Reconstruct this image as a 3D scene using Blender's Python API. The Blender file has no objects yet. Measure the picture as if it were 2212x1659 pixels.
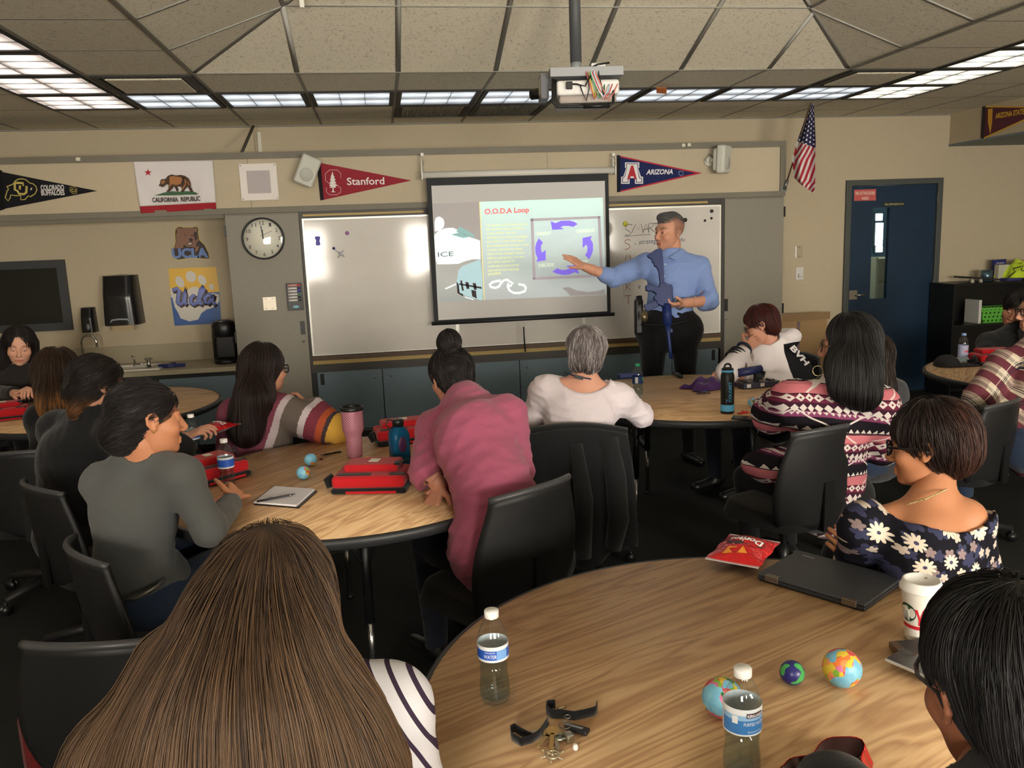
import bpy, bmesh, math, random
import numpy as np
from mathutils import Vector, Matrix
random.seed(7); np.random.seed(7)
SC = bpy.context.scene; COL = SC.collection; PI = math.pi

# ---------------------------------------------------------------- camera
F = 1781.0; PT, RL, YW = math.radians(9.90), math.radians(2.22), math.radians(8.71); H0 = 1.704
YWALL = 7.63; YC = 7.03; HC = 2.756
_cy, _sy, _cp, _sp = math.cos(YW), math.sin(YW), math.cos(PT), math.sin(PT)
FW = np.array([_sy*_cp, _cy*_cp, -_sp]); R0 = np.array([_cy, -_sy, 0.0]); U0 = np.cross(R0, FW)
CR, SR = math.cos(RL), math.sin(RL); CAM = np.array([0, 0, H0])
cd = bpy.data.cameras.new('camera'); cam = bpy.data.objects.new('camera', cd); COL.objects.link(cam)
cd.sensor_fit = 'HORIZONTAL'; cd.sensor_width = 36.0; cd.lens = 36.0*F/2212; cd.clip_start = 0.05; cd.clip_end = 60
_r = R0*CR - U0*(-SR)*(-1)   # image x axis in the world
_r = R0*CR - U0*SR; _u = U0*CR + R0*SR
cam.matrix_world = Matrix(((_r[0], _u[0], -FW[0], 0), (_r[1], _u[1], -FW[1], 0), (_r[2], _u[2], -FW[2], H0), (0, 0, 0, 1)))
SC.camera = cam

# ---------------------------------------------------------------- world, exposure
SC.view_settings.view_transform = 'Standard'; SC.view_settings.look = 'None'
SC.view_settings.gamma = 1.0; SC.view_settings.use_curve_mapping = False
SC.view_settings.exposure = 0.0
w = bpy.data.worlds.new('world'); SC.world = w; w.use_nodes = True
w.node_tree.nodes['Background'].inputs[0].default_value = (0.75, 0.85, 1.0, 1)
w.node_tree.nodes['Background'].inputs[1].default_value = 0.6
SC.cycles.use_denoising = True
SC.cycles.max_bounces = 6; SC.cycles.diffuse_bounces = 3; SC.cycles.glossy_bounces = 3
SC.cycles.transmission_bounces = 6; SC.cycles.transparent_max_bounces = 8
SC.cycles.caustics_reflective = False; SC.cycles.caustics_refractive = False
SC.cycles.sample_clamp_indirect = 4.0

# the room is lit by its ceiling fixtures (left row, front row, right row) and the rear windows; their strengths:
E_LEFT, E_RIGHT, E_FRONT, E_WINDOW = 3.2, 4.5, 1.5, 52.0

def ray(px, py):
    x = px-1106; y = py-829.5
    return FW + R0*((x*CR-y*SR)/F) - U0*((x*SR+y*CR)/F)
def atD(px, py, d): return CAM+ray(px, py)*d
def atY(px, py, Y=YC): r = ray(px, py); return CAM+r*(Y/r[1])
def atX(px, py, X): r = ray(px, py); return CAM+r*(X/r[0])
def atZ(px, py, Z): r = ray(px, py); return CAM+r*((Z-H0)/r[2])
def depth(p): return float((np.array(p)-CAM) @ FW)

# ---------------------------------------------------------------- materials
def srgb(c):
    if isinstance(c, str): c = [int(c[i:i+2], 16) for i in (0, 2, 4)]
    return tuple(((v/255)/12.92 if v/255 <= 0.04045 else ((v/255+0.055)/1.055)**2.4) for v in c[:3])
class V:                                   # a scalar node socket with arithmetic
    def __init__(s, nt, sock): s.nt = nt; s.s = sock
    def _op(s, op, *a):
        n = s.nt.nodes.new('ShaderNodeMath'); n.operation = op
        for i, v in enumerate(a):
            if isinstance(v, V): s.nt.links.new(v.s, n.inputs[i])
            else: n.inputs[i].default_value = float(v)
        return V(s.nt, n.outputs[0])
    def __add__(a, b): return a._op('ADD', a, b)
    __radd__ = __add__
    def __sub__(a, b): return a._op('SUBTRACT', a, b)
    def __rsub__(a, b): return a._op('SUBTRACT', b, a)
    def __mul__(a, b): return a._op('MULTIPLY', a, b)
    __rmul__ = __mul__
    def __truediv__(a, b): return a._op('DIVIDE', a, b)
    def frac(a): return a._op('FRACT', a)
    def floor(a): return a._op('FLOOR', a)
    def abs(a): return a._op('ABSOLUTE', a)
    def sin(a): return a._op('SINE', a)
    def lt(a, b): return a._op('LESS_THAN', a, b)
    def gt(a, b): return a._op('GREATER_THAN', a, b)
    def min(a, b): return a._op('MINIMUM', a, b)
    def max(a, b): return a._op('MAXIMUM', a, b)
    def atan2(a, b): return a._op('ARCTAN2', a, b)
    def sqrt(a): return a._op('SQRT', a)
    def band(a, lo, hi): return a.gt(lo)*a.lt(hi)
class M:                                   # small material wrapper
    def __init__(s, name, col=(200, 200, 200), rough=0.6, metal=0.0, spec=0.4, **k):
        s.m = bpy.data.materials.new(name); s.m.use_nodes = True; s.nt = s.m.node_tree
        s.b = s.nt.nodes['Principled BSDF']
        s.b.inputs['Base Color'].default_value = (*srgb(col), 1)
        s.b.inputs['Roughness'].default_value = rough; s.b.inputs['Metallic'].default_value = metal
        s.b.inputs['Specular IOR Level'].default_value = spec
        for a, v in k.items():
            n = {'trans': 'Transmission Weight', 'ior': 'IOR', 'sheen': 'Sheen Weight', 'coat': 'Coat Weight', 'alpha': 'Alpha',
                 'sss': 'Subsurface Weight', 'emit': 'Emission Strength'}[a]
            s.b.inputs[n].default_value = v
        if 'emit' in k: s.b.inputs['Emission Color'].default_value = (*srgb(k.get('ecol', col) if False else col), 1)
        if 'sss' in k:
            s.b.inputs['Subsurface Radius'].default_value = (1, .35, .2); s.b.inputs['Subsurface Scale'].default_value = 0.006
    def n(s, t): return s.nt.nodes.new(t)
    def lk(s, a, b): s.nt.links.new(a, b)
    def coord(s, kind='Object', scale=(1, 1, 1), rot=(0, 0, 0), loc=(0, 0, 0)):
        c = s.n('ShaderNodeTexCoord'); mp = s.n('ShaderNodeMapping'); s.lk(c.outputs[kind], mp.inputs[0])
        mp.inputs['Scale'].default_value = scale; mp.inputs['Rotation'].default_value = rot; mp.inputs['Location'].default_value = loc
        return mp.outputs[0]
    def xyz(s, vec):
        n = s.n('ShaderNodeSeparateXYZ'); s.lk(vec, n.inputs[0]); return [V(s.nt, o) for o in n.outputs]
    def noise(s, vec, scale=5, detail=3, rough=0.5, dist=0.0):
        n = s.n('ShaderNodeTexNoise'); s.lk(vec, n.inputs['Vector']); n.inputs['Scale'].default_value = scale
        n.inputs['Detail'].default_value = detail; n.inputs['Roughness'].default_value = rough; n.inputs['Distortion'].default_value = dist
        return V(s.nt, n.outputs[0])
    def ramp(s, f, stops, interp='LINEAR'):
        n = s.n('ShaderNodeValToRGB'); n.color_ramp.interpolation = interp; s.lk(f.s, n.inputs[0]); e = n.color_ramp.elements
        while len(e) < len(stops): e.new(0.5)
        for el, (p, c) in zip(e, stops): el.position = p; el.color = (*srgb(c), 1)
        return n.outputs[0]
    def mix(s, f, a, b):
        n = s.n('ShaderNodeMix'); n.data_type = 'RGBA'
        if isinstance(f, V): s.lk(f.s, n.inputs[0])
        else: n.inputs[0].default_value = f
        for i, v in ((6, a), (7, b)):
            if isinstance(v, (tuple, list, str)): n.inputs[i].default_value = (*srgb(v), 1)
            else: s.lk(v, n.inputs[i])
        return n.outputs[2]
    def base(s, sock): s.lk(sock, s.b.inputs['Base Color']); return s
    def bump(s, h, strength=0.3, dist=0.002):
        n = s.n('ShaderNodeBump'); n.inputs['Strength'].default_value = strength; n.inputs['Distance'].default_value = dist
        s.lk(h.s, n.inputs['Height']); s.lk(n.outputs[0], s.b.inputs['Normal']); return s
def fabric(name, col, var=0.12, scale=180, rough=0.9, fold=0.5):
    m = M(name, col, rough, spec=0.15, sheen=0.15); c = m.coord()
    n = m.noise(c, scale, 2); f = m.noise(c, 9, 3, .55, .6)
    dark = tuple(int(v*(1-var)) for v in (col if not isinstance(col, str) else [int(col[i:i+2], 16) for i in (0, 2, 4)]))
    m.base(m.mix(n, col, dark)); m.bump(n*0.15+f*fold, 0.5, 0.008); return m
def clear(name, tint=(255, 255, 255), rough=0.03, refl=0.9, body=0.0):   # thin clear plastic or glass
    m = M(name, tint, rough); nt = m.nt; out = nt.nodes['Material Output']
    tr = m.n('ShaderNodeBsdfTransparent'); tr.inputs[0].default_value = (*srgb(tint), 1)
    gl = m.n('ShaderNodeBsdfGlossy'); gl.inputs['Roughness'].default_value = rough
    fr = m.n('ShaderNodeLayerWeight'); fr.inputs[0].default_value = 0.35; mx = m.n('ShaderNodeMixShader')
    f = V(nt, fr.outputs['Facing']); f = f*f*f*refl*.75+body+.03; m.lk(f.s, mx.inputs[0]); m.lk(tr.outputs[0], mx.inputs[1]); m.lk(gl.outputs[0], mx.inputs[2]); m.lk(mx.outputs[0], out.inputs[0]); return m
_MC = {}
def C(col, rough=0.6, metal=0.0, spec=0.4, **k):           # cached plain material with a faint noise in its roughness
    key = (col, rough, metal, spec, tuple(sorted(k.items())))
    if key not in _MC:
        m = M('paint_%d' % len(_MC), col, rough, metal, spec, **k)
        c = m.coord(); n = m.noise(c, 14, 3); v = n*0.12+(rough-0.06); m.lk(v.s, m.b.inputs['Roughness']); _MC[key] = m
    return _MC[key]

# ---------------------------------------------------------------- objects
def tag(o, label=None, cat=None, group=None, kind=None):
    if label: o['label'] = label
    if cat: o['category'] = cat
    if group: o['group'] = group
    if kind: o['kind'] = kind
    return o
def thing(name, label, cat, loc=(0, 0, 0), rz=0, group=None):
    o = bpy.data.objects.new(name, None); COL.objects.link(o); o.empty_display_size = 0.05
    o.location = loc; o.rotation_euler = (0, 0, rz); return tag(o, label, cat, group)
def fan(n): return [(i, i+1) for i in range(n-1)]
class MB:
    def __init__(s): s.v = []; s.f = []; s.mi = []; s.k = 0; s.sm = []
    def add(s, vs, fs, mi=None, smooth=False):
        o = len(s.v); s.v += [tuple(float(c) for c in p) for p in vs]
        for f in fs: s.f.append(tuple(i+o for i in f)); s.mi.append(s.k if mi is None else mi); s.sm.append(smooth)
        return s
    def box(s, lo, hi, M4=None, bev=0.0, mi=None):
        if bev > 0:
            bm = bmesh.new(); bmesh.ops.create_cube(bm, size=1)
            for v in bm.verts: v.co = Vector([(lo[i]+hi[i])/2+v.co[i]*(hi[i]-lo[i]) for i in range(3)])
            bmesh.ops.bevel(bm, geom=list(bm.edges), offset=bev, segments=3, profile=0.5, affect='EDGES')
            vs = [v.co.copy() for v in bm.verts]; bm.verts.index_update(); fs = [[v.index for v in f.verts] for f in bm.faces]; bm.free()
            if M4: vs = [M4 @ v for v in vs]
            return s.add(vs, fs, mi, False)
        vs = [Vector((x, y, z)) for z in (lo[2], hi[2]) for y in (lo[1], hi[1]) for x in (lo[0], hi[0])]
        if M4: vs = [M4 @ v for v in vs]
        return s.add(vs, [(0, 2, 3, 1), (4, 5, 7, 6), (0, 1, 5, 4), (2, 6, 7, 3), (0, 4, 6, 2), (1, 3, 7, 5)], mi)
    def tube(s, pts, r, n=10, mi=None, cap=True, flat=1.0, up=None):
        pts = [Vector(p) for p in pts]; rs = r if isinstance(r, (list, tuple)) else [r]*len(pts)
        t0 = (pts[1]-pts[0]).normalized(); a = Vector(up) if up else (Vector((0, 0, 1)) if abs(t0.z) < .9 else Vector((1, 0, 0)))
        vs = []; side = t0.cross(a).normalized()
        for i, p in enumerate(pts):
            t = (pts[min(i+1, len(pts)-1)]-pts[max(i-1, 0)]).normalized()
            side = (side-t*side.dot(t)).normalized(); u = side.cross(t)
            for j in range(n):
                an = 2*PI*j/n; vs.append(p+side*math.cos(an)*rs[i]+u*math.sin(an)*rs[i]*flat)
        fs = [(i*n+j, i*n+(j+1) % n, (i+1)*n+(j+1) % n, (i+1)*n+j) for i in range(len(pts)-1) for j in range(n)]
        if cap: fs += [tuple(range(n))[::-1], tuple((len(pts)-1)*n+j for j in range(n))]
        return s.add(vs, fs, mi, True)
    def cyl(s, a, b, r, r2=None, n=20, mi=None): return s.tube([a, b], [r, r if r2 is None else r2], n, mi)
    def lathe(s, prof, n=32, c=(0, 0, 0), M4=None, mi=None, cap=True):
        vs = []; c = Vector(c)
        for r, z in prof:
            for j in range(n):
                an = 2*PI*j/n; vs.append(Vector((r*math.cos(an), r*math.sin(an), z))+c)
        if M4: vs = [M4 @ v for v in vs]
        m = len(prof); fs = [(i*n+j, i*n+(j+1) % n, (i+1)*n+(j+1) % n, (i+1)*n+j) for i in range(m-1) for j in range(n)]
        if cap and prof[0][0] > 1e-6: fs.append(tuple(range(n))[::-1])
        if cap and prof[-1][0] > 1e-6: fs.append(tuple((m-1)*n+j for j in range(n)))
        return s.add(vs, fs, mi, True)
    def ball(s, c, r, n=16, M4=None, mi=None):
        r = (r, r, r) if isinstance(r, (int, float)) else r; vs = []; fs = []; m = n//2
        for i in range(m+1):
            for j in range(n):
                a = PI*i/m; b = 2*PI*j/n; p = Vector((r[0]*math.sin(a)*math.cos(b), r[1]*math.sin(a)*math.sin(b), r[2]*math.cos(a)))
                if M4: p = M4 @ p
                vs.append(p+Vector(c))
        fs = [(i*n+j, (i+1)*n+j, (i+1)*n+(j+1) % n, i*n+(j+1) % n) for i in range(m) for j in range(n)]
        return s.add(vs, fs, mi, True)
    def prism(s, poly, h, M4=None, mi=None):                 # polygon in xy, thickness h downwards to -h
        n = len(poly); vs = [Vector((p[0], p[1], 0)) for p in poly]+[Vector((p[0], p[1], -h)) for p in poly]
        if M4: vs = [M4 @ v for v in vs]
        return s.add(vs, [tuple(range(n)), tuple(range(2*n-1, n-1, -1))]+[(i, i+n, (i+1) % n+n, (i+1) % n) for i in range(n)], mi)
    def slab(s, pts, h, nrm, mi=None):                       # 3-D polygon with thickness h along -nrm
        n = len(pts); nv = Vector(nrm); pts = [Vector(p) for p in pts]
        a = sum(((pts[i].cross(pts[(i+1) % n])).dot(nv)) for i in range(n))
        if a < 0: pts = pts[::-1]
        vs = pts+[p-nv*h for p in pts]
        return s.add(vs, [tuple(range(n)), tuple(range(2*n-1, n-1, -1))]+[(i, i+n, (i+1) % n+n, (i+1) % n) for i in range(n)], mi)
    def grid(s, fn, nu, nv, mi=None, close=False):
        vs = [fn(i/nu, j/nv) for i in range(nu+1) for j in range(nv+1)]
        return s.add(vs, [(i*(nv+1)+j, (i+1)*(nv+1)+j, (i+1)*(nv+1)+j+1, i*(nv+1)+j+1) for i in range(nu) for j in range(nv)], mi, True)
    def ring(s, c, R, r, n=24, m=8, M4=None, mi=None):
        vs = []; fs = []
        for i in range(n):
            for j in range(m):
                a = 2*PI*i/n; b = 2*PI*j/m; p = Vector(((R+r*math.cos(b))*math.cos(a), (R+r*math.cos(b))*math.sin(a), r*math.sin(b)))
                if M4: p = M4 @ p
                vs.append(p+Vector(c))
        fs = [(i*m+j, ((i+1) % n)*m+j, ((i+1) % n)*m+(j+1) % m, i*m+(j+1) % m) for i in range(n) for j in range(m)]
        return s.add(vs, fs, mi, True)
    def build(s, name, mat, parent=None, org=None, solid=0.0, bev=0.0, smooth=None):
        me = bpy.data.meshes.new(name); vs = s.v
        if org is not None: vs = [(v[0]-org[0], v[1]-org[1], v[2]-org[2]) for v in vs]
        me.from_pydata(vs, [], s.f)
        mats = mat if isinstance(mat, (list, tuple)) else [mat]
        for m in mats: me.materials.append(m.m if isinstance(m, M) else m)
        me.polygons.foreach_set('material_index', [min(i, len(mats)-1) for i in s.mi])
        me.polygons.foreach_set('use_smooth', s.sm if smooth is None else [smooth]*len(s.f)); me.update()
        if len(s.f) < 6000 and not solid:
            bm = bmesh.new(); bm.from_mesh(me); bmesh.ops.recalc_face_normals(bm, faces=bm.faces); bm.to_mesh(me); bm.free()
        o = bpy.data.objects.new(name, me); COL.objects.link(o)
        if org is not None and parent is None: o.location = org
        if parent is not None: o.parent = parent
        if solid: md = o.modifiers.new('solid', 'SOLIDIFY'); md.thickness = solid; md.offset = 0
        if bev: md = o.modifiers.new('bevel', 'BEVEL'); md.width = bev; md.segments = 2; md.limit_method = 'ANGLE'
        return o
def wthing(name, label, cat, org, group=None):              # a thing whose parts are given in world coordinates
    o = thing(name, label, cat, tuple(float(c) for c in org), 0, group); WORG[o.name] = tuple(float(c) for c in org); return o
WORG = {}
def wb(mb, name, mat, parent, **k):                         # build a world-coordinate part below a wthing (or below one of its parts)
    p = parent
    while p.parent is not None: p = p.parent
    org = WORG[p.name]; o = mb.build(name, mat, None, None, **k)
    o.data.transform(Matrix.Translation((-org[0], -org[1], -org[2]))); o.parent = parent
    return o
def copy_tree(o, parent=None):
    c = o.copy(); COL.objects.link(c); c.parent = parent
    for ch in list(o.children): copy_tree(ch, c)
    return c
def struct(mb, name, mat, **k): return tag(mb.build(name, mat, **k), kind='structure')
_TC = {}
def text_mesh(txt, bold=0.0, shear=0.0):
    key = (txt, bold, shear)
    if key not in _TC:
        c = bpy.data.curves.new('t', 'FONT'); c.body = txt; c.offset = bold; c.shear = shear; c.resolution_u = 3
        o = bpy.data.objects.new('t', c); COL.objects.link(o); dg = bpy.context.evaluated_depsgraph_get()
        me = bpy.data.meshes.new_from_object(o.evaluated_get(dg)); bpy.data.objects.remove(o); bpy.data.curves.remove(c)
        vs = np.array([v.co[:] for v in me.vertices]); fs = [tuple(p.vertices) for p in me.polygons]; bpy.data.meshes.remove(me)
        mn, mx = vs.min(0), vs.max(0); _TC[key] = ((vs-[mn[0], 0, 0])/[mx[0]-mn[0], 1, 1], fs, mx[1], mn[1], mx[0]-mn[0])
    return _TC[key]
def text(mb, txt, p0, xv, yv, bold=0.0, shear=0.0, mi=None, descend=True, keep=False):
    """text from p0 along vector xv (its full width) with cap height vector yv"""
    vs, fs, top, bot, wd = text_mesh(txt, bold, shear); p0, xv, yv = Vector(p0), Vector(xv), Vector(yv)
    if keep: xv = xv.normalized()*wd/top*yv.length
    return mb.add([p0+xv*v[0]+yv*(v[1]/top) for v in vs], fs, mi)
def ptext(mb, txt, a, b, h, Y, bold=0.0, shear=0.0, mi=None):   # text on the wall plane Y from pixel a to pixel b, h pixels tall
    p, q = Vector(atY(*a, Y)), Vector(atY(*b, Y)); hh = h*p.y/F
    return text(mb, txt, p, q-p, Vector((0, 0, hh)), bold, shear, mi)
def ppoly(mb, pix, Y, th=0.002, mi=None):                       # outline read off the photograph, standing on the plane Y
    return mb.slab([atY(x, y, Y) for x, y in pix], th, (0, -1, 0), mi)
def rotz(a): return Matrix.Rotation(a, 4, 'Z')
def frame(org, x, z):                                          # matrix with given origin, x axis and z axis
    z = Vector(z).normalized(); x = Vector(x); x = (x-z*x.dot(z)).normalized(); y = z.cross(x)
    return Matrix(((x.x, y.x, z.x, org[0]), (x.y, y.y, z.y, org[1]), (x.z, y.z, z.z, org[2]), (0, 0, 0, 1)))
# ================================================================ the room
m_wall = M('wall_vinyl', (205, 187, 150), 0.85, spec=0.2)
c = m_wall.coord(); wv = m_wall.noise(m_wall.coord(scale=(260, 260, 14)), 1, 2); wh = m_wall.noise(m_wall.coord(scale=(14, 14, 260)), 1, 2); bl = m_wall.noise(c, 1.3, 4)
m_wall.base(m_wall.mix(bl*0.35+wv*0.3+wh*0.3, (200, 187, 161), (168, 155, 131))); m_wall.bump(wv+wh, 0.15, 0.001)
m_tile = M('ceiling_tile', (215, 208, 188), 0.95, spec=0.1)
tn = m_tile.noise(m_tile.coord(), 48, 4, .7, 1.2); tb = m_tile.noise(m_tile.coord(), 150, 2)
m_tile.base(m_tile.mix(tn.gt(0.585)*0.38+tb*0.3, (232, 224, 203), (132, 124, 108))); m_tile.bump(tn+tb*0.4, 0.55, 0.006)
m_tbar = C((138, 134, 124), 0.8); m_tbar2 = C((178, 176, 168), 0.8); m_dark = C((38, 36, 34), 0.6)
m_trim = M('trim_grey', (140, 134, 118), 0.6); m_trim.base(m_trim.mix(m_trim.noise(m_trim.coord(), 3, 3), (128, 122, 108), (104, 98, 85)))
m_carpet = M('carpet', (46, 47, 45), 0.98, spec=0.05)
cn = m_carpet.noise(m_carpet.coord(), 420, 2); cb = m_carpet.noise(m_carpet.coord(), 2.0, 3)
m_carpet.base(m_carpet.mix(cn*0.6+cb*0.3, (58, 59, 57), (26, 27, 26))); m_carpet.bump(cn, 0.6, 0.004)
XL, XR, YB = -4.6, 7.0, -2.9
SL, SRX, SF, SB = -1.03, 3.20, 5.40, -2.2            # the raised tray of the ceiling
struct(MB().box((XL, YB, -0.1), (XR, 10.6, 0)), 'floor', m_carpet)
dx0, dx1 = atY(1826.7, 390, YWALL)[0], atY(2035, 384, YWALL)[0]; dzt = 2.15
mb = MB(); mb.box((XL, YWALL, 0), (dx0, YWALL+0.12, HC)); mb.box((dx1, YWALL, 0), (XR, YWALL+0.12, HC)); mb.box((dx0, YWALL, dzt), (dx1, YWALL+0.12, HC))
struct(mb, 'wall_front', m_wall)
struct(MB().box((XL-0.1, YB, 0), (XL, YWALL+.12, HC)), 'wall_left', m_wall)
struct(MB().box((XR, YB, 0), (XR+0.1, YWALL+.12, HC)), 'wall_right', m_wall)
# rear wall, unseen: two windows the boards mirror, a third widened for more light
wins = [(-2.3, -1.0), (0.5, 1.8), (2.6, 4.9)]; wz0, wz1 = 1.02, 2.12
mb = MB(); mb.box((XL, YB-0.12, 0), (XR, YB, wz0)); mb.box((XL, YB-0.12, wz1), (XR, YB, HC)); px = XL
for a, b in wins: mb.box((px, YB-0.12, wz0), (a, YB, wz1)); px = b
mb.box((px, YB-0.12, wz0), (XR, YB, wz1)); struct(mb, 'wall_back', m_wall)
m_day = M('daylight_pane', (255, 247, 232), 0.3, emit=E_WINDOW); m_wfr = C((70, 70, 72), 0.5)
for i, (a, b) in enumerate(wins):
    fr = MB(); w_ = 0.05
    for lo, hi in (((a, wz0), (a+w_, wz1)), ((b-w_, wz0), (b, wz1)), ((a+w_, wz0), (b-w_, wz0+w_)), ((a+w_, wz1-w_), (b-w_, wz1)), (((a+b)/2-.02, wz0+w_), ((a+b)/2+.02, wz1-w_)), ((a+w_, 1.5), ((a+b)/2-.02, 1.56)), (((a+b)/2+.02, 1.5), (b-w_, 1.56))):
        fr.box((lo[0], YB-0.10, lo[1]), (hi[0], YB-0.02, hi[1]))
    o = struct(fr, 'window_%d' % (i+2), m_wfr)
    MB().box((a+0.01, YB-0.118, wz0+0.01), (b-0.01, YB-0.102, wz1-0.01)).build('pane', m_day, o)
# ceiling: flat border round a tray whose sides slope up
z1, ins = HC+0.666, 1.83
mb = MB(); T = 0.05
for lo, hi in (((XL, SF), (XR, YWALL+.12)), ((XL, YB), (SL, SF)), ((SRX, YB), (XR, SF)), ((SL, YB), (SRX, SB))):
    mb.box((lo[0], lo[1], HC), (hi[0], hi[1], HC+T))
o4 = [(SL, SB, HC), (SRX, SB, HC), (SRX, SF, HC), (SL, SF, HC)]; i4 = [(SL+ins, SB+ins, z1), (SRX-ins, SB+ins, z1), (SRX-ins, SF-ins, z1), (SL+ins, SF-ins, z1)]
for k in range(4):
    p = [o4[k], o4[(k+1) % 4], i4[(k+1) % 4], i4[k]]; mb.add(p, [(3, 2, 1, 0)])
mb.add(i4, [(3, 2, 1, 0)]); mb.add([(v[0], v[1], z1+.05) for v in o4], [(0, 1, 2, 3)])
struct(mb, 'ceiling', m_tile)
GX = [0.19+0.61*k for k in range(-7, 12)]; GY = [5.41+0.61*k for k in range(-12, 4)]
def intray(x, y): return SL+.02 < x < SRX-.02 and SB+.02 < y < SF-.02
mb = MB(); bz0, bz1 = HC-0.0015, HC+0.002
for x in GX:
    for k in range(len(GY)):
        y0 = GY[k]; y1 = GY[k+1] if k+1 < len(GY) else YWALL
        if XL < x < XR and not intray(x, (y0+y1)/2): mb.box((x-.011, y0, bz0), (x+.011, y1, bz1))
for y in GY:
    for x in GX[:-1]:
        if not intray(x+.3, y) and not (-1.7 < x < 4.4 and 6.5 < y < 6.7 and False): mb.box((x, y-.008, bz0+.0006), (x+.61, y+.008, bz1))
struct(mb, 'trim_1', m_tbar)
mb = MB()                                             # bars of the tray: hips, slope bars, top bars
def bar(a, b, w=0.016): mb.tube([a, b], [w, w], 4, None, True, 0.12)
for k in range(4): bar(Vector(o4[k])-Vector((0, 0, .004)), Vector(i4[k])-Vector((0, 0, .004))); bar(Vector(o4[k])-Vector((0, 0, .004)), Vector(o4[(k+1) % 4])-Vector((0, 0, .004))); bar(i4[k], i4[(k+1) % 4])
def slope_z(d): return HC+0.666*d/ins
for x in GX:
    if SL+.3 < x < SRX-.3:
        for ys, yd in ((SF, -1), (SB, 1)):
            d = min(ins, x-SL, SRX-x)
            bar((x, ys, HC-.003), (x, ys+yd*d, slope_z(d)-.003))
        if SL+ins < x < SRX-ins: bar((x, SB+ins, z1), (x, SF-ins, z1))
for d in (0.61, 1.22):
    P4 = [(SL+d, SB+d), (SRX-d, SB+d), (SRX-d, SF-d), (SL+d, SF-d)]
    for k in range(4): bar((*P4[k], slope_z(d)-.003), (*P4[(k+1) % 4], slope_z(d)-.003))
for y in GY:
    if SB+.3 < y < SF-.3:
        d = min(ins, y-SB, SF-y)
        for xs, xd in ((SL, 1), (SRX, -1)): bar((xs, y, HC-.003), (xs+xd*d, y, slope_z(d)-.003))
        if SB+ins < y < SF-ins: bar((SL+ins, y, z1), (SRX-ins, y, z1))
struct(mb, 'trim_2', m_tbar2)

# ---- ceiling light fixtures
def light_mat(name, tint, strength):
    m = M(name, (200, 202, 205), 0.35, emit=1.0); u, v, _ = m.xyz(m.coord())
    cx = ((u*(3/0.56)+0.5).frac()-0.5).abs(); cyy = ((v*(2/0.50)+0.0).frac()-0.5).abs()
    n = m.noise(m.coord('Object'), 7, 2, .5, 1.0)
    glow = (1.0-cyy*1.7)*(1.0-cx*0.5)*(n*0.9+0.55)
    m.lk((glow*strength).s, m.b.inputs['Emission Strength']); m.b.inputs['Emission Color'].default_value = (*srgb(tint), 1)
    m.base(m.mix(cx.gt(0.47), (190, 192, 196), (120, 120, 122))); return m
m_blade = C((150, 152, 154), 0.3, 0.6)
def fixture_proto(name, tint, strength):
    r = thing(name, 'x', 'ceiling light')
    fr = MB()
    for lo, hi in (((-.292, -.292), (-.262, .292)), ((.262, -.292), (.292, .292)), ((-.262, -.292), (.262, -.277)), ((-.262, .277), (.262, .292))): fr.box((*lo, -.004), (*hi, .03))
    fr.build('frame', m_dark, r)
    MB().box((-.262, -.277, .004), (.262, .277, .012)).build('diffuser', light_mat(name+'_panel', tint, strength), r)
    bl = MB()
    for k in range(1, 3): bl.box((-.262+.1747*k-.002, -.277, -.002), (-.262+.1747*k+.002, .277, .004))
    for k in range(1, 2): bl.box((-.262, -.002, -.002), (.262, .002, .004))
    bl.build('louvre', m_blade, r); return r
protos = {'front': fixture_proto('ceiling_light', (225, 235, 245), E_FRONT), 'left': fixture_proto('ceiling_light', (255, 236, 224), E_LEFT), 'right': fixture_proto('ceiling_light', (255, 246, 225), E_RIGHT)}
used = set()
def fixture(kind, x, y, label, group):
    p = protos[kind]; o = p if kind not in used else copy_tree(p); used.add(kind)
    o.location = (x, y, HC-.008); o['label'] = label; o['group'] = group
    if kind != 'front': o.rotation_euler = (0, 0, PI/2)
names = ['ninth', 'eighth', 'seventh', 'sixth', 'fifth', 'fourth', 'third', 'second', 'first']
for k in range(9):
    x = -1.64+.305+.61*k
    fixture('front', x, 6.325, 'recessed louvred ceiling light, %s from the left in the dim front row' % names[8-k], 'dim ceiling lights along the front wall')
ordn = ['first', 'second', 'third', 'fourth', 'fifth', 'sixth', 'seventh']
for k in range(7):
    y = 6.325-.61*k
    fixture('left', -1.95, y, 'bright pinkish louvred ceiling light, %s back from the front in the left row' % ordn[k], 'bright ceiling lights of the left row')
    fixture('right', 4.155, y, 'bright louvred ceiling light, %s back from the front in the right row' % ordn[k], 'bright ceiling lights of the right row')
# framed air panels and vents
def air_panel(x, y, label, slats, group):
    r = thing('air_vent', label, 'vent', (x, y, HC-.008), 0, group)
    fr = MB(); w_ = .045
    for lo, hi in (((-.292, -.275), (-.292+w_, .275)), ((.292-w_, -.275), (.292, .275)), ((-.292+w_, -.275), (.292-w_, -.255)), ((-.292+w_, .255), (.292-w_, .275))): fr.box((*lo, -.004), (*hi, .02))
    fr.build('frame', m_dark, r)
    if slats:
        MB().box((-.247, -.255, .012), (.247, .255, .02)).build('backing', C((60, 58, 54)), r)
        s_ = MB()
        for k in range(24): s_.box((-.24+.02*k, -.25, 0), (-.232+.02*k, .25, .008))
        s_.build('grille', C((150, 146, 135)), r)
    else:
        MB().box((-.22, -.22, -.01), (.22, .22, 0), bev=.004).build('centre_plate', m_tile, r)
        MB().box((-.247, -.255, .008), (.247, .255, .016)).build('backing', C((120, 116, 106)), r)
air_panel(-1.335, 5.715, 'framed square air panel beside the left row of bright lights', False, 'framed air panels')
air_panel(3.545, 5.715, 'framed square air panel beside the right row of bright lights', False, 'framed air panels')
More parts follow.
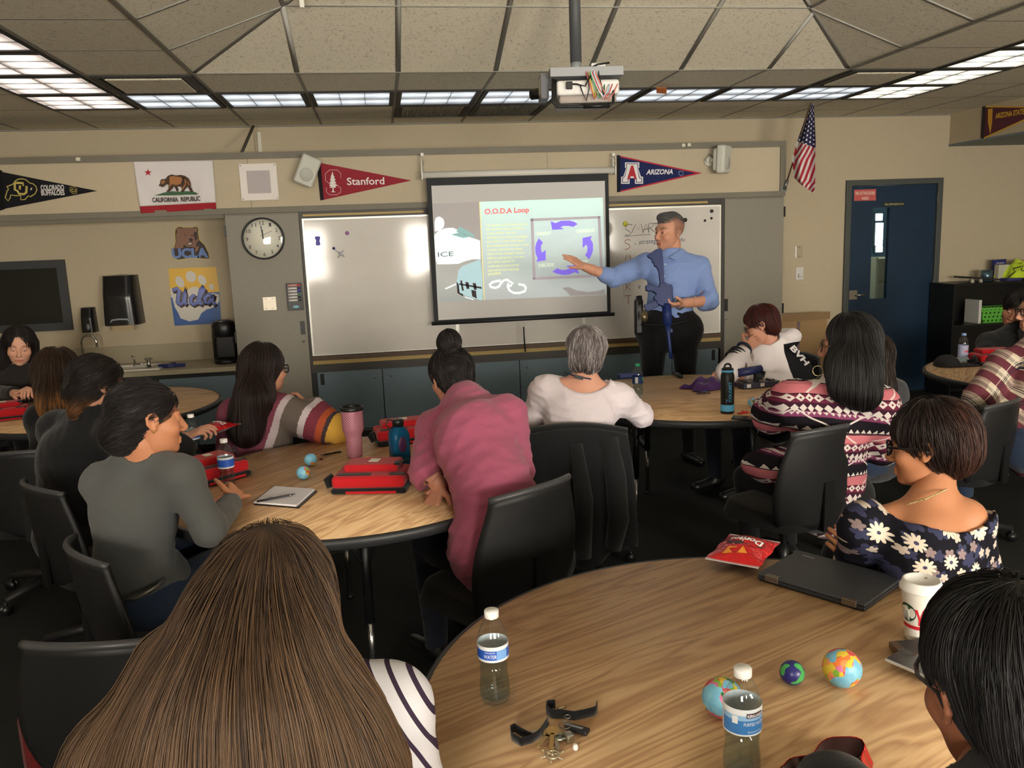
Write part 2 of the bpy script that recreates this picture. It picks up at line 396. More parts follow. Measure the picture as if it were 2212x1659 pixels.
air_panel(0.495, 6.93, 'dark slatted ceiling vent, left one of the pair before the front wall', True, 'slatted vents')
air_panel(1.105, 6.93, 'dark slatted ceiling vent, right one of the pair near the projector', True, 'slatted vents')
for (x, y, l) in ((652, 4, 'small white ceiling hook clipped to the tray bar'),):
    p = atZ(x, y, 2.97); r = thing('ceiling_hook', l, 'hook', p); MB().box((-.012, -.01, -.03), (.012, .01, .03), bev=.003).build('clip', C((230, 228, 220)), r)
# orange paper tabs in the front row
for (a, l) in ((((1418, 190), (1440, 190), (1440, 203), (1418, 201)), 'orange paper scrap stuck in the front ceiling light right of the projector'), (((1168, 197), (1180, 199), (1180, 210), (1171, 206)), 'orange paper scrap stuck in the front ceiling light behind the projector')):
    mb = MB().slab([atZ(x, y, HC-.03) for x, y in a], .002, (0, 0, -1)); c0 = atZ(*a[0], HC-.03); tag(mb.build('paper_scrap', C((240, 130, 40)), org=tuple(c0)), l, 'paper scrap', 'orange paper scraps')

# ---- soffit over the teaching wall with its grey rails
xs = atY(1697, 305)[0]
struct(MB().box((XL, YC, 2.0), (xs, YWALL, 2.467)), 'wall_soffit', m_wall)
mb = MB(); mb.box((XL, YC-.014, 2.420), (xs, YC, 2.470)); struct(mb, 'trim_3', m_trim)
mb = MB(); mb.box((XL, YC-.014, 1.996), (xs, YC, 2.042)); struct(mb, 'trim_4', m_trim)
mb = MB(); mb.box((xs-.05, YC-.014, 2.042), (xs, YC, 2.420)); struct(mb, 'trim_5', m_trim)
mb = MB(); mb.box((XL, YC+.01, 1.965), (-1.21, YC+.05, 1.996)); struct(mb, 'trim_6', m_trim)
mb = MB(); mb.box((-0.99, YC-.001, 2.042), (-0.986, YC, 2.42)); mb.box((1.45, YC-.001, 2.042), (1.453, YC, 2.42)); mb.box((-1.0, YWALL-.001, 2.47), (-.996, YWALL, HC)); struct(mb, 'trim_7', C((120, 108, 86)))
# ceiling edge strip at the wall
struct(MB().box((XL, YWALL-.02, HC-.012), (XR, YWALL, HC-.001)), 'trim_8', m_tbar)
# right-hand beam
bx = atY(2050, 312, YWALL)
struct(MB().box((bx[0], 3.2, bx[2]), (bx[0]+0.9, YWALL, HC)), 'wall_beam', m_wall)
struct(MB().box((bx[0]-.004, 3.2, bx[2]-.02), (bx[0]+.9, YWALL, bx[2])), 'trim_9', C((110, 120, 125)))
# baseboards
struct(MB().box((xs, YWALL-.012, 0), (dx0, YWALL, .1)), 'baseboard_front', C((40, 38, 36)))
struct(MB().box((dx1, YWALL-.012, 0), (XR, YWALL, .1)), 'baseboard_right', C((40, 38, 36)))

# ---- door with its narrow window and the room behind it
m_door = M('door_paint', (20, 52, 82), 0.45); m_door.base(m_door.mix(m_door.noise(m_door.coord(), 6, 3), (24, 50, 74), (18, 40, 62)))
m_jamb = C((74, 78, 76), 0.5)
dr = MB(); Y0 = YWALL-.03
dr.box((dx0, Y0, 0), (dx0+.055, YWALL+.12, dzt)); dr.box((dx1-.055, Y0, 0), (dx1, YWALL+.12, dzt)); dr.box((dx0+.055, Y0, dzt-.055), (dx1-.055, YWALL+.12, dzt))
door = struct(dr, 'door_1', m_jamb, bev=.004)
lf = MB(); a0, a1 = dx0+.06, dx1-.06; yd0, yd1 = YWALL-.005, YWALL+.04
wx0, wx1 = atY(1881, 560, YWALL)[0], atY(1917, 560, YWALL)[0]; wzt, wzb = atY(1900, 449, YWALL)[2], atY(1897, 645, YWALL)[2]
lf.box((a0, yd0, .02), (wx0, yd1, dzt-.06)); lf.box((wx1, yd0, .02), (a1, yd1, dzt-.06)); lf.box((wx0, yd0, .02), (wx1, yd1, wzb)); lf.box((wx0, yd0, wzt), (wx1, yd1, dzt-.06))
leaf = lf.build('door_leaf', m_door, door)
gl = clear('door_glass', (235, 245, 245))
MB().box((wx0, yd0+.02, wzb), (wx1, yd0+.024, wzt)).build('glass', gl, leaf)
hp = atY(1845, 637, YWALL-.01); steel = C((170, 165, 155), 0.3, 0.9)
h = MB().box((hp[0]-.055, YWALL-.015, hp[2]-.045), (hp[0]+.03, YWALL-.005, hp[2]+.045)); h.tube([(hp[0], YWALL-.012, hp[2]), (hp[0], YWALL-.06, hp[2]), (hp[0]+.10, YWALL-.06, hp[2]-.003)], [.013, .012, .007], 10); h.build('door_handle', steel, leaf)
h = MB()
for z in (.25, 1.05, 1.9): h.cyl((a1+.005, YWALL-.02, z), (a1+.005, YWALL-.02, z+.1), .008)
h.build('hinge', m_jamb, door)
# door signs
Yd = YWALL-.007
r = MB(); ppoly(r, [(1845, 410), (1892.5, 408.5), (1892, 433), (1845, 434)], Yd, .002)
r.k = 1; ptext(r, 'FIRE EXTINGUISHER', (1848, 421), (1890, 420), 7, Yd-.003, 0.01); ptext(r, 'INSIDE', (1862, 431.5), (1876, 431), 6, Yd-.003, .01)
tag(r.build('door_sign', [C((196, 92, 88)), C((235, 220, 205))], org=tuple(atY(1868, 421, Yd))), 'red sign with pale lettering at the top left of the blue door', 'sign')
r = MB(); ppoly(r, [(1909, 437), (1954, 436), (1954, 444.5), (1909, 446)], Yd, .002)
r.k = 1; ptext(r, 'SHELL DROP INSTRUCTION', (1911, 443.5), (1952, 442.5), 4.2, Yd-.003)
tag(r.build('door_sign', [C((40, 42, 34)), C((205, 200, 150))], org=tuple(atY(1930, 440, Yd))), 'small black strip sign above the narrow window of the blue door', 'sign')
# room seen through the door window
m_teal = C((92, 140, 158), 0.7); m_cream = C((226, 220, 190), 0.6)
mb = MB(); mb.box((dx0-1.5, 10.4, 0), (dx1+2.5, 10.5, HC)); mb.box((dx0-1.6, YWALL+.12, 0), (dx0-1.5, 10.5, HC)); mb.box((dx1+2.5, YWALL+.12, 0), (dx1+2.6, 10.5, HC)); mb.box((dx0-1.6, YWALL+.12, HC), (dx1+2.6, 10.5, HC+.1)); struct(mb, 'wall_next_room', m_teal)
yy = 10.39
for i, (t, b_) in enumerate(((462, 476), (482, 530), (532, 544))):
    p = atY(1890, t, yy); q = atY(1903.5, b_, yy)
    o = struct(MB().box((p[0]-.02, yy-.02, q[2]-.02), (q[0]+.02, yy, p[2]+.02)), 'window_%d' % (i+5), C((60, 70, 80)))
    MB().box((p[0], yy-.03, q[2]), (q[0], yy-.021, p[2])).build('pane', M('next_room_daylight%d' % i, (245, 248, 255), .3, emit=9.0), o)
mb = MB().box((dx0+.2, 8.6, HC-.03), (dx1-.2, 9.6, HC-.005)); o = mb.build('ceiling_light', M('next_room_fill', (255, 250, 235), .4, emit=9.0), org=None); tag(o, 'light panel in the next room seen only through the door window', 'ceiling light')  # panel out of view, added to brighten the next room
sb = atY(1893, 557, 8.7); bk = wthing('bookcase', 'cream bookcase with books seen through the narrow window of the blue door', 'bookcase', (sb[0]+.3, 8.85, 0))
mb = MB(); X0 = sb[0]; mb.box((X0, 8.7, 0), (X0+.03, 9.0, sb[2])); mb.box((X0+.8, 8.7, 0), (X0+.83, 9.0, sb[2])); mb.box((X0+.03, 8.985, 0), (X0+.8, 9.0, sb[2]))
wb(mb, 'case', m_cream, bk); mb = MB()
sh = [sb[2]-.01, atY(1900, 611, 8.7)[2], 1.0-.4, .3]
for z in sh: wb(MB().box((X0+.03, 8.7, z-.025), (X0+.8, 8.985, z)), 'shelf', m_cream, bk)
bcols = [(190, 60, 40), (214, 118, 40), (60, 60, 110), (200, 190, 170), (170, 40, 40), (220, 140, 60), (60, 90, 90), (150, 60, 110)]
base_z = sh[2]; n = 0
for k in range(8):
    x = X0+.035+.03*k; hgt = .19+.03*((k*7) % 3); o = MB().box((0, 0, 0), (.026, .16, hgt)).build('book', C(bcols[k]), org=None)
    o.location = (x, 8.74, base_z); tag(o, 'upright book with a coloured spine on the cream bookcase behind the door window', 'book', 'books seen through the door window')

# ---- wall plates right of the cabinets
def plate(px, lab, cat, dial, col):
    x0, y0, x1, y1 = px; p = atY(x0, y0, YWALL); q = atY(x1, y1, YWALL); c0 = ((p[0]+q[0])/2, YWALL, (p[2]+q[2])/2)
    o = wthing('wall_plate' if not dial else 'dimmer_switch', lab, cat, c0); mb = MB().box((p[0], YWALL-.008, q[2]), (q[0], YWALL, p[2]), bev=.003); wb(mb, 'plate', col, o)
    if dial: wb(MB().cyl((c0[0], YWALL-.008, c0[2]-.02), (c0[0], YWALL-.03, c0[2]-.02), .022, .019), 'dial', C((215, 213, 208)), o)
    else:
        for z in (p[2]-.015, q[2]+.015): wb(MB().cyl((c0[0], YWALL-.008, z), (c0[0], YWALL-.010, z), .004), 'screw', C((90, 88, 84), .3, .8), o)
plate((1718.5, 532, 1732.5, 556), 'blank metal wall plate left of the blue door', 'wall plate', False, C((205, 198, 184), .25, .85))
plate((1718.5, 578, 1734.5, 604), 'white square dimmer switch with round dial left of the door', 'switch', True, C((214, 208, 206)))
# ================================================================ the teaching wall: cabinets, boards, screen, signs
m_cab = M('cabinet_greige', (150, 145, 130), 0.5); m_cab.base(m_cab.mix(m_cab.noise(m_cab.coord(), 30, 3), (134, 128, 116), (126, 120, 108)))
m_blue = M('cabinet_blue', (74, 90, 98), 0.5); m_blue.base(m_blue.mix(m_blue.noise(m_blue.coord(), 40, 3), (104, 122, 132), (96, 113, 123)))
m_bronze = C((52, 48, 42), 0.45); m_black = C((30, 31, 32), 0.5); m_tan = C((176, 150, 92), 0.6); m_brown = C((84, 62, 44), 0.5)
m_blackpl = C((22, 22, 23), 0.35); m_steel = C((180, 178, 172), 0.28, 0.9); m_white = C((232, 228, 220), 0.6)
XA, XB, XC_, XD = -1.207, -0.622, 2.995, xs
zt = 1.994
# tall cupboards
def tall(name_lab, x0, x1, hx, lock, hinge_side):
    o = wthing('tall_cabinet', name_lab, 'cabinet', ((x0+x1)/2, (YC+YWALL)/2, 0))
    wb(MB().box((x0, YC+.02, 0), (x1, YWALL-.002, zt)), 'body', m_cab, o)
    d = wb(MB().box((x0+.004, YC, .08), (x1-.004, YC+.019, zt-.012)), 'door', m_cab, o, bev=.002)
    hp_ = atY(*hx, YC); mb = MB().box((hp_[0]-.018, YC-.004, hp_[2]-.055), (hp_[0]+.018, YC+.001, hp_[2]+.055), bev=.0015); wb(mb, 'recessed_handle', m_blackpl, d)
    lp = atY(*lock, YC); wb(MB().cyl((lp[0], YC, lp[2]), (lp[0], YC-.008, lp[2]), .011, .010), 'lock', m_steel, d)
    for z in (1.86, 1.0, .3):
        hxx = x0 if hinge_side < 0 else x1; wb(MB().box((hxx-.006, YC-.012, z-.045), (hxx+.006, YC-.001, z+.045)), 'hinge', m_blackpl, d)
    return o
tall('tall greige cupboard with the round clock hung on its door', XA, XB, (654, 708), (656, 737), -1)
tall('tall greige cupboard right of the whiteboards beside the blue door wall', XC_+.035, XD, (1568, 659), (1568, 688), 1)
struct(MB().box((XA, YC-.002, zt), (XD, YC+.03, 2.0)), 'trim_10', m_black)
# frame of the board wall
zb0, zb1 = 0.811, 1.940
fr = wthing('board_frame', 'dark frame with tan sliding tracks round the row of whiteboards', 'frame', ((XB+XC_)/2, YC+.1, .66))
mb = MB(); mb.box((XB, YC-.006, .669), (XB+.018, YC+.25, zt)); mb.box((XC_-.0, YC-.006, .0), (XC_+.034, YC+.25, zt)); mb.box((XB+.018, YC-.002, zb1+.006), (XC_, YC+.25, zt)); mb.box((XB+.018, YC+.03, zb0-.03), (XC_, YC+.25, zb1+.006)); mb.box((XB+.018, YC-.008, .669), (XC_, YC+.25, .735)); wb(mb, 'rails', m_bronze, fr)
mb = MB(); mb.box((XB+.03, YC-.009, 1.957), (atY(915, 458)[0], YC-.002, 1.974)); wb(mb, 'upper_track', m_tan, fr)
mb = MB(); mb.box((atY(1300, 440)[0], YC-.009, 1.957), (atY(1528, 436)[0], YC-.002, 1.974)); wb(mb, 'upper_track', m_tan, fr)
wb(MB().box((XB+.02, YC-.012, .737), (XC_, YC+.25, .768)), 'lower_track', m_tan, fr)
mb = MB(); mb.box((XB+.02, YC-.028, .771), (XC_, YC+.01, .780)); mb.box((XB+.02, YC-.018, .780), (XC_, YC+.01, .806)); mb.box((XB+.02, YC-.032, .786), (XC_, YC-.018, .792)); wb(mb, 'marker_rail', m_brown, fr)
m_board = M('whiteboard_enamel', (212, 206, 198), 0.09, spec=0.35); bn = m_board.noise(m_board.coord(scale=(1, 1, 2)), 3, 4)
m_board.base(m_board.mix(bn, (216, 210, 203), (200, 195, 187))); m_board.lk((bn*0.06+0.05).s, m_board.b.inputs['Roughness'])
m_bedge = C((232, 230, 220), 0.3, 0.2)
xm1, xm2 = atY(990, 740)[0], atY(1261, 690)[0]
bds = [(XB+.02, xm1, 'long blank whiteboard between the clock cupboard and the projection screen', YC-.004), (xm1, xm2, 'middle whiteboard mostly hidden behind the projection screen', YC+.0), (xm2, XC_, 'whiteboard with handwritten SMART list behind the standing man', YC-.004)]
BO = []
for a, b, lab, y in bds:
    o = wthing('whiteboard', lab, 'whiteboard', ((a+b)/2, y+.01, zb0), 'sliding whiteboards'); BO.append(o)
    wb(MB().box((a+.004, y, zb0+.004), (b-.004, y+.018, zb1-.004)), 'panel', m_board, o)
    mb = MB(); e = .014
    mb.box((a, y-.004, zb0), (a+e, y+.018, zb1)); mb.box((b-e, y-.004, zb0), (b, y+.018, zb1)); mb.box((a+e, y-.004, zb1-e), (b-e, y+.018, zb1)); mb.box((a+e, y-.004, zb0), (b-e, y+.018, zb0+.006)); wb(mb, 'edge_trim', m_bedge, o)
# handwriting on the right board
Yb = YC-.0045
def stroke(mb, pts, w=1.4, Y=Yb, mi=None):
    pts = [Vector(atY(x, y, Y)) for x, y in pts]; mb.tube(pts, w*Y/F/2, 5, mi, True, 0.25, up=(0, 1, 0))
ink = MB()
for s in ([(1366, 486), (1359, 484), (1351, 490), (1351, 495), (1360, 500), (1362, 505), (1357, 509), (1350, 507)], [(1364, 504), (1373, 485), (1378, 497), (1385, 484), (1389, 503)], [(1388, 503), (1396, 484), (1402, 502)], [(1391, 496), (1400, 494)], [(1401, 502), (1402, 483), (1408, 482), (1412, 486), (1408, 491), (1403, 492), (1414, 501)], [(1410, 483), (1424, 481)], [(1417, 482), (1417, 500)]): stroke(ink, s, 1.3)
stroke(ink, [(1349, 511), (1380, 508), (1405, 506.5)], 1.0); wb(ink, 'heading_ink', C((62, 54, 60), .5), BO[2])
ink = MB()
for s in ([(1362, 519), (1356, 517), (1350, 520), (1350, 524), (1360, 529), (1361, 534), (1356, 538), (1350, 539)], [(1350, 561), (1354, 551), (1357, 558), (1360, 550), (1363, 562)], [(1353, 627), (1353, 611), (1359, 610), (1361, 615), (1354, 619), (1363, 627)], [(1350, 639), (1364, 638)], [(1357, 639), (1357, 657)], [(1370, 651), (1374, 650)]): stroke(ink, s, 1.4)
wb(ink, 'red_ink', C((150, 62, 60), .5), BO[2])
ink = MB(); ptext(ink, 'strategy', (1380, 528), (1424, 524), 8, Yb-.0002, 0, .2); ptext(ink, 'specific', (1447, 523), (1481, 521), 7, Yb-.0002, 0, .2)
stroke(ink, [(1370, 527), (1374, 527)], 1.2); stroke(ink, [(1380, 622), (1384, 618), (1381, 616), (1379, 621), (1383, 625)], 1.2); wb(ink, 'blue_ink', C((50, 52, 88), .5), BO[2])
ink = MB(); stroke(ink, [(1347, 608), (1348, 645)], .8); stroke(ink, [(1374, 501), (1373, 501.5)], .8); wb(ink, 'faint_line', C((130, 126, 122), .5), BO[2])
# magnets
def magnet(px, py, rpx, lab, col, grp='round magnets on the whiteboards', Y=YC-.004):
    p = atY(px, py, Y); r_ = rpx*p[1]/F; o = MB().lathe([(r_, 0), (r_, .006), (r_*.85, .010), (0, .011)], 20, M4=frame(p, (1, 0, 0), (0, -1, 0))).build('magnet', C(col, .25), org=tuple(p)); tag(o, lab, 'magnet', grp)
magnet(750, 503.5, 4.2, 'small purple round magnet high on the long blank whiteboard', (150, 100, 150))
magnet(721, 536.5, 3.0, 'tiny dark blue round magnet holding the little silver figure', (32, 30, 96))
magnet(1350.5, 483.5, 5.5, 'yellow round magnet at the corner of the SMART heading', (190, 186, 50))
magnet(1537, 456, 4.0, 'largest of three black magnets at the top right board corner', (40, 36, 36))
magnet(1536.5, 471.5, 2.8, 'small black magnet just below the largest corner magnet', (40, 36, 36))
magnet(1522.5, 476.5, 2.9, 'small black magnet left of the two others in the board corner', (40, 36, 36))
magnet(1480, 475, 4.5, 'black round magnet right behind the standing man head', (36, 33, 34))
p = atY(686.5, 520, YC-.004); mb = MB(); prof = [(5.2, 8.6), (5.6, 6), (3.2, 0), (4.6, -6), (4.2, -9), (0, -10)]
pts = [(x, z) for x, z in [(0, 9)]+prof[:-1]]+[(-x, z) for x, z in reversed(prof[:-1])]; k_ = YC/F
mb.slab([(p[0]+x*k_, p[1]-.014, p[2]+z*k_) for x, z in [(0, 9.2), (4.8, 8.6), (5.4, 6), (3.2, 0), (4.6, -6), (4.0, -9), (0, -10), (-4.0, -9), (-4.6, -6), (-3.2, 0), (-5.4, 6), (-4.8, 8.6)]], .013, (0, -1, 0))
tag(mb.build('clip_magnet', C((38, 40, 150), .4), org=tuple(p), bev=.003), 'blue dumbbell shaped clip magnet at the left whiteboard edge', 'magnet')
p = atY(672.5, 535, YC-.004); mb = MB().box((-.019, -.010, -.019), (.019, 0, .019), Matrix.Rotation(.35, 4, 'Y'), bev=.003); tag(mb.build('square_magnet', C((196, 190, 150), .4), org=tuple(p)).__class__ and bpy.data.objects['square_magnet'], 'small cream square magnet at the left whiteboard edge', 'magnet'); bpy.data.objects['square_magnet'].location = p
fg = MB()
for a, b, r_ in (((724, 540), (731, 545), 1.2), ((731, 545), (742, 552), 2.2), ((736, 546), (742, 541), 1.4), ((736, 550), (730, 556), 1.4), ((740, 551), (744, 554), 1.4)): fg.tube([atY(*a, YC-.012), atY(*b, YC-.012)], r_*YC/F, 8)
fg.ball(atY(735, 548, YC-.012), 3.2*YC/F, 10); tag(fg.build('figurine', C((190, 188, 196), .3, .3), org=tuple(atY(735, 548, YC-.012))), 'little silver figure hanging from the dark blue magnet', 'figurine')
# low blue sliding cupboards
lc = wthing('low_cabinet', 'long low cupboard with blue sliding doors below the whiteboards', 'cabinet', ((XB+XC_)/2, YC+.3, 0))
mb = MB(); mb.box((XB, YC+.03, 0), (XC_-.002, YWALL-.002, .66)); mb.box((XB, YC-.004, .0), (XB+.045, YC+.03, .668)); mb.box((XB+.045, YC-.002, .0), (XC_, YC+.03, .145)); wb(mb, 'carcass', m_black, lc)
dX = [atY(x, y)[0] for x, y in ((688, 860), (829, 850), (977, 840), (1124, 830), (1293, 820), (1452, 800))]+[XC_-.01]
for i in range(6):
    d = wb(MB().box((dX[i]+.004, YC+(.008 if i % 2 else .0), .163), (dX[i+1]-.004, YC+.028, .668)), 'door', m_blue, lc)
    y = YC+(.008 if i % 2 else .0)
    wb(MB().cyl((dX[i]+.07 if i else dX[i+1]-.06, y, .60), (dX[i]+.07 if i else dX[i+1]-.06, y-.006, .60), .010, .009), 'lock', C((120, 130, 136), .3, .6), d)
    if i in (0, 5): hx_ = atY(697, 825)[0] if i == 0 else dX[6]-.05; wb(MB().box((hx_-.016, y-.003, .56), (hx_+.016, y+.001, .655), bev=.001), 'recessed_handle', m_blackpl, d)
wb(MB().box((XB+.045, YC-.008, .146), (XC_, YC+.0, .158)), 'bottom_track', C((150, 150, 146), .3, .7), lc)
# ---- clock
def wall_disc(mb, c, r0, y0, y1, n=48): mb.lathe([(r0, 0), (r0, abs(y1-y0)), ], n, M4=frame(c, (1, 0, 0), (0, -1, 0)))
cc = atY(569, 515.5, YC); cR = 42.5*cc[1]/F
ck = wthing('wall_clock', 'round black rimmed wall clock showing about twelve o clock on the cupboard', 'clock', (cc[0], YC, cc[2]))
Fm = frame(cc, (1, 0, 0), (0, -1, 0))
wb(MB().lathe([(cR*.93, .001), (cR, .002), (cR, .028), (cR*.96, .036), (cR*.92, .030), (cR*.915, .012)], 64, M4=Fm, cap=False), 'rim', m_blackpl, ck)
wb(MB().lathe([(cR*.93, .002), (cR*.93, .012), (0, .0125)], 64, M4=Fm), 'dial', C((225, 222, 206), .35), ck)
mb = MB()
for h in range(1, 13):
    a = PI/2-h*PI/6; r_ = cR*.75; hh = cR*.17; wd = hh*(1.25 if h > 9 else .62); ctr = Vector((cc[0]+math.cos(a)*r_, cc[1]-.0135, cc[2]+math.sin(a)*r_))
    text(mb, str(h), ctr-Vector((wd/2, 0, hh/2)), (wd, 0, 0), (0, 0, hh), 0.005)
wb(mb, 'numerals', C((48, 44, 46), .5), ck)
mb = MB()
for a, l, w_ in ((PI/2+.09, .62, .020), (PI/2+.05, .42, .030)): mb.tube([Vector(cc)+Vector((0, -.016, 0))-Vector((math.cos(a), 0, math.sin(a)))*cR*.12, Vector(cc)+Vector((0, -.016, 0))+Vector((math.cos(a), 0, math.sin(a)))*cR*l], cR*w_, 6)
mb.ball((cc[0], cc[1]-.017, cc[2]), .006, 8); wb(mb, 'hands', C((60, 50, 60), .4), ck)
wb(MB().tube([Vector(cc)+Vector((-.02, -.018, .02)), Vector(cc)+Vector((.075, -.018, .06))], .0012, 5), 'second_hand', C((120, 40, 60), .4), ck)
wb(MB().lathe([(cR*.915, .019), (cR*.6, .026), (cR*.3, .029), (0, .030)], 48, M4=Fm, cap=False), 'glass', clear('clock_glass'), ck)
mb = MB()
for y in (463, 469): q = atY(584, y, YC-.003); mb.ball(q, .0035, 8)
# ---- marker holder, metal plate
pa, pb = atY(618, 612), atY(657, 669); mh = wthing('marker_holder', 'black magnetic holder with six dry erase markers on the cupboard edge', 'marker holder', ((pa[0]+pb[0])/2, YC, pb[2]))
wb(MB().box((pa[0], YC-.022, pb[2]), (pb[0]-.002, YC-.0005, pa[2]), bev=.003), 'body', m_blackpl, mh)
wb(MB().lathe([(.022, 0), (.022, .002), (0, .0025)], 24, M4=frame((pa[0]*.48+pb[0]*.52, YC-.022, pb[2]+.028), (1, 0, 0), (0, -1, 0)) @ Matrix.Diagonal((1.2, .55, 1, 1))), 'logo_badge', C((140, 190, 205)), mh)
for i, c_ in enumerate([(200, 70, 66), (50, 44, 110), (60, 70, 170), (70, 130, 90), (50, 50, 56), (60, 64, 62)]):
    z = pa[2]-.018-.0245*i; mb = MB().cyl((pa[0]+.014, YC-.030, z), (pb[0]-.040, YC-.030, z), .0085, n=10); mb.k = 1; mb.cyl((pb[0]-.040, YC-.030, z), (pb[0]-.012, YC-.030, z), .0085, .007, n=10)
    o = mb.build('marker', [C((222, 216, 210), .4) if i != 0 else C((214, 150, 140), .4), C(c_, .4)], org=((pa[0]+pb[0])/2, YC-.03, z)); tag(o, ['red', 'dark violet', 'blue', 'green', 'black', 'dark grey'][i]+' capped marker in the black holder by the whiteboard', 'marker', 'markers in the holder')
pa, pb = atY(567, 642), atY(598, 669.5); o = wthing('metal_plate', 'blank shiny square metal plate low on the clock cupboard door', 'plate', ((pa[0]+pb[0])/2, YC, pb[2]))
wb(MB().box((pa[0], YC-.006, pb[2]), (pb[0], YC-.0005, pa[2]), bev=.002), 'plate', C((205, 196, 180), .45, .8), o)
for fx in (.25, .75):
    for fz in (.14, .86): wb(MB().cyl((pa[0]+(pb[0]-pa[0])*fx, YC-.006, pb[2]+(pa[2]-pb[2])*fz), (pa[0]+(pb[0]-pa[0])*fx, YC-.008, pb[2]+(pa[2]-pb[2])*fz), .0035, n=8), 'screw', C((90, 84, 74), .3, .8), o)
# ---- projection screen
Ys = YC-.12; s0, s1 = atY(912, 378, Ys), atY(1328, 362, Ys)
ps = wthing('projection_screen', 'pull-down projection screen with black border hanging over the whiteboards', 'screen', ((s0[0]+s1[0])/2, Ys, s0[2]))
rr = .030; zr = atY(912, 379, Ys)[2]; wb(MB().tube([(s0[0], Ys+.02, zr), (s1[0], Ys+.02, zr)], rr, 20), 'roller_case', C((214, 210, 198), .5), ps)
for x in (s0[0]-.006, s1[0]-.002): wb(MB().box((x, Ys-.02, zr-.035), (x+.008, Ys+.06, zr+.035)), 'end_cap', C((224, 221, 212), .4), ps)
TL, TR, BL, BR = atY(923, 391, Ys), atY(1312.5, 377.5, Ys), atY(936, 697, Ys), atY(1321, 679, Ys)
zz0, zz1 = (BL[2]+BR[2])/2, zr
X0, X1 = (TL[0]+BL[0])/2, (TR[0]+BR[0])/2
wb(MB().box((X0, Ys, zz0), (X1, Ys+.002, zz1)), 'black_border', C((34, 36, 38), .7), ps)
IL, IR = atY(932, 403, Ys)[0]*.5+atY(947, 690, Ys)[0]*.5, atY(1307, 388, Ys)[0]*.5+atY(1311, 671, Ys)[0]*.5
it, ib = atY(1120, 396, Ys)[2], atY(1128, 682, Ys)[2]
m_scr = M('screen_fabric', (206, 203, 200), .9, spec=.05)
wb(MB().box((IL, Ys-.0015, ib), (IR, Ys, it)), 'screen_fabric', m_scr, ps)
wb(MB().tube([(X0-.02, Ys, zz0-.004), (X1+.03, Ys, zz0-.004)], .016, 10), 'weight_bar', m_black, ps)
hc = atY(1131, 700, Ys); mb = MB(); mb.tube([hc+np.array([-.035, 0, .0]), hc+np.array([-.03, 0, -.022]), hc+np.array([.03, 0, -.022]), hc+np.array([.035, 0, .0])], .003, 8); wb(mb, 'pull_handle', m_white, ps)
wb(MB().tube([hc+np.array([0, 0, -.022]), hc+np.array([0, 0, -.10]), hc+np.array([.006, 0, -.24])], .006, 8), 'pull_cord', m_blackpl, ps)
for xp in (911, 1322):
    a = atY(xp, 335, YC-.016); b = Vector((a[0], Ys+.03, zr+.03)); o = thing('screen_bracket', ('left' if xp < 1000 else 'right')+' white bracket and chain holding the projection screen', 'bracket', tuple(a), 0, 'screen brackets')
    MB().box((-.012, -.05, -.012), (.012, 0, .012)).build('hook_plate', m_white, o); l_ = MB()
    for k in range(7): z = -.012-(a[2]-b.z)/7*k; l_.ring((0.004, -.055, z-.012), .008, .002, 12, 6, M4=Matrix.Rotation(PI/2, 4, 'X') @ Matrix.Rotation((k % 2)*PI/2, 4, 'Y'))
    l_.build('chain', m_steel, o); MB().box((-.014, -.07, -(a[2]-b.z)-.02), (-.008, -.02, -.03)).build('arm', m_white, o)
# what the projector throws on the screen
Yp = Ys-.002
def E_(col, e=.35): return C(col, .9, emit=e)
def pic(name, pixs, col, e=.35, dy=0.0):
    for p_ in pixs: wb(MB().slab([atY(x, y, Yp-dy) for x, y in p_], .0004, (0, -1, 0)), name, E_(col, e), ps)
m_ph = M('slide_photo', (190, 200, 196), .9, emit=.2); vx, vy, vz = m_ph.xyz(m_ph.coord()); nz = m_ph.noise(m_ph.coord(), 2.6, 2, .4, .8)
pc = m_ph.ramp(vz*(-1.0)+nz*0.35-0.55, [(0.0, (178, 172, 170)), (.45, (190, 192, 190)), (.75, (168, 178, 178)), (1, (186, 186, 160))]); m_ph.base(pc); m_ph.lk(pc, m_ph.b.inputs['Emission Color'])
mb = MB().slab([atY(x, y, Yp) for x, y in ((935, 440), (1036, 436), (1046, 649), (945, 653))], .0004, (0, -1, 0)); wb(mb, 'slide_photo', m_ph, ps)
pic('slide_car', [[(938, 508), (948, 498), (962, 493), (978, 492), (990, 497), (1004, 509), (1026, 516), (1037, 520), (1038, 560), (1020, 560), (1005, 564), (990, 570), (945, 571), (941, 560)]], (232, 246, 246), .55, .0008)
pic('slide_car', [[(988, 601), (990, 584), (1000, 574), (1022, 566), (1038, 560), (1042, 600), (1043, 648), (1036, 648), (1000, 637), (989, 632), (985, 612)]], (176, 208, 216), .4, .0010)
pic('slide_grille', [[(994, 606), (998, 606), (1002, 628), (998, 628)], [(1005, 609), (1012, 610), (1014, 624), (1008, 624)], [(1021, 611), (1028, 612), (1030, 626), (1024, 626)], [(992, 612), (1040, 620), (1041, 624), (992, 615)], [(986, 608), (991, 614), (993, 632), (1001, 636), (1000, 640), (988, 633)], [(1018, 626), (1028, 628), (1030, 645), (1020, 640)]], (70, 60, 62), .1, .0012)
pic('slide_car_window', [[(975, 507), (990, 502), (1006, 506), (1012, 513), (1000, 514)], [(985, 500), (994, 489), (1024, 507), (1026, 513), (1018, 512)]], (150, 190, 190), .3, .0012)
pic('slide_road_mark', [[(960, 623), (985, 612), (986, 615), (964, 625)], [(1004, 640), (1024, 646), (1022, 648), (1004, 643)]], (230, 240, 244), .5, .0012)
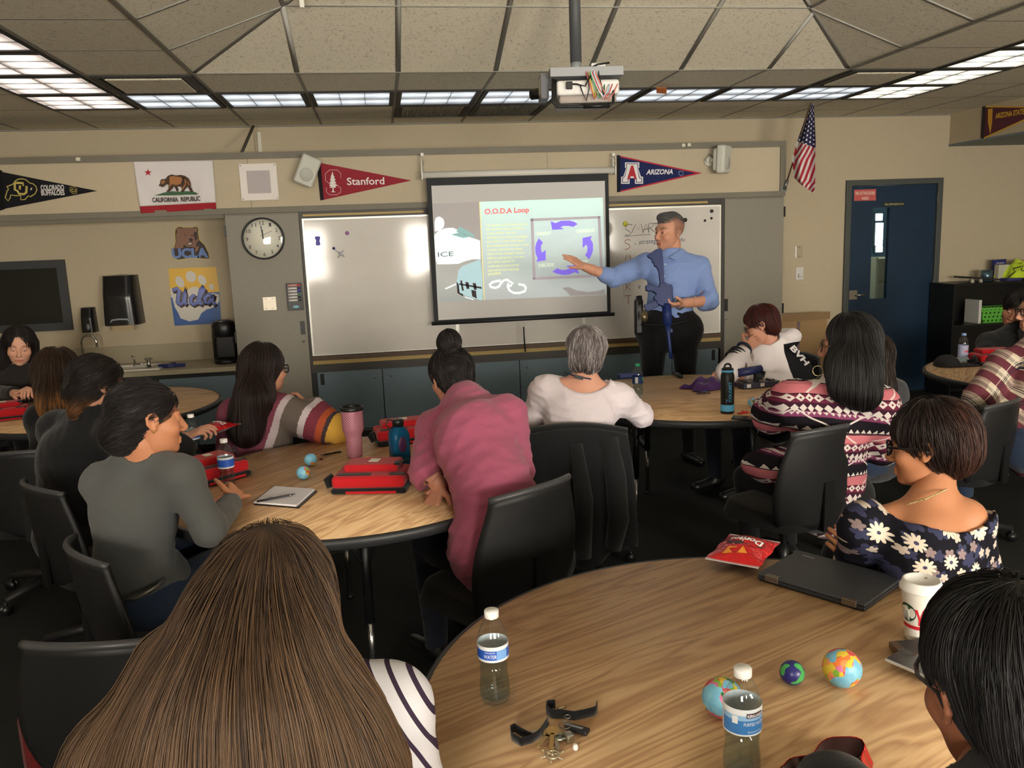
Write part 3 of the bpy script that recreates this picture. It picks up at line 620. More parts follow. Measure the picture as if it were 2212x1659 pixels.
pic('slide_glow', [[(942, 470), (950, 468), (957, 473), (960, 481), (958, 491), (950, 497), (940, 500), (939, 480)]], (250, 240, 246), .8, .0012)
mb = MB(); ptext(mb, 'ICE', (946, 555), (980, 553), 10, Yp-.0016, .005); wb(mb, 'slide_lettering', E_((110, 124, 126), .1), ps)
m_pn = M('slide_panel', (190, 214, 208), .9, emit=.45); vx, vy, vz = m_pn.xyz(m_pn.coord()); nz = m_pn.noise(m_pn.coord(scale=(1, 1, 2.2)), 2.2, 3, .5, .7)
zc_ = (ib+it)/2-zr; pc = m_pn.ramp((vz-zc_)*1.0+0.5+(nz-0.5)*0.22, [(0.0, (176, 180, 182)), (.38, (186, 198, 196)), (.62, (198, 216, 216)), (.86, (206, 236, 228)), (1, (202, 240, 224))]); m_pn.base(pc); m_pn.lk(pc, m_pn.b.inputs['Emission Color'])
mb = MB().slab([atY(x, y, Yp-.0006) for x, y in ((1036, 436), (1302, 427), (1310, 637), (1046, 648))], .0004, (0, -1, 0)); wb(mb, 'slide_panel', m_pn, ps)
pic('slide_panel_edge', [[(1035, 436), (1037, 436), (1047, 648), (1045, 648)]], (232, 226, 160), .4, .0012)
pic('slide_box_border', [[(1146, 472), (1297, 466.5), (1297, 472), (1146, 478)], [(1146, 472), (1152, 472), (1157, 603), (1151, 604)], [(1291, 467), (1297, 467), (1303, 597), (1297, 598)], [(1150, 599), (1303, 592), (1303, 598), (1151, 605)]], (186, 178, 184), .3, .0014)
mb = MB(); ptext(mb, 'O.O.D.A Loop', (1047, 462.5), (1143, 458), 11, Yp-.0018, .035); wb(mb, 'slide_title', E_((236, 128, 134), .3), ps)
body_t = ['The phrase OODA loop refers to', 'the decision cycle of observe,', 'orient, decide, and act,', 'developed by military strategist', 'and USAF Colonel John Boyd.', 'Boyd applied the concept to the', 'combat operations process,', 'often at the strategic level in', 'military operations. It is now', 'also often applied to', 'understand commercial', 'operations and learning', 'processes.']
mb = MB()
ends = [1140, 1134, 1116, 1140, 1133, 1142, 1130, 1133, 1133, 1112, 1121, 1121, 1083]
for i, t_ in enumerate(body_t):
    y = 488+i*8.85; ptext(mb, t_, (1050+i*.35, y+1), (ends[i], y-2-.25), 4.8, Yp-.0018, .012)
wb(mb, 'slide_text', E_((226, 232, 160), .45), ps)
for t_, a, b in (('ORIENT', (1158, 508.5), (1192, 507)), ('OBSERVE', (1244, 503), (1285, 501)), ('DECIDE', (1164, 577), (1197, 575)), ('ACT', (1246, 570.5), (1271, 569))): mb = MB(); ptext(mb, t_, a, b, 7, Yp-.0018, .012); wb(mb, 'slide_word', E_((226, 244, 214), .55), ps)
def arc_arrow(c, pts): return pts
m_arrow = [[(1189.5, 478), (1200, 482), (1212, 477), (1230, 476.5), (1240, 479), (1248, 484), (1238, 490), (1228, 488), (1217, 488), (1211, 491), (1218, 495), (1193, 496.5)],
 [(1164, 515), (1173, 524), (1169, 530), (1168.5, 540), (1171, 546), (1178.5, 540), (1179, 562), (1158, 565.5), (1162, 559), (1157, 548), (1156, 535), (1159, 524)],
 [(1258.5, 514), (1279, 510), (1275.5, 516), (1281, 526), (1281, 540), (1278, 550), (1272.5, 560), (1264, 551), (1268, 545), (1269.5, 535), (1267, 529), (1265, 529), (1260, 535), (1258.5, 534)],
 [(1193, 587), (1204, 579.5), (1212, 583), (1222, 583), (1231, 580), (1222.5, 574), (1244, 573), (1247, 580), (1251, 592), (1242, 588), (1230, 593), (1216, 594), (1202, 591)]]
pic('slide_arrow', m_arrow, (134, 112, 236), .55, .0018)
mb = MB(); kf = Yp/F
def loop(mb, pts, w_): mb.tube([Vector(atY(x, y, Yp-.002)) for x, y in pts], w_*kf/2, 8, None, True, .1, up=(0, 1, 0))
loop(mb, [(1082, 606), (1074, 607), (1063, 610), (1058, 615), (1060, 620), (1070, 622), (1078, 619), (1082, 612), (1088, 606), (1096, 604), (1100, 608), (1109, 613), (1104, 617), (1098, 618)], 5)
loop(mb, [(1098, 612), (1097, 620), (1101, 628), (1110, 633), (1122, 633), (1134, 629), (1136, 622), (1132, 616), (1120, 614)], 5)
wb(mb, 'slide_handcuffs', E_((244, 248, 248), .6), ps)
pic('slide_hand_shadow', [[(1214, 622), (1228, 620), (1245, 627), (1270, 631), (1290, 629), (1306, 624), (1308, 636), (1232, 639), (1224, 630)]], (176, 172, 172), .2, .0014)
# ================================================================ pennants, flags, posters, speakers, sink corner, shelf
Yd = YC-.004
def felt(name, col): return fabric(name, col, .15, 300, .95, .15)
def pennant(lab, outline, col, strip, parts, group='college pennants', edge=None):
    c0 = atY(*outline[0], Yd); o = wthing('pennant', lab, 'pennant', (c0[0], Yd, c0[2]), group)
    wb(MB().slab([atY(x, y, Yd) for x, y in outline], .003, (0, -1, 0)), 'felt', felt('felt_%d' % len(bpy.data.materials), col), o)
    if edge: wb(MB().slab([atY(x, y, Yd-.0005) for x, y in edge[0]], .001, (0, -1, 0)), 'border', C(edge[1], .9), o)
    wb(MB().slab([atY(x, y, Yd-.001) for x, y in strip[0]], .003, (0, -1, 0)), 'edge_band', felt('felt_%d' % len(bpy.data.materials), strip[1]), o)
    for nm, fn, mt in parts:
        mb = MB(); fn(mb); wb(mb, nm, C(mt, .9), o)
    return o
def line(mb, pts, w, Y=Yd-.002, close=False):
    if close: pts = pts+[pts[0]]
    mb.tube([Vector(atY(x, y, Y)) for x, y in pts], w*Y/F/2, 6, None, True, .12, up=(0, 1, 0))
def poly(mb, pts, Y=Yd-.0025): mb.slab([atY(x, y, Y) for x, y in pts], .0008, (0, -1, 0))
# Colorado
def L4(pts, x0=0, y0=340, k=10.05): return [(x0+x/k, y0+y/k) for x, y in pts]
gold = (196, 178, 100)
pennant('black felt pennant with buffalo outline and COLORADO BUFFALOES lettering', [(-8, 367), (2, 371), (210, 412.3), (10, 451), (-4, 453)], (30, 30, 34), ([(-9, 366), (4, 368), (10, 452), (0, 455)], (24, 23, 24)), [
 ('buffalo_outline', lambda m: line(m, L4([(145, 630), (190, 620), (290, 575), (330, 510), (400, 470), (490, 465), (570, 490), (640, 555), (720, 575), (780, 630), (800, 710), (760, 790), (660, 855), (620, 830), (540, 915), (450, 920), (450, 830), (330, 830), (230, 815), (215, 890), (175, 945), (110, 870), (140, 790), (150, 730), (180, 700), (170, 660)]), 2.0, close=True), gold),
 ('cu_emblem', lambda m: (line(m, L4([(500, 620), (500, 560), (340, 550), (320, 580), (320, 700), (380, 730), (410, 790), (520, 800), (570, 760), (575, 620)]), 4.6), line(m, L4([(430, 610), (430, 700)]), 4.2)), gold),
 ('buffalo_eye', lambda m: poly(m, L4([(700, 650), (690, 690), (675, 715), (655, 700), (665, 670)])), (215, 208, 180)),
 ('lettering', lambda m: (ptext(m, 'COLORADO', (88.5, 411), (139, 410), 10, Yd-.0025, .035), ptext(m, 'BUFFALOES', (89.5, 422), (140, 421), 9.6, Yd-.0025, .035)), (206, 202, 200)),
 ('small_emblem', lambda m: (line(m, L4([(1520, 650), (1620, 640), (1670, 690), (1660, 780), (1580, 790), (1520, 730)]), .9, close=True), line(m, L4([(1610, 700), (1560, 680), (1550, 720), (1590, 750), (1640, 740), (1640, 690)]), 1.6)), gold)])
# Stanford
def Z2(pts): return [(550+x/3.95, y/3.95) for x, y in pts]
pennant('crimson felt pennant with tree emblem and Stanford lettering', Z2([(560, 1390), (1340, 1540), (590, 1705), (560, 1710)]), (158, 52, 62), (Z2([(528, 1385), (562, 1388), (592, 1706), (560, 1710)]), (44, 38, 42)), [
 ('letter_emblem_outline', lambda m: line(m, Z2([(735, 1520), (735, 1480), (705, 1450), (640, 1450), (605, 1480), (605, 1540), (640, 1570), (700, 1575), (735, 1605), (735, 1640), (700, 1662), (640, 1662), (612, 1635), (612, 1600)]), 1.1), (214, 178, 176)),
 ('tree_emblem', lambda m: poly(m, Z2([(662, 1462), (672, 1485), (668, 1490), (684, 1510), (676, 1514), (692, 1535), (680, 1540), (698, 1562), (684, 1566), (704, 1585), (688, 1590), (696, 1602), (674, 1600), (676, 1632), (694, 1640), (650, 1640), (664, 1630), (664, 1600), (640, 1604), (650, 1590), (636, 1586), (650, 1566), (638, 1562), (652, 1540), (642, 1536), (654, 1512), (648, 1508), (658, 1488)])), (226, 220, 214)),
 ('lettering', lambda m: ptext(m, 'Stanford', Z2([(790, 1578)])[0], Z2([(1108, 1572)])[0], 14.5, Yd-.0025, .012), (232, 226, 220))])
# Arizona
def Z3(pts): return [(1100+x/3.95, y/3.95) for x, y in pts]
def blockA(m, grow, Y): 
    g = grow; poly(m, Z3([(990-g, 1388-g), (1108+g, 1388-g), (1108+g, 1430+g), (1098+g*.5, 1432), (1122+g, 1510-g), (1140+g, 1510-g), (1140+g, 1566+g), (1075-g, 1566+g), (1075-g, 1520), (1025+g, 1520), (1025+g, 1566+g), (957-g, 1566+g), (957-g, 1510-g), (975-g, 1508), (1000-g*.5, 1432), (990-g, 1430+g)]), Y)
pennant('navy felt pennant with red rim, block letter A and ARIZONA lettering', Z3([(935, 1328), (1645, 1477), (940, 1640)]), (40, 48, 92), (Z3([(918, 1322), (948, 1326), (948, 1636), (920, 1642)]), (34, 36, 48)), [
 ('letter_a_outline', lambda m: blockA(m, 2, Yd-.0025), (226, 224, 226)), ('letter_a_inset', lambda m: blockA(m, -7, Yd-.0035), (46, 50, 92)),
 ('letter_a_white', lambda m: blockA(m, -13, Yd-.0045), (228, 222, 222)),
 ('letter_a', lambda m: (poly(m, Z3([(1040, 1412), (1058, 1412), (1090, 1530), (1068, 1530), (1062, 1505), (1036, 1505), (1030, 1530), (1006, 1530)]), Yd-.0055)), (178, 48, 58)),
 ('lettering', lambda m: ptext(m, 'ARIZONA', Z3([(1168, 1488)])[0], Z3([(1396, 1484)])[0], 10.5, Yd-.0025, .03, .25), (226, 222, 226)),
 ('small_crest', lambda m: line(m, Z3([(1448, 1462), (1484, 1462), (1484, 1490), (1466, 1500), (1448, 1490)]), 1.2, close=True), (150, 160, 196))],
 edge=(Z3([(948, 1330), (1648, 1477), (948, 1638), (948, 1626), (1590, 1477), (948, 1342)]), (176, 44, 62)))
# Arizona State on the beam side
bX = bx[0]-.004; p = atX(2125, 262, bX); c0 = p
def pX(x, y, dx=0.0): return atX(x, y, bX-dx)
o = wthing('pennant', 'maroon and gold ARIZONA STATE pennant on the side of the right beam', 'pennant', tuple(c0), 'college pennants')
wb(MB().slab([pX(x, y) for x, y in ((2128, 229), (2270, 232), (2123, 298))], .003, (-1, 0, 0)), 'felt', felt('felt_asu', (92, 34, 48)), o)
wb(MB().slab([pX(x, y, .001) for x, y in ((2128, 229), (2275, 230), (2275, 233), (2128, 232))], .001, (-1, 0, 0)), 'border', C((214, 170, 60), .9), o)
wb(MB().slab([pX(x, y, .001) for x, y in ((2123, 298), (2270, 231), (2270, 234), (2124, 301))], .001, (-1, 0, 0)), 'border', C((214, 170, 60), .9), o)
wb(MB().slab([pX(x, y, .002) for x, y in ((2122, 228), (2129, 229), (2125, 300), (2118, 298))], .003, (-1, 0, 0)), 'edge_band', felt('felt_asu2', (38, 28, 30)), o)
mb = MB(); a, b, c_ = Vector(pX(2150, 256, .003)), Vector(pX(2212, 246, .003)), Vector(pX(2150, 245, .003)); text(mb, 'ARIZONA STATE', a, b-a, Vector((0, 0, (c_-a).z)), .03); wb(mb, 'lettering', C((222, 178, 60), .9), o)
wb(MB().slab([pX(x, y, .003) for x, y in ((2134, 236), (2144, 234), (2143, 262), (2139, 290), (2134, 264))], .001, (-1, 0, 0)), 'pitchfork_emblem', C((214, 160, 56), .9), o)
# bear flag
def Z5(pts): return [(280+x/6.506, 330+y/6.506) for x, y in pts]
fl = wthing('state_flag', 'white bear flag with red bottom stripe pinned over the soffit', 'flag', tuple(atY(375, 405, Yd)))
cnr = [np.array(q) for q in Z5([(48, 125), (1165, 108), (1218, 790), (160, 852)])]
def fq(u, v, dy=0.0):
    q = cnr[0]*(1-u)*(1-v)+cnr[1]*u*(1-v)+cnr[2]*u*v+cnr[3]*(1-u)*v; p = atY(q[0], q[1], YC-.016-dy)
    wv_ = .004*math.sin(9*u+2*v)*v+.003*math.sin(21*u-7*v)*(0.3+v)+0.012*math.exp(-((u-.92+.15*v)/.04)**2)*v
    return (p[0], p[1]-wv_, p[2])
wb(MB().grid(lambda u, v: fq(u, v*.865), 50, 26), 'white_field', fabric('flag_white', (222, 216, 214), .05, 400, .9, .2), fl, solid=.001)
wb(MB().grid(lambda u, v: fq(u, .865+v*.135), 50, 6), 'red_stripe', fabric('flag_red', (160, 44, 54), .1, 400, .9, .2), fl, solid=.001)
def flagpart(nm, polys, col, dy):
    mb = MB()
    for q in polys:
        mb.slab([atY(*z, YC-.027-dy) for z in Z5(q)], .0008, (0, -1, 0))
    wb(mb, nm, C(col, .9), fl)
star = [(258+ (52 if k % 2 == 0 else 21)*math.sin(k*PI/5)*1.05, 278-(52 if k % 2 == 0 else 21)*math.cos(k*PI/5)) for k in range(10)]
flagpart('star', [star], (176, 40, 56), 0)
flagpart('grass', [[(340, 600), (400, 585), (480, 560), (600, 540), (700, 548), (800, 538), (900, 545), (966, 575), (940, 590), (800, 590), (640, 598), (500, 600)]], (66, 96, 70), 0)
flagpart('bear', [[(410, 455), (430, 430), (432, 395), (446, 372), (462, 370), (500, 368), (540, 322), (590, 303), (650, 318), (720, 310), (780, 325), (830, 360), (858, 420), (862, 480), (885, 520), (894, 548), (850, 550), (842, 510), (812, 475), (785, 510), (760, 550), (715, 550), (735, 515), (722, 478), (670, 475), (685, 510), (690, 542), (655, 540), (650, 510), (620, 470), (605, 500), (560, 545), (510, 552), (545, 510), (550, 450), (520, 440), (480, 478), (450, 484), (440, 468), (415, 468)]], (78, 58, 46), .001)
flagpart('bear_highlight', [[(560, 340), (610, 325), (660, 335), (720, 345), (740, 380), (715, 440), (650, 455), (600, 440), (570, 470), (545, 520), (530, 540), (560, 480), (562, 420)], [(770, 370), (800, 400), (790, 450), (745, 520), (740, 490), (780, 440)], [(445, 400), (480, 385), (500, 400), (480, 430), (450, 445)], [(815, 395), (838, 430), (836, 470), (820, 440)]], (164, 112, 70), .0018)
flagpart('bear_shading', [[(740, 330), (770, 350), (755, 420), (730, 430), (748, 380)], [(415, 452), (440, 458), (435, 466), (418, 466)], [(640, 475), (668, 480), (682, 530), (664, 530)], [(820, 490), (850, 520), (880, 545), (856, 546)]], (52, 40, 38), .0025)
mb = MB(); q = Z5([(320, 694), (685, 688), (724, 686), (996, 672)])
ptext(mb, 'CALIFORNIA', q[0], q[1], 9, YC-.034, .03); wb(mb, 'lettering', C((62, 52, 50), .9), fl); mb = MB(); ptext(mb, 'REPUBLIC', q[2], q[3], 9, YC-.034, .03); wb(mb, 'lettering', C((62, 52, 50), .9), fl)
# white framed wall plate (ceiling-style speaker grille) next to the flag
p4 = Z5([(1532, 158), (2062, 148), (2102, 662), (1575, 682)]); A, B = atY(*p4[0]), atY(*p4[2]); x0, x1, z0, z1_ = (A[0]+atY(*p4[3])[0])/2, (B[0]+atY(*p4[1])[0])/2, B[2], A[2]
o = wthing('wall_grille', 'square white wall grille with grey centre between flag and left speaker', 'grille', ((x0+x1)/2, YC, z0))
wb(MB().box((x0, YC-.012, z0), (x1, YC-.0005, z1_), bev=.004), 'frame', C((226, 218, 210), .6), o); d = (x1-x0)*.19
wb(MB().box((x0+d, YC-.0135, z0+d), (x1-d, YC-.0115, z1_-d)), 'grille_face', C((182, 172, 170), .8), o)
for fx in (.05, .95):
    for fz in (.05, .95): wb(MB().cyl((x0+(x1-x0)*fx, YC-.012, z0+(z1_-z0)*fz), (x0+(x1-x0)*fx, YC-.0145, z0+(z1_-z0)*fz), .0045, n=8), 'screw', C((120, 116, 112), .4, .6), o)
# loudspeakers
def speaker(lab, px, py, rots, size, side):
    p = atY(px, py, YC-.12); o = thing('loudspeaker', lab, 'loudspeaker', tuple(p), 0, 'white loudspeakers on the soffit'); R_ = Matrix.Rotation(rots[2], 4, 'Z') @ Matrix.Rotation(rots[0], 4, 'X') @ Matrix.Rotation(rots[1], 4, 'Y')
    w_, d_, h_ = size; mb = MB(); ws = C((206, 204, 190), .6)
    mb.box((-w_/2, -.02, -h_/2), (w_/2, .05, h_/2), R_, bev=.018); mb.box((-w_*.36, .04, -h_*.40), (w_*.36, .09, h_*.40), R_, bev=.02); mb.build('cabinet', ws, o)
    MB().box((-w_/2+.008, -.026, -h_/2+.008), (w_/2-.008, -.014, h_/2-.008), R_, bev=.005).build('grille', C((196, 195, 182), .8), o)
    mb = MB(); mb.lathe([(w_*.34, 0), (w_*.33, .002), (0, .0022)], 28, M4=R_ @ frame((0.0, -.026, -h_*.13), (1, 0, 0), (0, -1, 0))); mb.build('woofer', C((180, 180, 168), .8), o)
    mb = MB(); bk = R_ @ Vector((0, .09, 0)); mb.cyl(bk, (bk.x+side*.03, .118, bk.z-.01), .018, n=12); mb.lathe([(.045, 0), (.045, .012), (.03, .02), (0, .02)], 24, M4=frame((bk.x+side*.03, .119, bk.z-.01), (1, 0, 0), (0, -1, 0))); mb.build('wall_mount', ws, o)
    mb = MB(); mb.tube([bk, bk+Vector((side*.05, .0, .05)), bk+Vector((side*.08, .01, .0)), (bk.x+side*.05, .11, bk.z-.02)], .003, 6); mb.build('cable', m_blackpl, o)
speaker('white tilted loudspeaker between the wall grille and the red pennant', 664, 369, (.12, .42, .10), (.155, .1, .235), -.3)
speaker('white loudspeaker turned aside, at the right end of the soffit', 1566, 344, (.05, -.02, .82), (.165, .12, .235), -1)
# small fittings on the rail
for (x, y, l) in ((169, 344, 'small white plastic hook on the grey rail above the black pennant'), (1476, 314, 'tiny white cable clip on the upper rail near the right loudspeaker'), (1488, 313, 'tiny white square tab on the upper rail near the right loudspeaker')):
    p = atY(x, y, YC-.02); tag(MB().box((-.016, -.012, -.014), (.016, .006, .014), bev=.005).build('rail_clip', C((214, 210, 190), .5), org=None), l, 'clip', 'rail clips').location = p
# conduit strut and white cable cover
a, b = np.array(atZ(547, 273, HC-.02)), atY(522, 330, YC-.01); tag(MB().tube([a, b], .0125, 10).build('conduit', C((96, 92, 84), .4, .5), org=tuple(b)), 'slanted grey conduit running from the ceiling down to the soffit', 'conduit')
p, q = atY(554, 285, YWALL-.012), atY(563, 331, YWALL-.012); tag(MB().box((p[0], YWALL-.014, 2.44), (p[0]+.034, YWALL-.001, p[2]), bev=.003).build('cable_cover', C((216, 212, 196), .5), org=tuple(p)), 'vertical white cable cover above the soffit beside the conduit', 'cable cover')
# US flag on its staff
bs = atY(1697, 402, YC-.02); tp = atD(1757, 205, depth(bs)-.30)
fo = wthing('national_flag', 'stars and stripes flag hanging from a slanted staff over the door side', 'flag', tuple(bs))
wb(MB().tube([bs, tp], [.007, .005], 8), 'staff', C((92, 74, 44), .5), fo)
wb(MB().ball(tp, .012, 10), 'finial', C((150, 120, 60), .4), fo)
mb = MB(); mb.box((bs[0]-.05, YC-.02, bs[2]-.045), (bs[0]+.012, YC-.002, bs[2]-.005)); mb.cyl(bs-np.array([0.012, .0, .03]), bs+(tp-bs)*.07, .014, n=12); wb(mb, 'bracket', C((130, 130, 128), .35, .7), fo)
dF = depth(bs)-.22
def flagpos(u, v):                                      # u across (0 hoist side .. 1), v along the drop
    L = [(1755, 208), (1737, 262), (1722, 305), (1711, 345), (1715, 383), (1728, 397)]; Rr = [(1757, 208), (1760, 262), (1762, 305), (1761, 345), (1761, 395), (1759, 418)]
    t = v*5; i = min(int(t), 4); f = t-i; l = np.array(L[i])*(1-f)+np.array(L[i+1])*f; r = np.array(Rr[i])*(1-f)+np.array(Rr[i+1])*f
    q = l*(1-u)+r*u; return q
m_us = M('flag_cloth', (220, 215, 212), .85, spec=.1); uvn = m_us.n('ShaderNodeUVMap'); us, vs_, _z = m_us.xyz(uvn.outputs[0])
sx = us*0.86+vs_*1.55; st = ((sx*5.2).frac()).gt(0.5); st2 = (((0.35-us)*2.2+vs_*6.0).frac()).gt(0.5); isfold = (us+vs_*.16).lt(0.17)*vs_.lt(.82); canton = (vs_+us*-0.07).lt(0.40)
stripe = st*(1.0-isfold)+st2*isfold
cu = (us*5.0).frac()-0.5; cv = (vs_*22.0+(us*5.0).floor()*0.5).frac()-0.5; star_ = (cu*cu+cv*cv*1.1).lt(0.06)
m_us.base(m_us.mix(canton, m_us.mix(stripe, (206, 198, 194), (160, 44, 56)), m_us.mix(star_, (46, 46, 76), (210, 205, 205))))
mb = MB(); nu, nv = 28, 60
def fpos3(u, v): q = flagpos(u, v); p = atD(q[0], q[1], dF+.035*math.sin(u*9+v*2)*min(1, v*3)+(0.04*(1-min(1, u*5)))); return p
mb.grid(fpos3, nu, nv); o = wb(mb, 'flag_cloth', m_us, fo)
uvl = o.data.uv_layers.new(name='UVMap')
for p_ in o.data.polygons:
    for li, vi in zip(p_.loop_indices, p_.vertices): uvl.data[li].uv = ((vi//(nv+1))/nu, (vi % (nv+1))/nv)
# round sticker bear, poster
def Z5b(pts): return Z5(pts)
YS = YWALL-.003
def stk(o, nm, polys, col, dy, rough=.5):
    mb = MB()
    for q in polys: mb.slab([atY(x, y, YS-dy) for x, y in Z5(q)], .0008, (0, -1, 0))
    wb(mb, nm, C(col, rough), o)
sk = wthing('bear_sticker', 'brown bear head decal over blue UCLA letters on the alcove wall', 'decal', tuple(atY(410, 525, YS)))
stk(sk, 'yellow_edge', [[(640, 1075), (680, 1035), (760, 1045), (880, 1045), (940, 1030), (972, 1060), (965, 1130), (985, 1220), (1060, 1300), (1110, 1400), (1128, 1490), (1080, 1495), (850, 1480), (680, 1510), (600, 1470), (575, 1345), (615, 1335), (640, 1260), (632, 1140)]], (206, 184, 80), 0)
stk(sk, 'dark_outline', [[(646, 1078), (682, 1042), (760, 1052), (880, 1052), (938, 1038), (965, 1062), (958, 1130), (978, 1225), (1055, 1305), (1105, 1405), (1120, 1484), (1080, 1488), (850, 1472), (680, 1502), (606, 1465), (582, 1350), (622, 1340), (648, 1260), (640, 1140)]], (52, 38, 34), .001)
stk(sk, 'bear_head', [[(655, 1080), (685, 1050), (720, 1065), (760, 1055), (870, 1056), (905, 1060), (935, 1045), (958, 1068), (940, 1110), (960, 1200), (975, 1240), (940, 1260), (930, 1330), (980, 1300), (960, 1370), (915, 1400), (925, 1340), (870, 1320), (820, 1325), (760, 1290), (750, 1340), (628, 1345), (655, 1260), (650, 1150), (672, 1110)]], (136, 96, 76), .002)
stk(sk, 'bear_muzzle', [[(830, 1215), (860, 1198), (890, 1215), (885, 1245), (850, 1250)], [(800, 1265), (890, 1265), (880, 1290), (850, 1300), (820, 1290)], [(770, 1150), (795, 1160), (800, 1172), (775, 1165)], [(862, 1160), (900, 1148), (895, 1165), (870, 1172)], [(905, 1110), (945, 1120), (950, 1210), (930, 1240), (905, 1180)]], (50, 34, 32), .003)
stk(sk, 'teeth', [[(812, 1272), (880, 1272), (870, 1284), (840, 1290)]], (226, 220, 212), .004)
mb = MB(); q = Z5([(600, 1480), (1105, 1480)]); a = Z5([(598, 1478)])[0]; b = Z5([(1108, 1478)])[0]; ptext(mb, 'UCLA', (a[0], a[1]), (b[0], b[1]-2), 19, YS-.005, .05); wb(mb, 'lettering', C((104, 132, 190), .5), sk)
def Zp(pts): return [(340+x/7.373, 560+y/7.373) for x, y in pts]
ps_ = wthing('poster', 'yellow and blue Ucla paw print poster above the counter', 'poster', tuple(atY(423, 640, YS)))
def stp(nm, polys, col, dy, rough=.35):
    mb = MB()
    for q in polys: mb.slab([atY(x, y, YS-dy) for x, y in Zp(q)], .0007, (0, -1, 0))
    wb(mb, nm, C(col, rough), ps_)
stp('yellow_sheet', [[(178, 150), (935, 120), (985, 520), (205, 560)]], (224, 178, 66), 0)
stp('blue_sheet', [[(205, 560), (985, 520), (1018, 1020), (275, 1060)]], (58, 94, 156), 0)
def ell(cx, cy, a, b, t, n=18): return [(cx+a*math.cos(k*2*PI/n)*math.cos(t)-b*math.sin(k*2*PI/n)*math.sin(t), cy+a*math.cos(k*2*PI/n)*math.sin(t)+b*math.sin(k*2*PI/n)*math.cos(t)) for k in range(n)]
stp('paw_print', [ell(355, 360, 62, 98, -.5), ell(535, 278, 80, 92, -.5), ell(712, 330, 58, 88, -.6), ell(862, 440, 38, 50, -.4), [(205, 455), (260, 470), (420, 520), (560, 440), (640, 440), (720, 560), (900, 540), (975, 560), (985, 660), (940, 740), (860, 780), (780, 800), (700, 860), (650, 960), (510, 990), (370, 940), (330, 850), (280, 770), (240, 620), (215, 600)]], (206, 202, 192), .001)
mb = MB()
def scr(pts, w_, dy): mb.tube([Vector(atY(*z, YS-dy)) for z in Zp(pts)], w_*YS/F/2/7.373, 8, None, True, .1, up=(0, 1, 0))
SC_ = [[(270, 520), (262, 480), (310, 465), (345, 500), (330, 600), (320, 690), (360, 720), (410, 690), (440, 560), (450, 460), (430, 560), (430, 690), (470, 720)], [(600, 590), (570, 580), (530, 620), (530, 690), (570, 720), (630, 690), (700, 560), (750, 470), (730, 430), (690, 480), (665, 600), (670, 700), (720, 715)], [(860, 580), (800, 570), (750, 620), (760, 700), (800, 710), (860, 640), (890, 560), (860, 690), (890, 715), (930, 690)]]
for s_ in SC_: scr([(x+22, y+26) for x, y in s_], 62, .0022)
wb(mb, 'script_shadow', C((78, 62, 66), .4), ps_); mb = MB()
for s_ in SC_: scr(s_, 56, .004)
wb(mb, 'script_lettering', C((112, 124, 186), .4), ps_)
# window of the alcove (left)
A, B = atY(-60, 570, YWALL), atY(158, 712, YWALL); x0, x1 = A[0]-.3, (atY(141, 560, YWALL)[0]+atY(159, 710, YWALL)[0])/2; z0, z1_ = atY(80, 716, YWALL)[2], atY(70, 563, YWALL)[2]
mb = MB(); t = .068
for lo, hi in (((x0, z0), (x0+t, z1_)), ((x1-t, z0), (x1, z1_)), ((x0+t, z0), (x1-t, z0+t)), ((x0+t, z1_-t), (x1-t, z1_))): mb.box((lo[0], YWALL-.03, lo[1]), (hi[0], YWALL-.001, hi[1]))
o = struct(mb, 'window_1', C((56, 58, 60), .5)); MB().box((x0+t, YWALL-.010, z0+t), (x1-t, YWALL-.002, z1_-t)).build('pane', C((26, 27, 26), .12), o)
# towel and soap dispensers
def dispenser(nm, lab, x0, y0, x1, y1, dep, extra):
    a, b = atY(x0, y0, YWALL-.1), atY(x1, y1, YWALL-.1); cx = (a[0]+b[0])/2; o = wthing(nm, lab, 'dispenser', (cx, YWALL, b[2])); w_, h_ = (b[0]-a[0])/2, a[2]-b[2]
    def f(u, v):
        an = -PI/2+PI*u; t = v; prof = .80+.2*math.sin(PI*min(1, t*1.25+.1)) if t > .7 else 1.0-.0*t
        sc_ = (1-.12*t); sx_ = w_*sc_*(abs(math.sin(an))**.45)*(1 if an > 0 else -1); sy = dep*(abs(math.cos(an))**.45)*(1-.25*max(0, t-.6)/.4)
        return (cx+sx_, YWALL-.001-sy, b[2]+h_*t)
    mb = MB().grid(f, 24, 16); top = [f(i/24, 1) for i in range(25)]; mb.add(top+[(cx, YWALL-.02, b[2]+h_*1.02)], [(i, i+1, 25) for i in range(24)]); bot = [f(i/24, 0) for i in range(25)]; mb.add(bot, [tuple(range(25))])
    wb(mb, 'housing', C((26, 26, 27), .22), o); extra(o, cx, a, b, w_, h_, dep); return o
def tow(o, cx, a, b, w_, h_, d):
    wb(MB().tube([(cx-w_*.5, YWALL-d-.004, b[2]+.03), (cx-w_*.42, YWALL-d-.006, b[2]+.05), (cx, YWALL-d-.010, b[2]+.055), (cx+w_*.42, YWALL-d-.006, b[2]+.05), (cx+w_*.5, YWALL-d-.004, b[2]+.03)], .007, 8), 'grey_trim', C((150, 158, 162), .4), o)
    wb(MB().box((cx-w_*.6, YWALL-d*.62, b[2]-.05), (cx+w_*.55, YWALL-d*.6, b[2]+.02)), 'paper_towel', C((186, 166, 130), .9), o)
dispenser('towel_dispenser', 'large black paper towel dispenser on the alcove wall', 215, 597, 308, 699, .2, tow)
dispenser('soap_dispenser', 'small black soap dispenser left of the towel dispenser', 168, 666, 206, 718, .11, lambda o, cx, a, b, w_, h_, d: wb(MB().ball((cx+.01, YWALL-d-.0, b[2]+.05), (.016, .012, .028), 10), 'push_bar', C((120, 120, 124), .2), o))
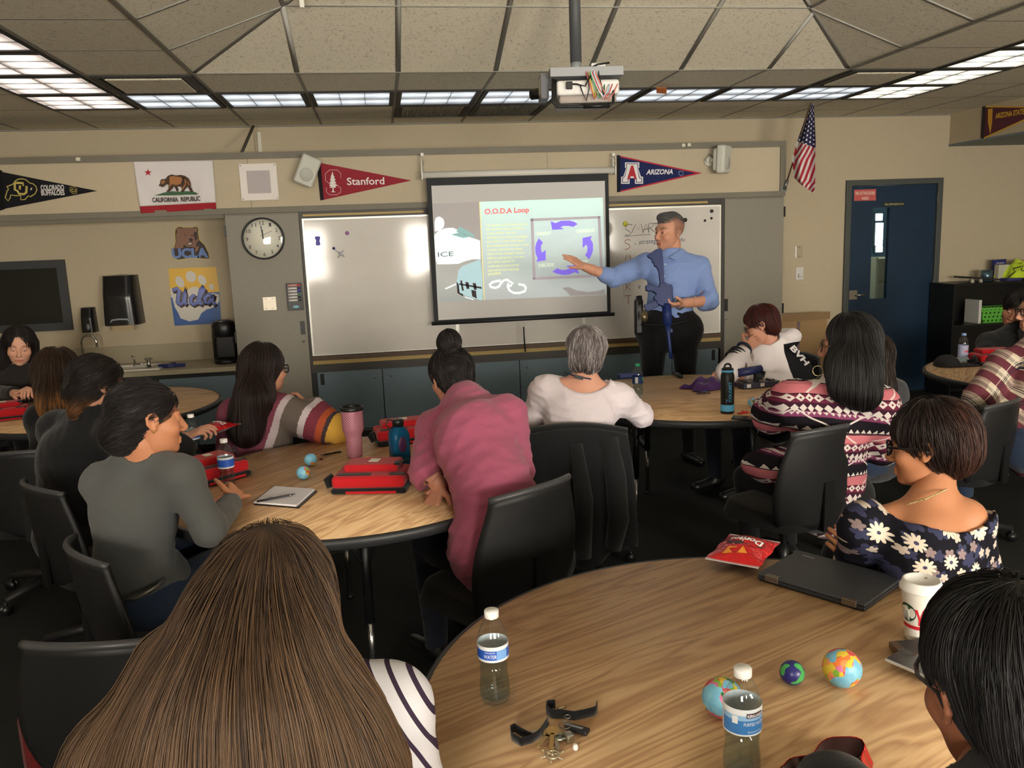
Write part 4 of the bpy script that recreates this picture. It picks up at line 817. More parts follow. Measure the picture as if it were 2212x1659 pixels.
# counter, backsplash, sink
zc = .765; xcr = XA-.004; ct = wthing('counter', 'beige laminate counter with backsplash along the alcove wall', 'counter', (-2.9, 7.3, 0))
m_lam = C((158, 148, 122), .5); sk0, sk1 = -2.62, -1.86; sy0, sy1 = 7.10, 7.42
mb = MB(); mb.box((XL+.02, YC-.02, zc-.038), (sk0, YWALL-.02, zc)); mb.box((sk1, YC-.02, zc-.038), (xcr, YWALL-.02, zc)); mb.box((sk0, YC-.02, zc-.038), (sk1, sy0, zc)); mb.box((sk0, sy1, zc-.038), (sk1, YWALL-.02, zc)); wb(mb, 'worktop', m_lam, ct)
wb(MB().box((XL+.02, YWALL-.02, zc-.02), (xcr, YWALL-.001, .918)), 'backsplash', C((160, 150, 126), .55), ct)
mb = MB(); mb.box((XL+.02, YC+.02, .08), (xcr, YWALL-.05, .50)); mb.box((XL+.02, YC+.01, .50), (xcr, YC+.02, zc-.039)); wb(mb, 'base_frame', m_black, ct)
for k in range(5):
    x1_ = xcr-.03-k*.62; wb(MB().box((x1_-.60, YC-.004, .12), (x1_, YC+.0095, zc-.075)), 'door', m_blue, ct, bev=.002)
si = wthing('sink', 'white enamel sink basin set into the beige counter', 'sink', ((sk0+sk1)/2, 7.26, zc))
m_en = C((216, 212, 200), .2); mb = MB(); mb.box((sk0-.02, sy0-.02, zc), (sk0+.03, sy1+.02, zc+.012)); mb.box((sk1-.03, sy0-.02, zc), (sk1+.02, sy1+.02, zc+.012)); mb.box((sk0+.03, sy0-.02, zc), (sk1-.03, sy0+.02, zc+.012)); mb.box((sk0+.03, sy1-.03, zc), (sk1-.03, sy1+.02, zc+.012)); wb(mb, 'rim', m_en, si)
mb = MB(); mb.box((sk0+.002, sy0+.002, zc-.17), (sk1-.002, sy1-.002, zc-.155)); mb.box((sk0+.002, sy0+.002, zc-.155), (sk0+.02, sy1-.002, zc)); mb.box((sk1-.02, sy0+.002, zc-.155), (sk1-.002, sy1-.002, zc)); mb.box((sk0+.02, sy0+.002, zc-.155), (sk1-.02, sy0+.015, zc)); mb.box((sk0+.02, sy1-.015, zc-.155), (sk1-.02, sy1-.002, zc)); wb(mb, 'basin', m_en, si)
chrome = C((190, 188, 182), .12, 1.0)
g0 = atY(190, 765, sy1+.05); fa = wthing('gooseneck_tap', 'chrome gooseneck tap behind the sink below the soap dispenser', 'tap', (g0[0], sy1+.05, zc))
r_ = .065; mb = MB(); x_ = g0[0]-.04; zt_ = atY(190, 740, sy1+.05)[2]; mb.tube([(x_, sy1+.05, zc+.001), (x_, sy1+.05, zt_)]+[(x_+r_-r_*math.cos(a), sy1+.05-.03*math.sin(a/2), zt_+r_*math.sin(a)) for a in [PI*k/8 for k in range(1, 9)]]+[(x_+2*r_, sy1+.02, zt_-.04)], .010, 10); wb(mb, 'spout', chrome, fa)
f0 = atY(322, 790, sy0+.06); fa = wthing('mixer_tap', 'chrome mixer tap with cross handle and low spout at the right sink end', 'tap', (f0[0], sy0+.06, zc))
mb = MB(); mb.cyl((f0[0], sy0+.06, zc+.013), (f0[0], sy0+.06, zc+.07), .016); mb.tube([(f0[0], sy0+.06, zc+.04), (f0[0]-.12, sy0+.08, zc+.045), (f0[0]-.125, sy0+.08, zc+.03)], .008, 8); wb(mb, 'body', chrome, fa)
mb = MB(); mb.cyl((f0[0], sy0+.06, zc+.07), (f0[0], sy0+.06, zc+.09), .014); mb.tube([(f0[0]-.03, sy0+.06, zc+.085), (f0[0]+.03, sy0+.07, zc+.085)], .006, 8); mb.tube([(f0[0], sy0+.03, zc+.085), (f0[0], sy0+.09, zc+.085)], .006, 8); wb(mb, 'handle', chrome, fa)
mb = MB(); mb.tube([(f0[0]-.12, sy0+.10, zc+.05), (f0[0]-.125, sy0+.105, zc+.10), (f0[0]-.14, sy0+.11, zc+.11)], .007, 8); wb(mb, 'side_lever', chrome, fa)
# blue training pistol on the counter
p0 = atZ(372, 789, zc+.018); mb = MB(); A_ = Matrix.Translation(Vector(p0)) @ rotz(-.12)
mb.prism([(-.11, -.02), (-.10, .03), (-.03, .035), (.0, .012), (.11, .0), (.11, -.02), (.01, -.02), (-.02, -.04), (-.05, -.03)], .028, A_ @ Matrix.Translation((0, 0, .014)))
mb.prism([(-.03, .03), (.0, .10), (-.04, .105), (-.075, .035)], .024, A_ @ Matrix.Translation((0, 0, .012))); tag(mb.build('training_pistol', C((34, 44, 96), .5), org=tuple(p0), bev=.003), 'dark blue dummy pistol lying on the counter beside the sink', 'dummy pistol')
# coffee maker (single-cup brewer)
ca, cb = atY(466, 775, 7.25), atY(512, 775, 7.25); cx = (ca[0]+cb[0])/2; o = wthing('coffee_maker', 'black single-cup coffee brewer on the counter against the tall cupboard', 'coffee maker', (cx, 7.27, zc))
hz = atY(485, 692, 7.2)[2]-zc
wb(MB().lathe([(.10, .002), (.105, .01), (.105, .03), (.09, .035), (0, .035)], 28, (cx, 7.27, zc)), 'base', m_blackpl, o)
mb = MB(); mb.box((cx-.085, 7.26, zc+.034), (cx+.085, 7.36, zc+hz*.8), bev=.02); mb.lathe([(.085, hz*.62), (.095, hz*.66), (.098, hz*.88), (.085, hz*.96), (.05, hz), (0, hz)], 28, (cx, 7.26, zc)); wb(mb, 'brewer_body', m_blackpl, o)
wb(MB().lathe([(.045, hz*.975), (.05, hz*.985), (.042, hz*1.01), (0, hz*1.01)], 24, (cx-.01, 7.22, zc-.004)), 'lid_ring', C((120, 122, 126), .2, .8), o)
wb(MB().box((cx-.105, 7.27, zc+.034), (cx-.086, 7.35, zc+hz*.8), bev=.008), 'water_tank', clear('tank_plastic', (150, 155, 160), .05, .9, .15), o)
# ---- right: black shelf with things, cardboard box
sh0 = atY(2058, 618, 7.27); bl = wthing('shelf_unit', 'black low shelf unit standing right of the blue door', 'shelf', (sh0[0]+.6, 7.42, 0)); SZ = sh0[2]; SX = sh0[0]
wb(MB().box((SX, 7.25, 0), (SX+.02, 7.60, SZ)), 'side_panel', m_blackpl, bl); wb(MB().box((SX+1.18, 7.25, 0), (SX+1.2, 7.60, SZ)), 'side_panel', m_blackpl, bl)
wb(MB().box((SX, 7.24, SZ), (SX+1.2, 7.61, SZ+.02)), 'top_board', m_blackpl, bl); wb(MB().box((SX+.02, 7.59, 0), (SX+1.18, 7.60, SZ)), 'back_panel', m_blackpl, bl)
zz = [.06, atY(2110, 699, 7.3)[2]-.02, ]
for z in zz: wb(MB().box((SX+.02, 7.25, z), (SX+1.18, 7.59, z+.02)), 'shelf_board', m_blackpl, bl)
zs = zz[1]+.022; q = atY(2120, 690, 7.28)
tag(MB().box((-.014, -.1, 0), (.014, .1, .23)).build('book', [C((206, 204, 198), .5)], org=None), 'thin white book standing left of the green basket', 'book').location = (atY(2113, 690, 7.3)[0], 7.38, zs)
tag(MB().lathe([(.028, 0), (.03, .01), (.03, .12), (.012, .165), (.012, .18), (0, .18)], 20).build('bottle', clear('shelf_bottle', (190, 200, 205), .05, .9, .1), org=None), 'small clear bottle behind the green basket on the black shelf', 'bottle').location = (atY(2124, 690, 7.4)[0], 7.48, zs)
gx = atY(2119, 690, 7.28)[0]; gb = thing('basket', 'bright green perforated basket on the black shelf', 'basket', (gx+.21, 7.40, zs))
m_gr = M('basket_green', (96, 178, 66), .4); gu, gv, gw = m_gr.xyz(m_gr.coord()); hole = (((gu+gv)*22.0).frac()-.5).abs().lt(.2)*((gw*26.0).frac()-.5).abs().lt(.22); m_gr.base(m_gr.mix(hole, (96, 178, 66), (26, 40, 22)))
MB().add([(-.16, -.09, 0), (.16, -.09, 0), (.16, .09, 0), (-.16, .09, 0), (-.2, -.11, .14), (.2, -.11, .14), (.2, .11, .14), (-.2, .11, .14)], [(3, 2, 1, 0), (0, 1, 5, 4), (1, 2, 6, 5), (2, 3, 7, 6), (3, 0, 4, 7)]).build('tub', m_gr, gb, solid=.004)
MB().tube([(-.2, -.11, .14), (.2, -.11, .14), (.2, .11, .14), (-.2, .11, .14), (-.2, -.11, .14)], .008, 6).build('rim', C((110, 190, 80), .4), gb)
st = SZ+.021
def onshelf(px, py, Y): p = atY(px, py, Y); return (p[0], Y, st)
x_, y_, _ = onshelf(2156, 610, 7.50); o = thing('book', 'dark blue book standing upright on the black shelf behind the vest', 'book', (x_, y_, st)); zt_ = atY(2152, 561, 7.5)[2]-st
MB().box((-.068, -.015, 0), (.072, .015, zt_), Matrix.Rotation(-.05, 4, 'Y')).build('cover', C((38, 42, 104), .4), o)
mb = MB(); text(mb, 'Academic', (-.045, -.0165, zt_*.80), (.09, 0, 0), (0, 0, .018), .0); text(mb, 'Vocabulary', (-.045, -.0165, zt_*.70), (.09, 0, 0), (0, 0, .018), .0); text(mb, 'Paint & Elegance', (-.055, -.0165, zt_*.56), (.11, 0, 0), (0, 0, .022), .02); mb.build('lettering', C((214, 212, 220), .5), o)
x_, y_, _ = onshelf(2161, 615, 7.42); tag(MB().box((-.055, -.03, 0), (.06, .03, .155), bev=.003).build('card_box', C((186, 182, 164), .7), org=None), 'mottled cream box in front of the upright dark blue book', 'box').location = (x_, y_, st)
x_, y_, _ = onshelf(2130, 610, 7.40); o = thing('tin', 'blue grey metallic cylinder tin on the shelf left of the books', 'tin', (x_, y_, st)); h_ = atY(2130, 584, 7.40)[2]-st; MB().lathe([(.0, .001), (.052, .001), (.052, h_), (.048, h_), (.046, h_-.01), (0, h_-.01)], 28).build('can', C((96, 122, 134), .3, .7), o)
x_, y_, _ = onshelf(2108, 615, 7.38); tag(MB().box((-.16, -.12, .03), (.16, .12, .045), Matrix.Rotation(.10, 4, 'Y')).build('clipboard', C((40, 36, 36), .4), org=None), 'thin dark tray lying tilted on the left end of the shelf', 'tray').location = (x_, y_, st)
for k_, xx in enumerate((2100, 2118)): x_, y_, _ = onshelf(xx, 615, 7.27); tag(MB().lathe([(.018, .0), (.018, .02), (.006, .04), (0, .042)], 14).build('glue_cap', C((170, 166, 150), .4), org=None), ('left' if k_ == 0 else 'right')+' one of two tiny pale nozzles standing under the tilted tray', 'nozzle', 'pale nozzles').location = (x_, y_, st)
x_, y_, _ = onshelf(2175, 615, 7.33); tag(MB().box((-.06, -.05, 0), (.10, .05, .025), bev=.002).build('book', C((56, 56, 110), .5), org=None), 'flat dark blue book under the yellow vest', 'book').location = (x_+.02, y_, st)
vest = MB()
def vf(u, v):
    an = u*2*PI; r = 1+.12*math.sin(5*an)+.1*math.sin(3*an+1); x = (.26*math.cos(an)*r)*math.sin(v*PI/2); y = .13*math.sin(an)*r*math.sin(v*PI/2)
    return (x+.03, y, .15*math.cos(v*PI/2)*(1+.25*math.sin(9*x/.26+3)*math.sin(7*y/.13))+.028)
vest.grid(vf, 40, 12); x_, y_, _ = onshelf(2196, 612, 7.40)
vo = thing('safety_vest', 'crumpled fluorescent yellow safety vest with black piping on the shelf', 'vest', (x_+.02, y_, st))
vest.build('vest_cloth', fabric('hi_vis', (206, 232, 60), .1, 200, .8, .8), vo)
MB().tube([(-.20, -.10, .035), (-.15, -.13, .09), (-.17, -.12, .12), (-.10, -.115, .13), (-.06, -.12, .15), (-.09, -.13, .10), (-.02, -.14, .08), (.02, -.145, .03)], .005, 8).build('piping', m_blackpl, vo)
MB().box((.05, -.10, .13), (.2, .02, .165), Matrix.Rotation(.15, 4, 'Y'), bev=.01).build('reflective_strip', C((208, 212, 206), .3, .4), vo)
# cardboard
ca, cb = atY(1692, 700, 7.5), atY(1776, 676, 7.5); o = wthing('cardboard_box', 'large opened brown cardboard box between the cupboard and the blue door', 'box', ((ca[0]+cb[0])/2, 7.5, 0))
m_cd = fabric('cardboard', (168, 136, 98), .08, 60, .9, .1); hz_ = atY(1740, 690, 7.45)[2]
wb(MB().box((xs+.03, 7.40, 0), (cb[0], 7.58, hz_)), 'carton', m_cd, o)
wb(MB().box((xs+.03, 7.385, hz_-.0), (cb[0]+.02, 7.395, hz_+.07), bev=.001), 'top_flap', C((140, 112, 80), .9), o)
wb(MB().box((atY(1723, 720, 7.39)[0], 7.392, .05), (atY(1728, 720, 7.39)[0], 7.399, hz_-.01)), 'torn_tape', C((120, 100, 110), .7), o)
pl = atY(1708, 720, 7.39); wb(MB().box((xs+.035, 7.392, pl[2]-.06), (pl[0], 7.399, pl[2]+.05)), 'shipping_label', C((214, 210, 198), .7), o)
# ================================================================ tables and swivel chairs
def wood_mat(name, ang, tone=1.0):
    m = M(name, (176, 128, 78), .38, spec=.35); c = m.coord(rot=(0, 0, -ang)); sx, sy, sz = m.xyz(c)
    n1 = m.noise(m.coord(scale=(.9, 7, 1), rot=(0, 0, 0)), 1, 2)
    mp = m.n('ShaderNodeMapping'); m.lk(c, mp.inputs[0]); mp.inputs['Scale'].default_value = (.8, 7, 1)
    low = m.noise(mp.outputs[0], 1.0, 3, .55, .8); mp2 = m.n('ShaderNodeMapping'); m.lk(c, mp2.inputs[0]); mp2.inputs['Scale'].default_value = (6, 190, 1)
    fine = m.noise(mp2.outputs[0], 1.0, 3, .6); mp3 = m.n('ShaderNodeMapping'); m.lk(c, mp3.inputs[0]); mp3.inputs['Scale'].default_value = (2.2, 34, 1)
    mid = m.noise(mp3.outputs[0], 1.0, 3, .6, .3)
    rings = ((low*9.0+sy*6.0).frac()-0.5).abs()*2.0
    t = rings*0.42+mid*0.55+fine*0.32-0.10; k = tone
    col = m.ramp(t, [(0.18, (int(158*k), int(120*k), int(86*k))), (.42, (int(186*k), int(147*k), int(107*k))), (.62, (int(205*k), int(168*k), int(125*k))), (.85, (int(216*k), int(182*k), int(139*k)))])
    m.base(col); m.lk((fine*0.15+0.36).s, m.b.inputs['Roughness']); m.bump(fine+mid, .08, .0006); return m
m_rub = C((40, 41, 43), .45); m_legb = C((24, 24, 26), .4); m_chr = C((150, 150, 150), .2, .95)
TZ = .74
def table(x, y, r, ang, rz, label, legs=True):
    t = thing('round_table', label, 'table', (x, y, 0), rz, 'round folding classroom tables')
    n = 96; mb = MB().lathe([(r-.012, TZ-.028), (r-.012, TZ), (0, TZ)], n, cap=False); mb.build('tabletop', wood_mat('laminate', ang-rz), t)
    MB().lathe([(r-.013, TZ-.034), (r-.004, TZ-.040), (r+.003, TZ-.034), (r+.004, TZ-.016), (r+.003, TZ-.004), (r-.004, TZ+.0005), (r-.0125, TZ+.0002)], n, cap=False).build('edge_band', m_rub, t)
    MB().lathe([(0, TZ-.030), (r-.014, TZ-.030)], n, cap=False).build('underside', m_blackpl, t)
    for k in range(4):
        a = PI/4+k*PI/2; lx, ly = .62*r*math.cos(a), .62*r*math.sin(a)
        l = MB().cyl((lx, ly, .30), (lx*.98, ly*.98, TZ-.032), .019, n=14).build('leg', m_legb, t)
        MB().cyl((lx, ly, .012), (lx, ly, .34), .0125, n=12).build('leg_extension', m_chr, l); MB().lathe([(.018, .0), (.018, .012), (.012, .02)], 12, (lx, ly, .001)).build('foot', m_legb, l)
        q = MB(); 
        for s_ in (-1, 1): q.cyl((lx, ly, TZ-.22), (lx+.12*math.cos(a+s_*1.6), ly+.12*math.sin(a+s_*1.6), TZ-.033), .007, n=8)
        q.build('leg_brace', m_legb, t)
    for s_ in (-1, 1): MB().box((-.6*r, s_*.44*r-.015, TZ-.06), (.6*r, s_*.44*r+.015, TZ-.031)).build('frame_rail', m_legb, t)
    return t
table(.769, 1.503, .762, math.radians(24), .5, 'round wood-laminate table nearest the camera with bottles, keys and globe balls')
table(-.185, 3.445, .757, math.radians(53), .92, 'round wood-laminate table in the middle with red bags and the pink tumbler')
table(1.836, 4.674, .745, math.radians(-6), -.42, 'round wood-laminate table before the standing man with purple cloth')
table(-1.85, 5.60, .745, math.radians(10), .3, 'round wood-laminate table at the left below the counter')
table(4.22, 4.62, .745, math.radians(50), .2, 'round wood-laminate table at the right edge with a black cap')

m_shell = M('chair_plastic', (26, 26, 27), .5, spec=.3); m_shell.bump(m_shell.noise(m_shell.coord(), 300, 2), .2, .001); m_seatf = fabric('chair_fabric', (24, 24, 26), .2, 400)
m_rim = C((62, 62, 64), .4)
SH = .44
def chair_proto():
    r = thing('swivel_chair', 'x', 'chair')
    mb = MB()
    def back(u, v):                      # u -1..1 across, v 0..1 up
        w_ = .19+.055*math.sin(PI*min(1, v*1.05)**.8); x = u*w_; return (x, -.21-.05*(v-.25)-.035+.075*u*u*(1-.2*v), SH-.06+v*.43-.018*u*u*v)
    mb.grid(lambda a, b: back(a*2-1, b), 16, 16); mb.build('backrest', m_shell, r, solid=.014)
    MB().tube([back(u/8, 1) for u in range(-8, 9)], .0115, 8).build('backrest_rim', m_rim, r)
    mb = MB(); prof = []
    def seat(u, v):
        an = u*2*PI; q = 1.0; cx, cy = math.cos(an), math.sin(an); sq = (abs(cx)**4+abs(cy)**4)**(-.25); rr_ = .232*sq*min(1, v*1.0)
        return (cx*rr_, cy*rr_, SH+.0-.05*(1 if v > .985 else 0)-.018*(v**6)-.01*(1-v))
    mb.grid(seat, 40, 12); mb.add([seat(i/40, 1) for i in range(40)], [tuple(range(40))]); mb.build('seat', m_seatf, r)
    mb = MB().box((-.03, -.265, SH-.07), (.03, -.05, SH-.055)); mb.box((-.03, -.268, SH-.07), (.03, -.256, SH+.14)); mb.build('back_support', m_blackpl, r)
    mb = MB(); mb.box((-.09, -.09, SH-.075), (.09, .09, SH-.052)); mb.cyl((0, 0, .20), (0, 0, SH-.07), .016, n=14); mb.cyl((0, 0, .09), (0, 0, .24), .028, n=16); mb.build('gas_column', m_blackpl, r)
    for k in range(5):
        a = 2*PI*k/5+PI/2; d = Vector((math.cos(a), math.sin(a), 0)); s_ = Vector((-d.y, d.x, 0))
        mb = MB().tube([d*.02+Vector((0, 0, .105)), d*.16+Vector((0, 0, .095)), d*.30+Vector((0, 0, .072))], [.030, .024, .018], 8); l = mb.build('base_leg', m_shell, r)
        mb = MB()
        for q in (-1, 1): mb.cyl(d*.30+s_*(q*.020)+Vector((0, 0, .0275)), d*.30+s_*(q*.008)+Vector((0, 0, .0275)), .026, n=16)
        mb.cyl(d*.30+Vector((0, 0, .03)), d*.30+Vector((0, 0, .07)), .009, n=8); mb.build('caster', m_blackpl, l)
    return r
CH = chair_proto(); chair_used = [False]
def chair(x, y, yaw, label, sz=1.0):
    o = CH if not chair_used[0] else copy_tree(CH); chair_used[0] = True
    o.location = (x, y, .002); o.rotation_euler = (0, 0, yaw); o.scale = (1, 1, sz); o['label'] = label; o['group'] = 'black swivel chairs'; return o
def chair_at(px, py, z, face, label, sz=1.0):               # by the middle of the top edge of its back; face = (dx, dy) it looks to
    p = atZ(px, py, z); f = Vector((face[0], face[1])).normalized(); yaw = math.atan2(f.y, f.x)-PI/2
    return chair(p[0]+f.x*.282, p[1]+f.y*.282, yaw, label, z/(SH+.37))
chair_at(1172, 1052, .88, (-.55, .83), 'black swivel chair behind the person in the pink top')
chair_at(1235, 934, .80, (.25, 1), 'black swivel chair with a dark jacket over its back')
chair_at(1803, 925, .86, (-.30, .95), 'black swivel chair behind the person in the patterned pink cardigan')
chair_at(2062, 1222, .72, (-.62, .78), 'black swivel chair behind the person in the floral top')
chair_at(2190, 868, .80, (-.45, .89), 'black swivel chair at the right edge behind the plaid shirt')
chair_at(150, 1190, .80, (.85, .53), 'black swivel chair behind the person in the grey sweater')
chair_at(190, 1398, .80, (.15, 1), 'empty black swivel chair at the lower left beside the long brown hair')
chair_at(60, 1052, .80, (.75, .66), 'black swivel chair behind the person in black at the left')
chair(-.25, 1.02, -.35, 'black swivel chair under the person with long light brown hair')
chair(2.75, 5.42, 2.2, 'black swivel chair of the person in the white varsity hoodie')
chair(-.70, 4.62, 2.75, 'black swivel chair of the person in the striped sweater')
chair(-2.62, 6.22, -2.5, 'black swivel chair of the smiling person at the left edge')
chair(-1.72, 4.35, 0.0, 'black swivel chair of the person with golden streaked hair')
chair(2.42, 4.15, .1, 'black swivel chair of the person in the dark grey jacket')
chair(4.9, 5.5, 2.3, 'black swivel chair of the person resting their head by the shelf')
# jacket over the chair
jp = atZ(1235, 934, .80); jo = thing('jacket', 'dark jacket hung over the back of the chair behind the white shirt', 'jacket', (jp[0], jp[1], 0), -.245)
def jk(u, v):
    x = (-.24+.50*u)*(1+.10*math.sin(2.2*v)); fold = .020*math.sin(u*22+v*3)*v+.012*math.sin(u*9)*v; return (x+.02*v*(u-.3), -.035-.05*v+fold-.03*(1 if v > 0.02 else 0)*math.sin(PI*min(1, v*3)), .825-.60*v*(1-.12*math.sin(u*7+1))-.03*(2*u-1)**2)
m_jk = fabric('jacket_cloth', (34, 35, 38), .2, 250)
mb = MB().grid(jk, 36, 30); mb.grid(lambda u, v: ((-.24+.50*u), -.03+.06*v, .83-.03*(2*u-1)**2+.012*math.sin(PI*v)), 36, 4); mb.grid(lambda u, v: ((-.24+.50*u), .035, .825-.20*v-.03*(2*u-1)**2), 36, 4); mb.build('jacket_body', m_jk, jo, solid=.012)
mb = MB().tube([(.17, -.05, .78), (.20, -.07, .60), (.21, -.09, .40), (.18, -.09, .26)], [.045, .05, .05, .04], 14); mb.build('sleeve', m_jk, jo)
mb = MB().tube([(.02, -.07, .76), (.05, -.10, .50), (.04, -.10, .22)], [.03, .045, .04], 14); mb.build('sleeve', m_jk, jo)
# a dark red cloth bag on the floor bottom left
p = atZ(128, 1590, .12); o = thing('tote_bag', 'dark red bag on the floor at the lower left edge', 'bag', (p[0], p[1], .002))
mb = MB().box((-.10, -.08, 0), (.10, .08, .26), bev=.04); mb.build('bag_body', fabric('bag_red', (96, 20, 22), .3, 60), o); MB().tube([(-.08, 0, .25), (-.07, 0, .36), (.05, 0, .37), (.08, 0, .25)], .008, 8).build('strap', C((120, 20, 24), .8), o)
# ================================================================ things on the tables
ZT = TZ+.0015
m_pet = clear('clear_plastic', (246, 250, 252), .04, .95, .04); m_capw = C((232, 230, 226), .45); m_water = clear('water', (228, 240, 244), .02, .3, .02)
def tpos(px, py, z=None): p = atZ(px, py, ZT if z is None else z); return (p[0], p[1], ZT)
def bottle(px, py, label, cap, parts, h=.205, r=.0325, rz=0.0, rib=True):
    o = thing('water_bottle', label, 'bottle', tpos(px, py), rz, 'plastic water bottles'); pr = [(0, .004), (r*.55, .001), (r*.9, .004), (r, .016)]
    n = 26
    for i in range(n): t = i/(n-1); z = .02+t*(h*.60-.02); w_ = r*(1-.10*math.exp(-((z-h*.34)/.022)**2)); pr.append((w_*(1-(.025*(0.5+.5*math.cos(i*PI)) if rib and (z < h*.40) else 0)), z))
    pr += [(r, h*.64), (r*.97, h*.70), (r*.84, h*.79), (r*.60, h*.87), (r*.40, h*.905), (r*.38, h*.955)]
    MB().lathe(pr, 36, cap=False).build('bottle_body', m_pet, o)
    MB().lathe([(r*.46, h*.925), (r*.47, h*.93), (r*.47, h*.99), (r*.43, h), (0, h)], 28, cap=True).build('cap', cap, o)
    wl = h*.62; MB().lathe([(0, .008)]+[(a*.955, b) for a, b in pr[3:20] if b < wl]+[(0, wl*.8)], 28, cap=False).build('water', m_water, o)
    parts(o, h, r); return o
def band(o, nm, z0, z1, r, mat, a0=0, a1=2*PI, n=40):
    MB().grid(lambda u, v: (r*math.cos(a0+(a1-a0)*u), r*math.sin(a0+(a1-a0)*u), z0+(z1-z0)*v), n, 2).build(nm, mat, o)
def curved_text(mb, txt, r, a0, a1, z, hh, bold=.01, mi=None):       # text round a cylinder, a0 -> a1 (left to right seen from outside)
    vs, fs, top, bot, wd = text_mesh(txt, bold, 0); return mb.add([(r*math.cos(a0+(a1-a0)*v[0]), r*math.sin(a0+(a1-a0)*v[0]), z+hh*v[1]/top) for v in vs], fs, mi)
m_lblue = C((46, 92, 190), .35); m_lsky = C((120, 168, 226), .35); m_lwhite = C((226, 230, 232), .4)
VA = -PI/2+.1                                                      # the side that faces the camera
def lab_blue(o, h, r):
    va = VA; band(o, 'label', h*.50, h*.665, r*1.012, m_lwhite); band(o, 'label_blue', h*.525, h*.625, r*1.02, m_lblue, va-1.7, va+1.7); band(o, 'label_light_panel', h*.527, h*.623, r*1.028, m_lsky, va+.0, va+.75)
    mb = MB(); curved_text(mb, 'DRINKING', r*1.036, va-.75, va-.1, h*.60, h*.014); curved_text(mb, 'WATER', r*1.036, va-.85, va+.0, h*.545, h*.038); mb.build('lettering', m_lwhite, o)
def lab_kirk(o, h, r):
    va = VA; band(o, 'label', h*.46, h*.70, r*1.012, m_lwhite); band(o, 'label_blue', h*.475, h*.60, r*1.02, C((58, 120, 184), .4), va-1.7, va+1.7); band(o, 'label_light_panel', h*.60, h*.645, r*1.02, C((140, 180, 214), .4), va-1.7, va+1.3)
    band(o, 'brand_box', h*.625, h*.668, r*1.032, C((70, 34, 44), .4), va-.32, va+.62); band(o, 'round_seal', h*.57, h*.64, r*1.03, m_lwhite, va-1.05, va-.75)
    mb = MB(); curved_text(mb, 'KIRKLAND', r*1.042, va-.27, va+.57, h*.633, h*.026, .03); curved_text(mb, 'PURIFIED WATER', r*1.03, va-.45, va+.75, h*.555, h*.03, 0); curved_text(mb, '500 mL (16.9 FL OZ)', r*1.03, va-.25, va+.55, h*.492, h*.016, 0); mb.build('lettering', m_lwhite, o)
def lab_small(c1, c2=None):
    def f(o, h, r): band(o, 'label', h*.42, h*.64, r*1.012, c1); (band(o, 'label_stripe', h*.45, h*.60, r*1.022, c2, VA-1.5, VA+1.5) if c2 else None)
    return f
bottle(1070, 1512, 'clear water bottle with blue WATER label on the near table by the keys', m_capw, lab_blue)
kp = thing('x', 'x', 'x'); bpy.data.objects.remove(kp)
bottle(1602, 1672, 'clear water bottle with KIRKLAND label at the bottom of the near table', m_capw, lab_kirk, h=.208, r=.0335)
bottle(493, 1052, 'clear water bottle beside the hands of the person in the grey sweater', m_capw, lab_small(m_lwhite, m_lblue))
bottle(421, 985, 'clear water bottle below the dangling hand on the middle table', m_capw, lab_small(m_lwhite, m_lblue))
bottle(71, 866, 'clear water bottle on the left table before the smiling person', m_capw, lab_small(C((120, 160, 190), .4)))
def lab_green(o, h, r): lab_small(C((34, 62, 118), .35))(o, h, r); band(o, 'white_panel', h*.44, h*.62, r*1.024, m_lwhite, VA-.9, VA-.35, 8); band(o, 'green_patch', h*.5, h*.6, r*1.024, C((90, 190, 90), .4), VA+.5, VA+.9, 8)
bottle(1378, 858, 'clear water bottle with green cap and navy label on the right table', C((28, 140, 96), .4), lab_green)
def lab_ev(o, h, r): band(o, 'label', h*.20, h*.60, r*1.012, C((176, 180, 214), .4)); band(o, 'red_lettering_band', h*.36, h*.44, r*1.022, C((204, 110, 124), .4), VA-.6, VA+.6, 10)
bottle(2079, 783, 'clear water bottle with pale blue cap on the far right table', C((130, 160, 214), .4), lab_ev)
# globe balls
def globe_mat(i):
    m = M('globe_skin_%d' % i, (90, 170, 210), .35, spec=.4); c = m.coord(loc=(i*1.7, i*.9, i*.3)); n = m.noise(c, 26, 3, .55)
    vo = m.n('ShaderNodeTexVoronoi'); vo.inputs['Scale'].default_value = 75; m.lk(c, vo.inputs['Vector']); sp = m.n('ShaderNodeSeparateColor'); m.lk(vo.outputs['Color'], sp.inputs[0])
    land = m.ramp(V(m.nt, sp.outputs[0]), [(0, (226, 120, 60)), (.2, (222, 190, 60)), (.38, (206, 110, 150)), (.55, (120, 170, 60)), (.7, (204, 70, 80)), (.85, (230, 150, 90)), (.95, (40, 96, 60))], 'CONSTANT')
    big = m.noise(c, 12, 2); sea = m.mix(m.noise(c, 60, 2), (70, 150, 200), (150, 206, 214)); m.base(m.mix((n*0.4+big*0.6).gt(0.49), sea, land)); return m
def ball(px, py, r, label, mat, grp='globe stress balls', z=None):
    p = atZ(px, py, ZT+r); o = MB().ball((0, 0, 0), r, 32).build('globe_ball', mat, None); o.location = (p[0], p[1], ZT+r); o.rotation_euler = (px*.7, py*.3, px*.11); tag(o, label, 'ball', grp)
ball(1819, 1443, .0405, 'large colourful globe ball on the near table right of the navy ball', globe_mat(0))
ball(1560, 1507, .0405, 'large colourful globe ball behind the bottom water bottle', globe_mat(1))
m_nv = M('navy_ball', (40, 40, 104), .3); m_nv.base(m_nv.mix(m_nv.noise(m_nv.coord(), 42, 1, .4).gt(.60), (40, 38, 104), (70, 160, 84)))
ball(1711, 1453, .0262, 'small navy blue ball with green continents on the near table', m_nv, 'small earth balls')
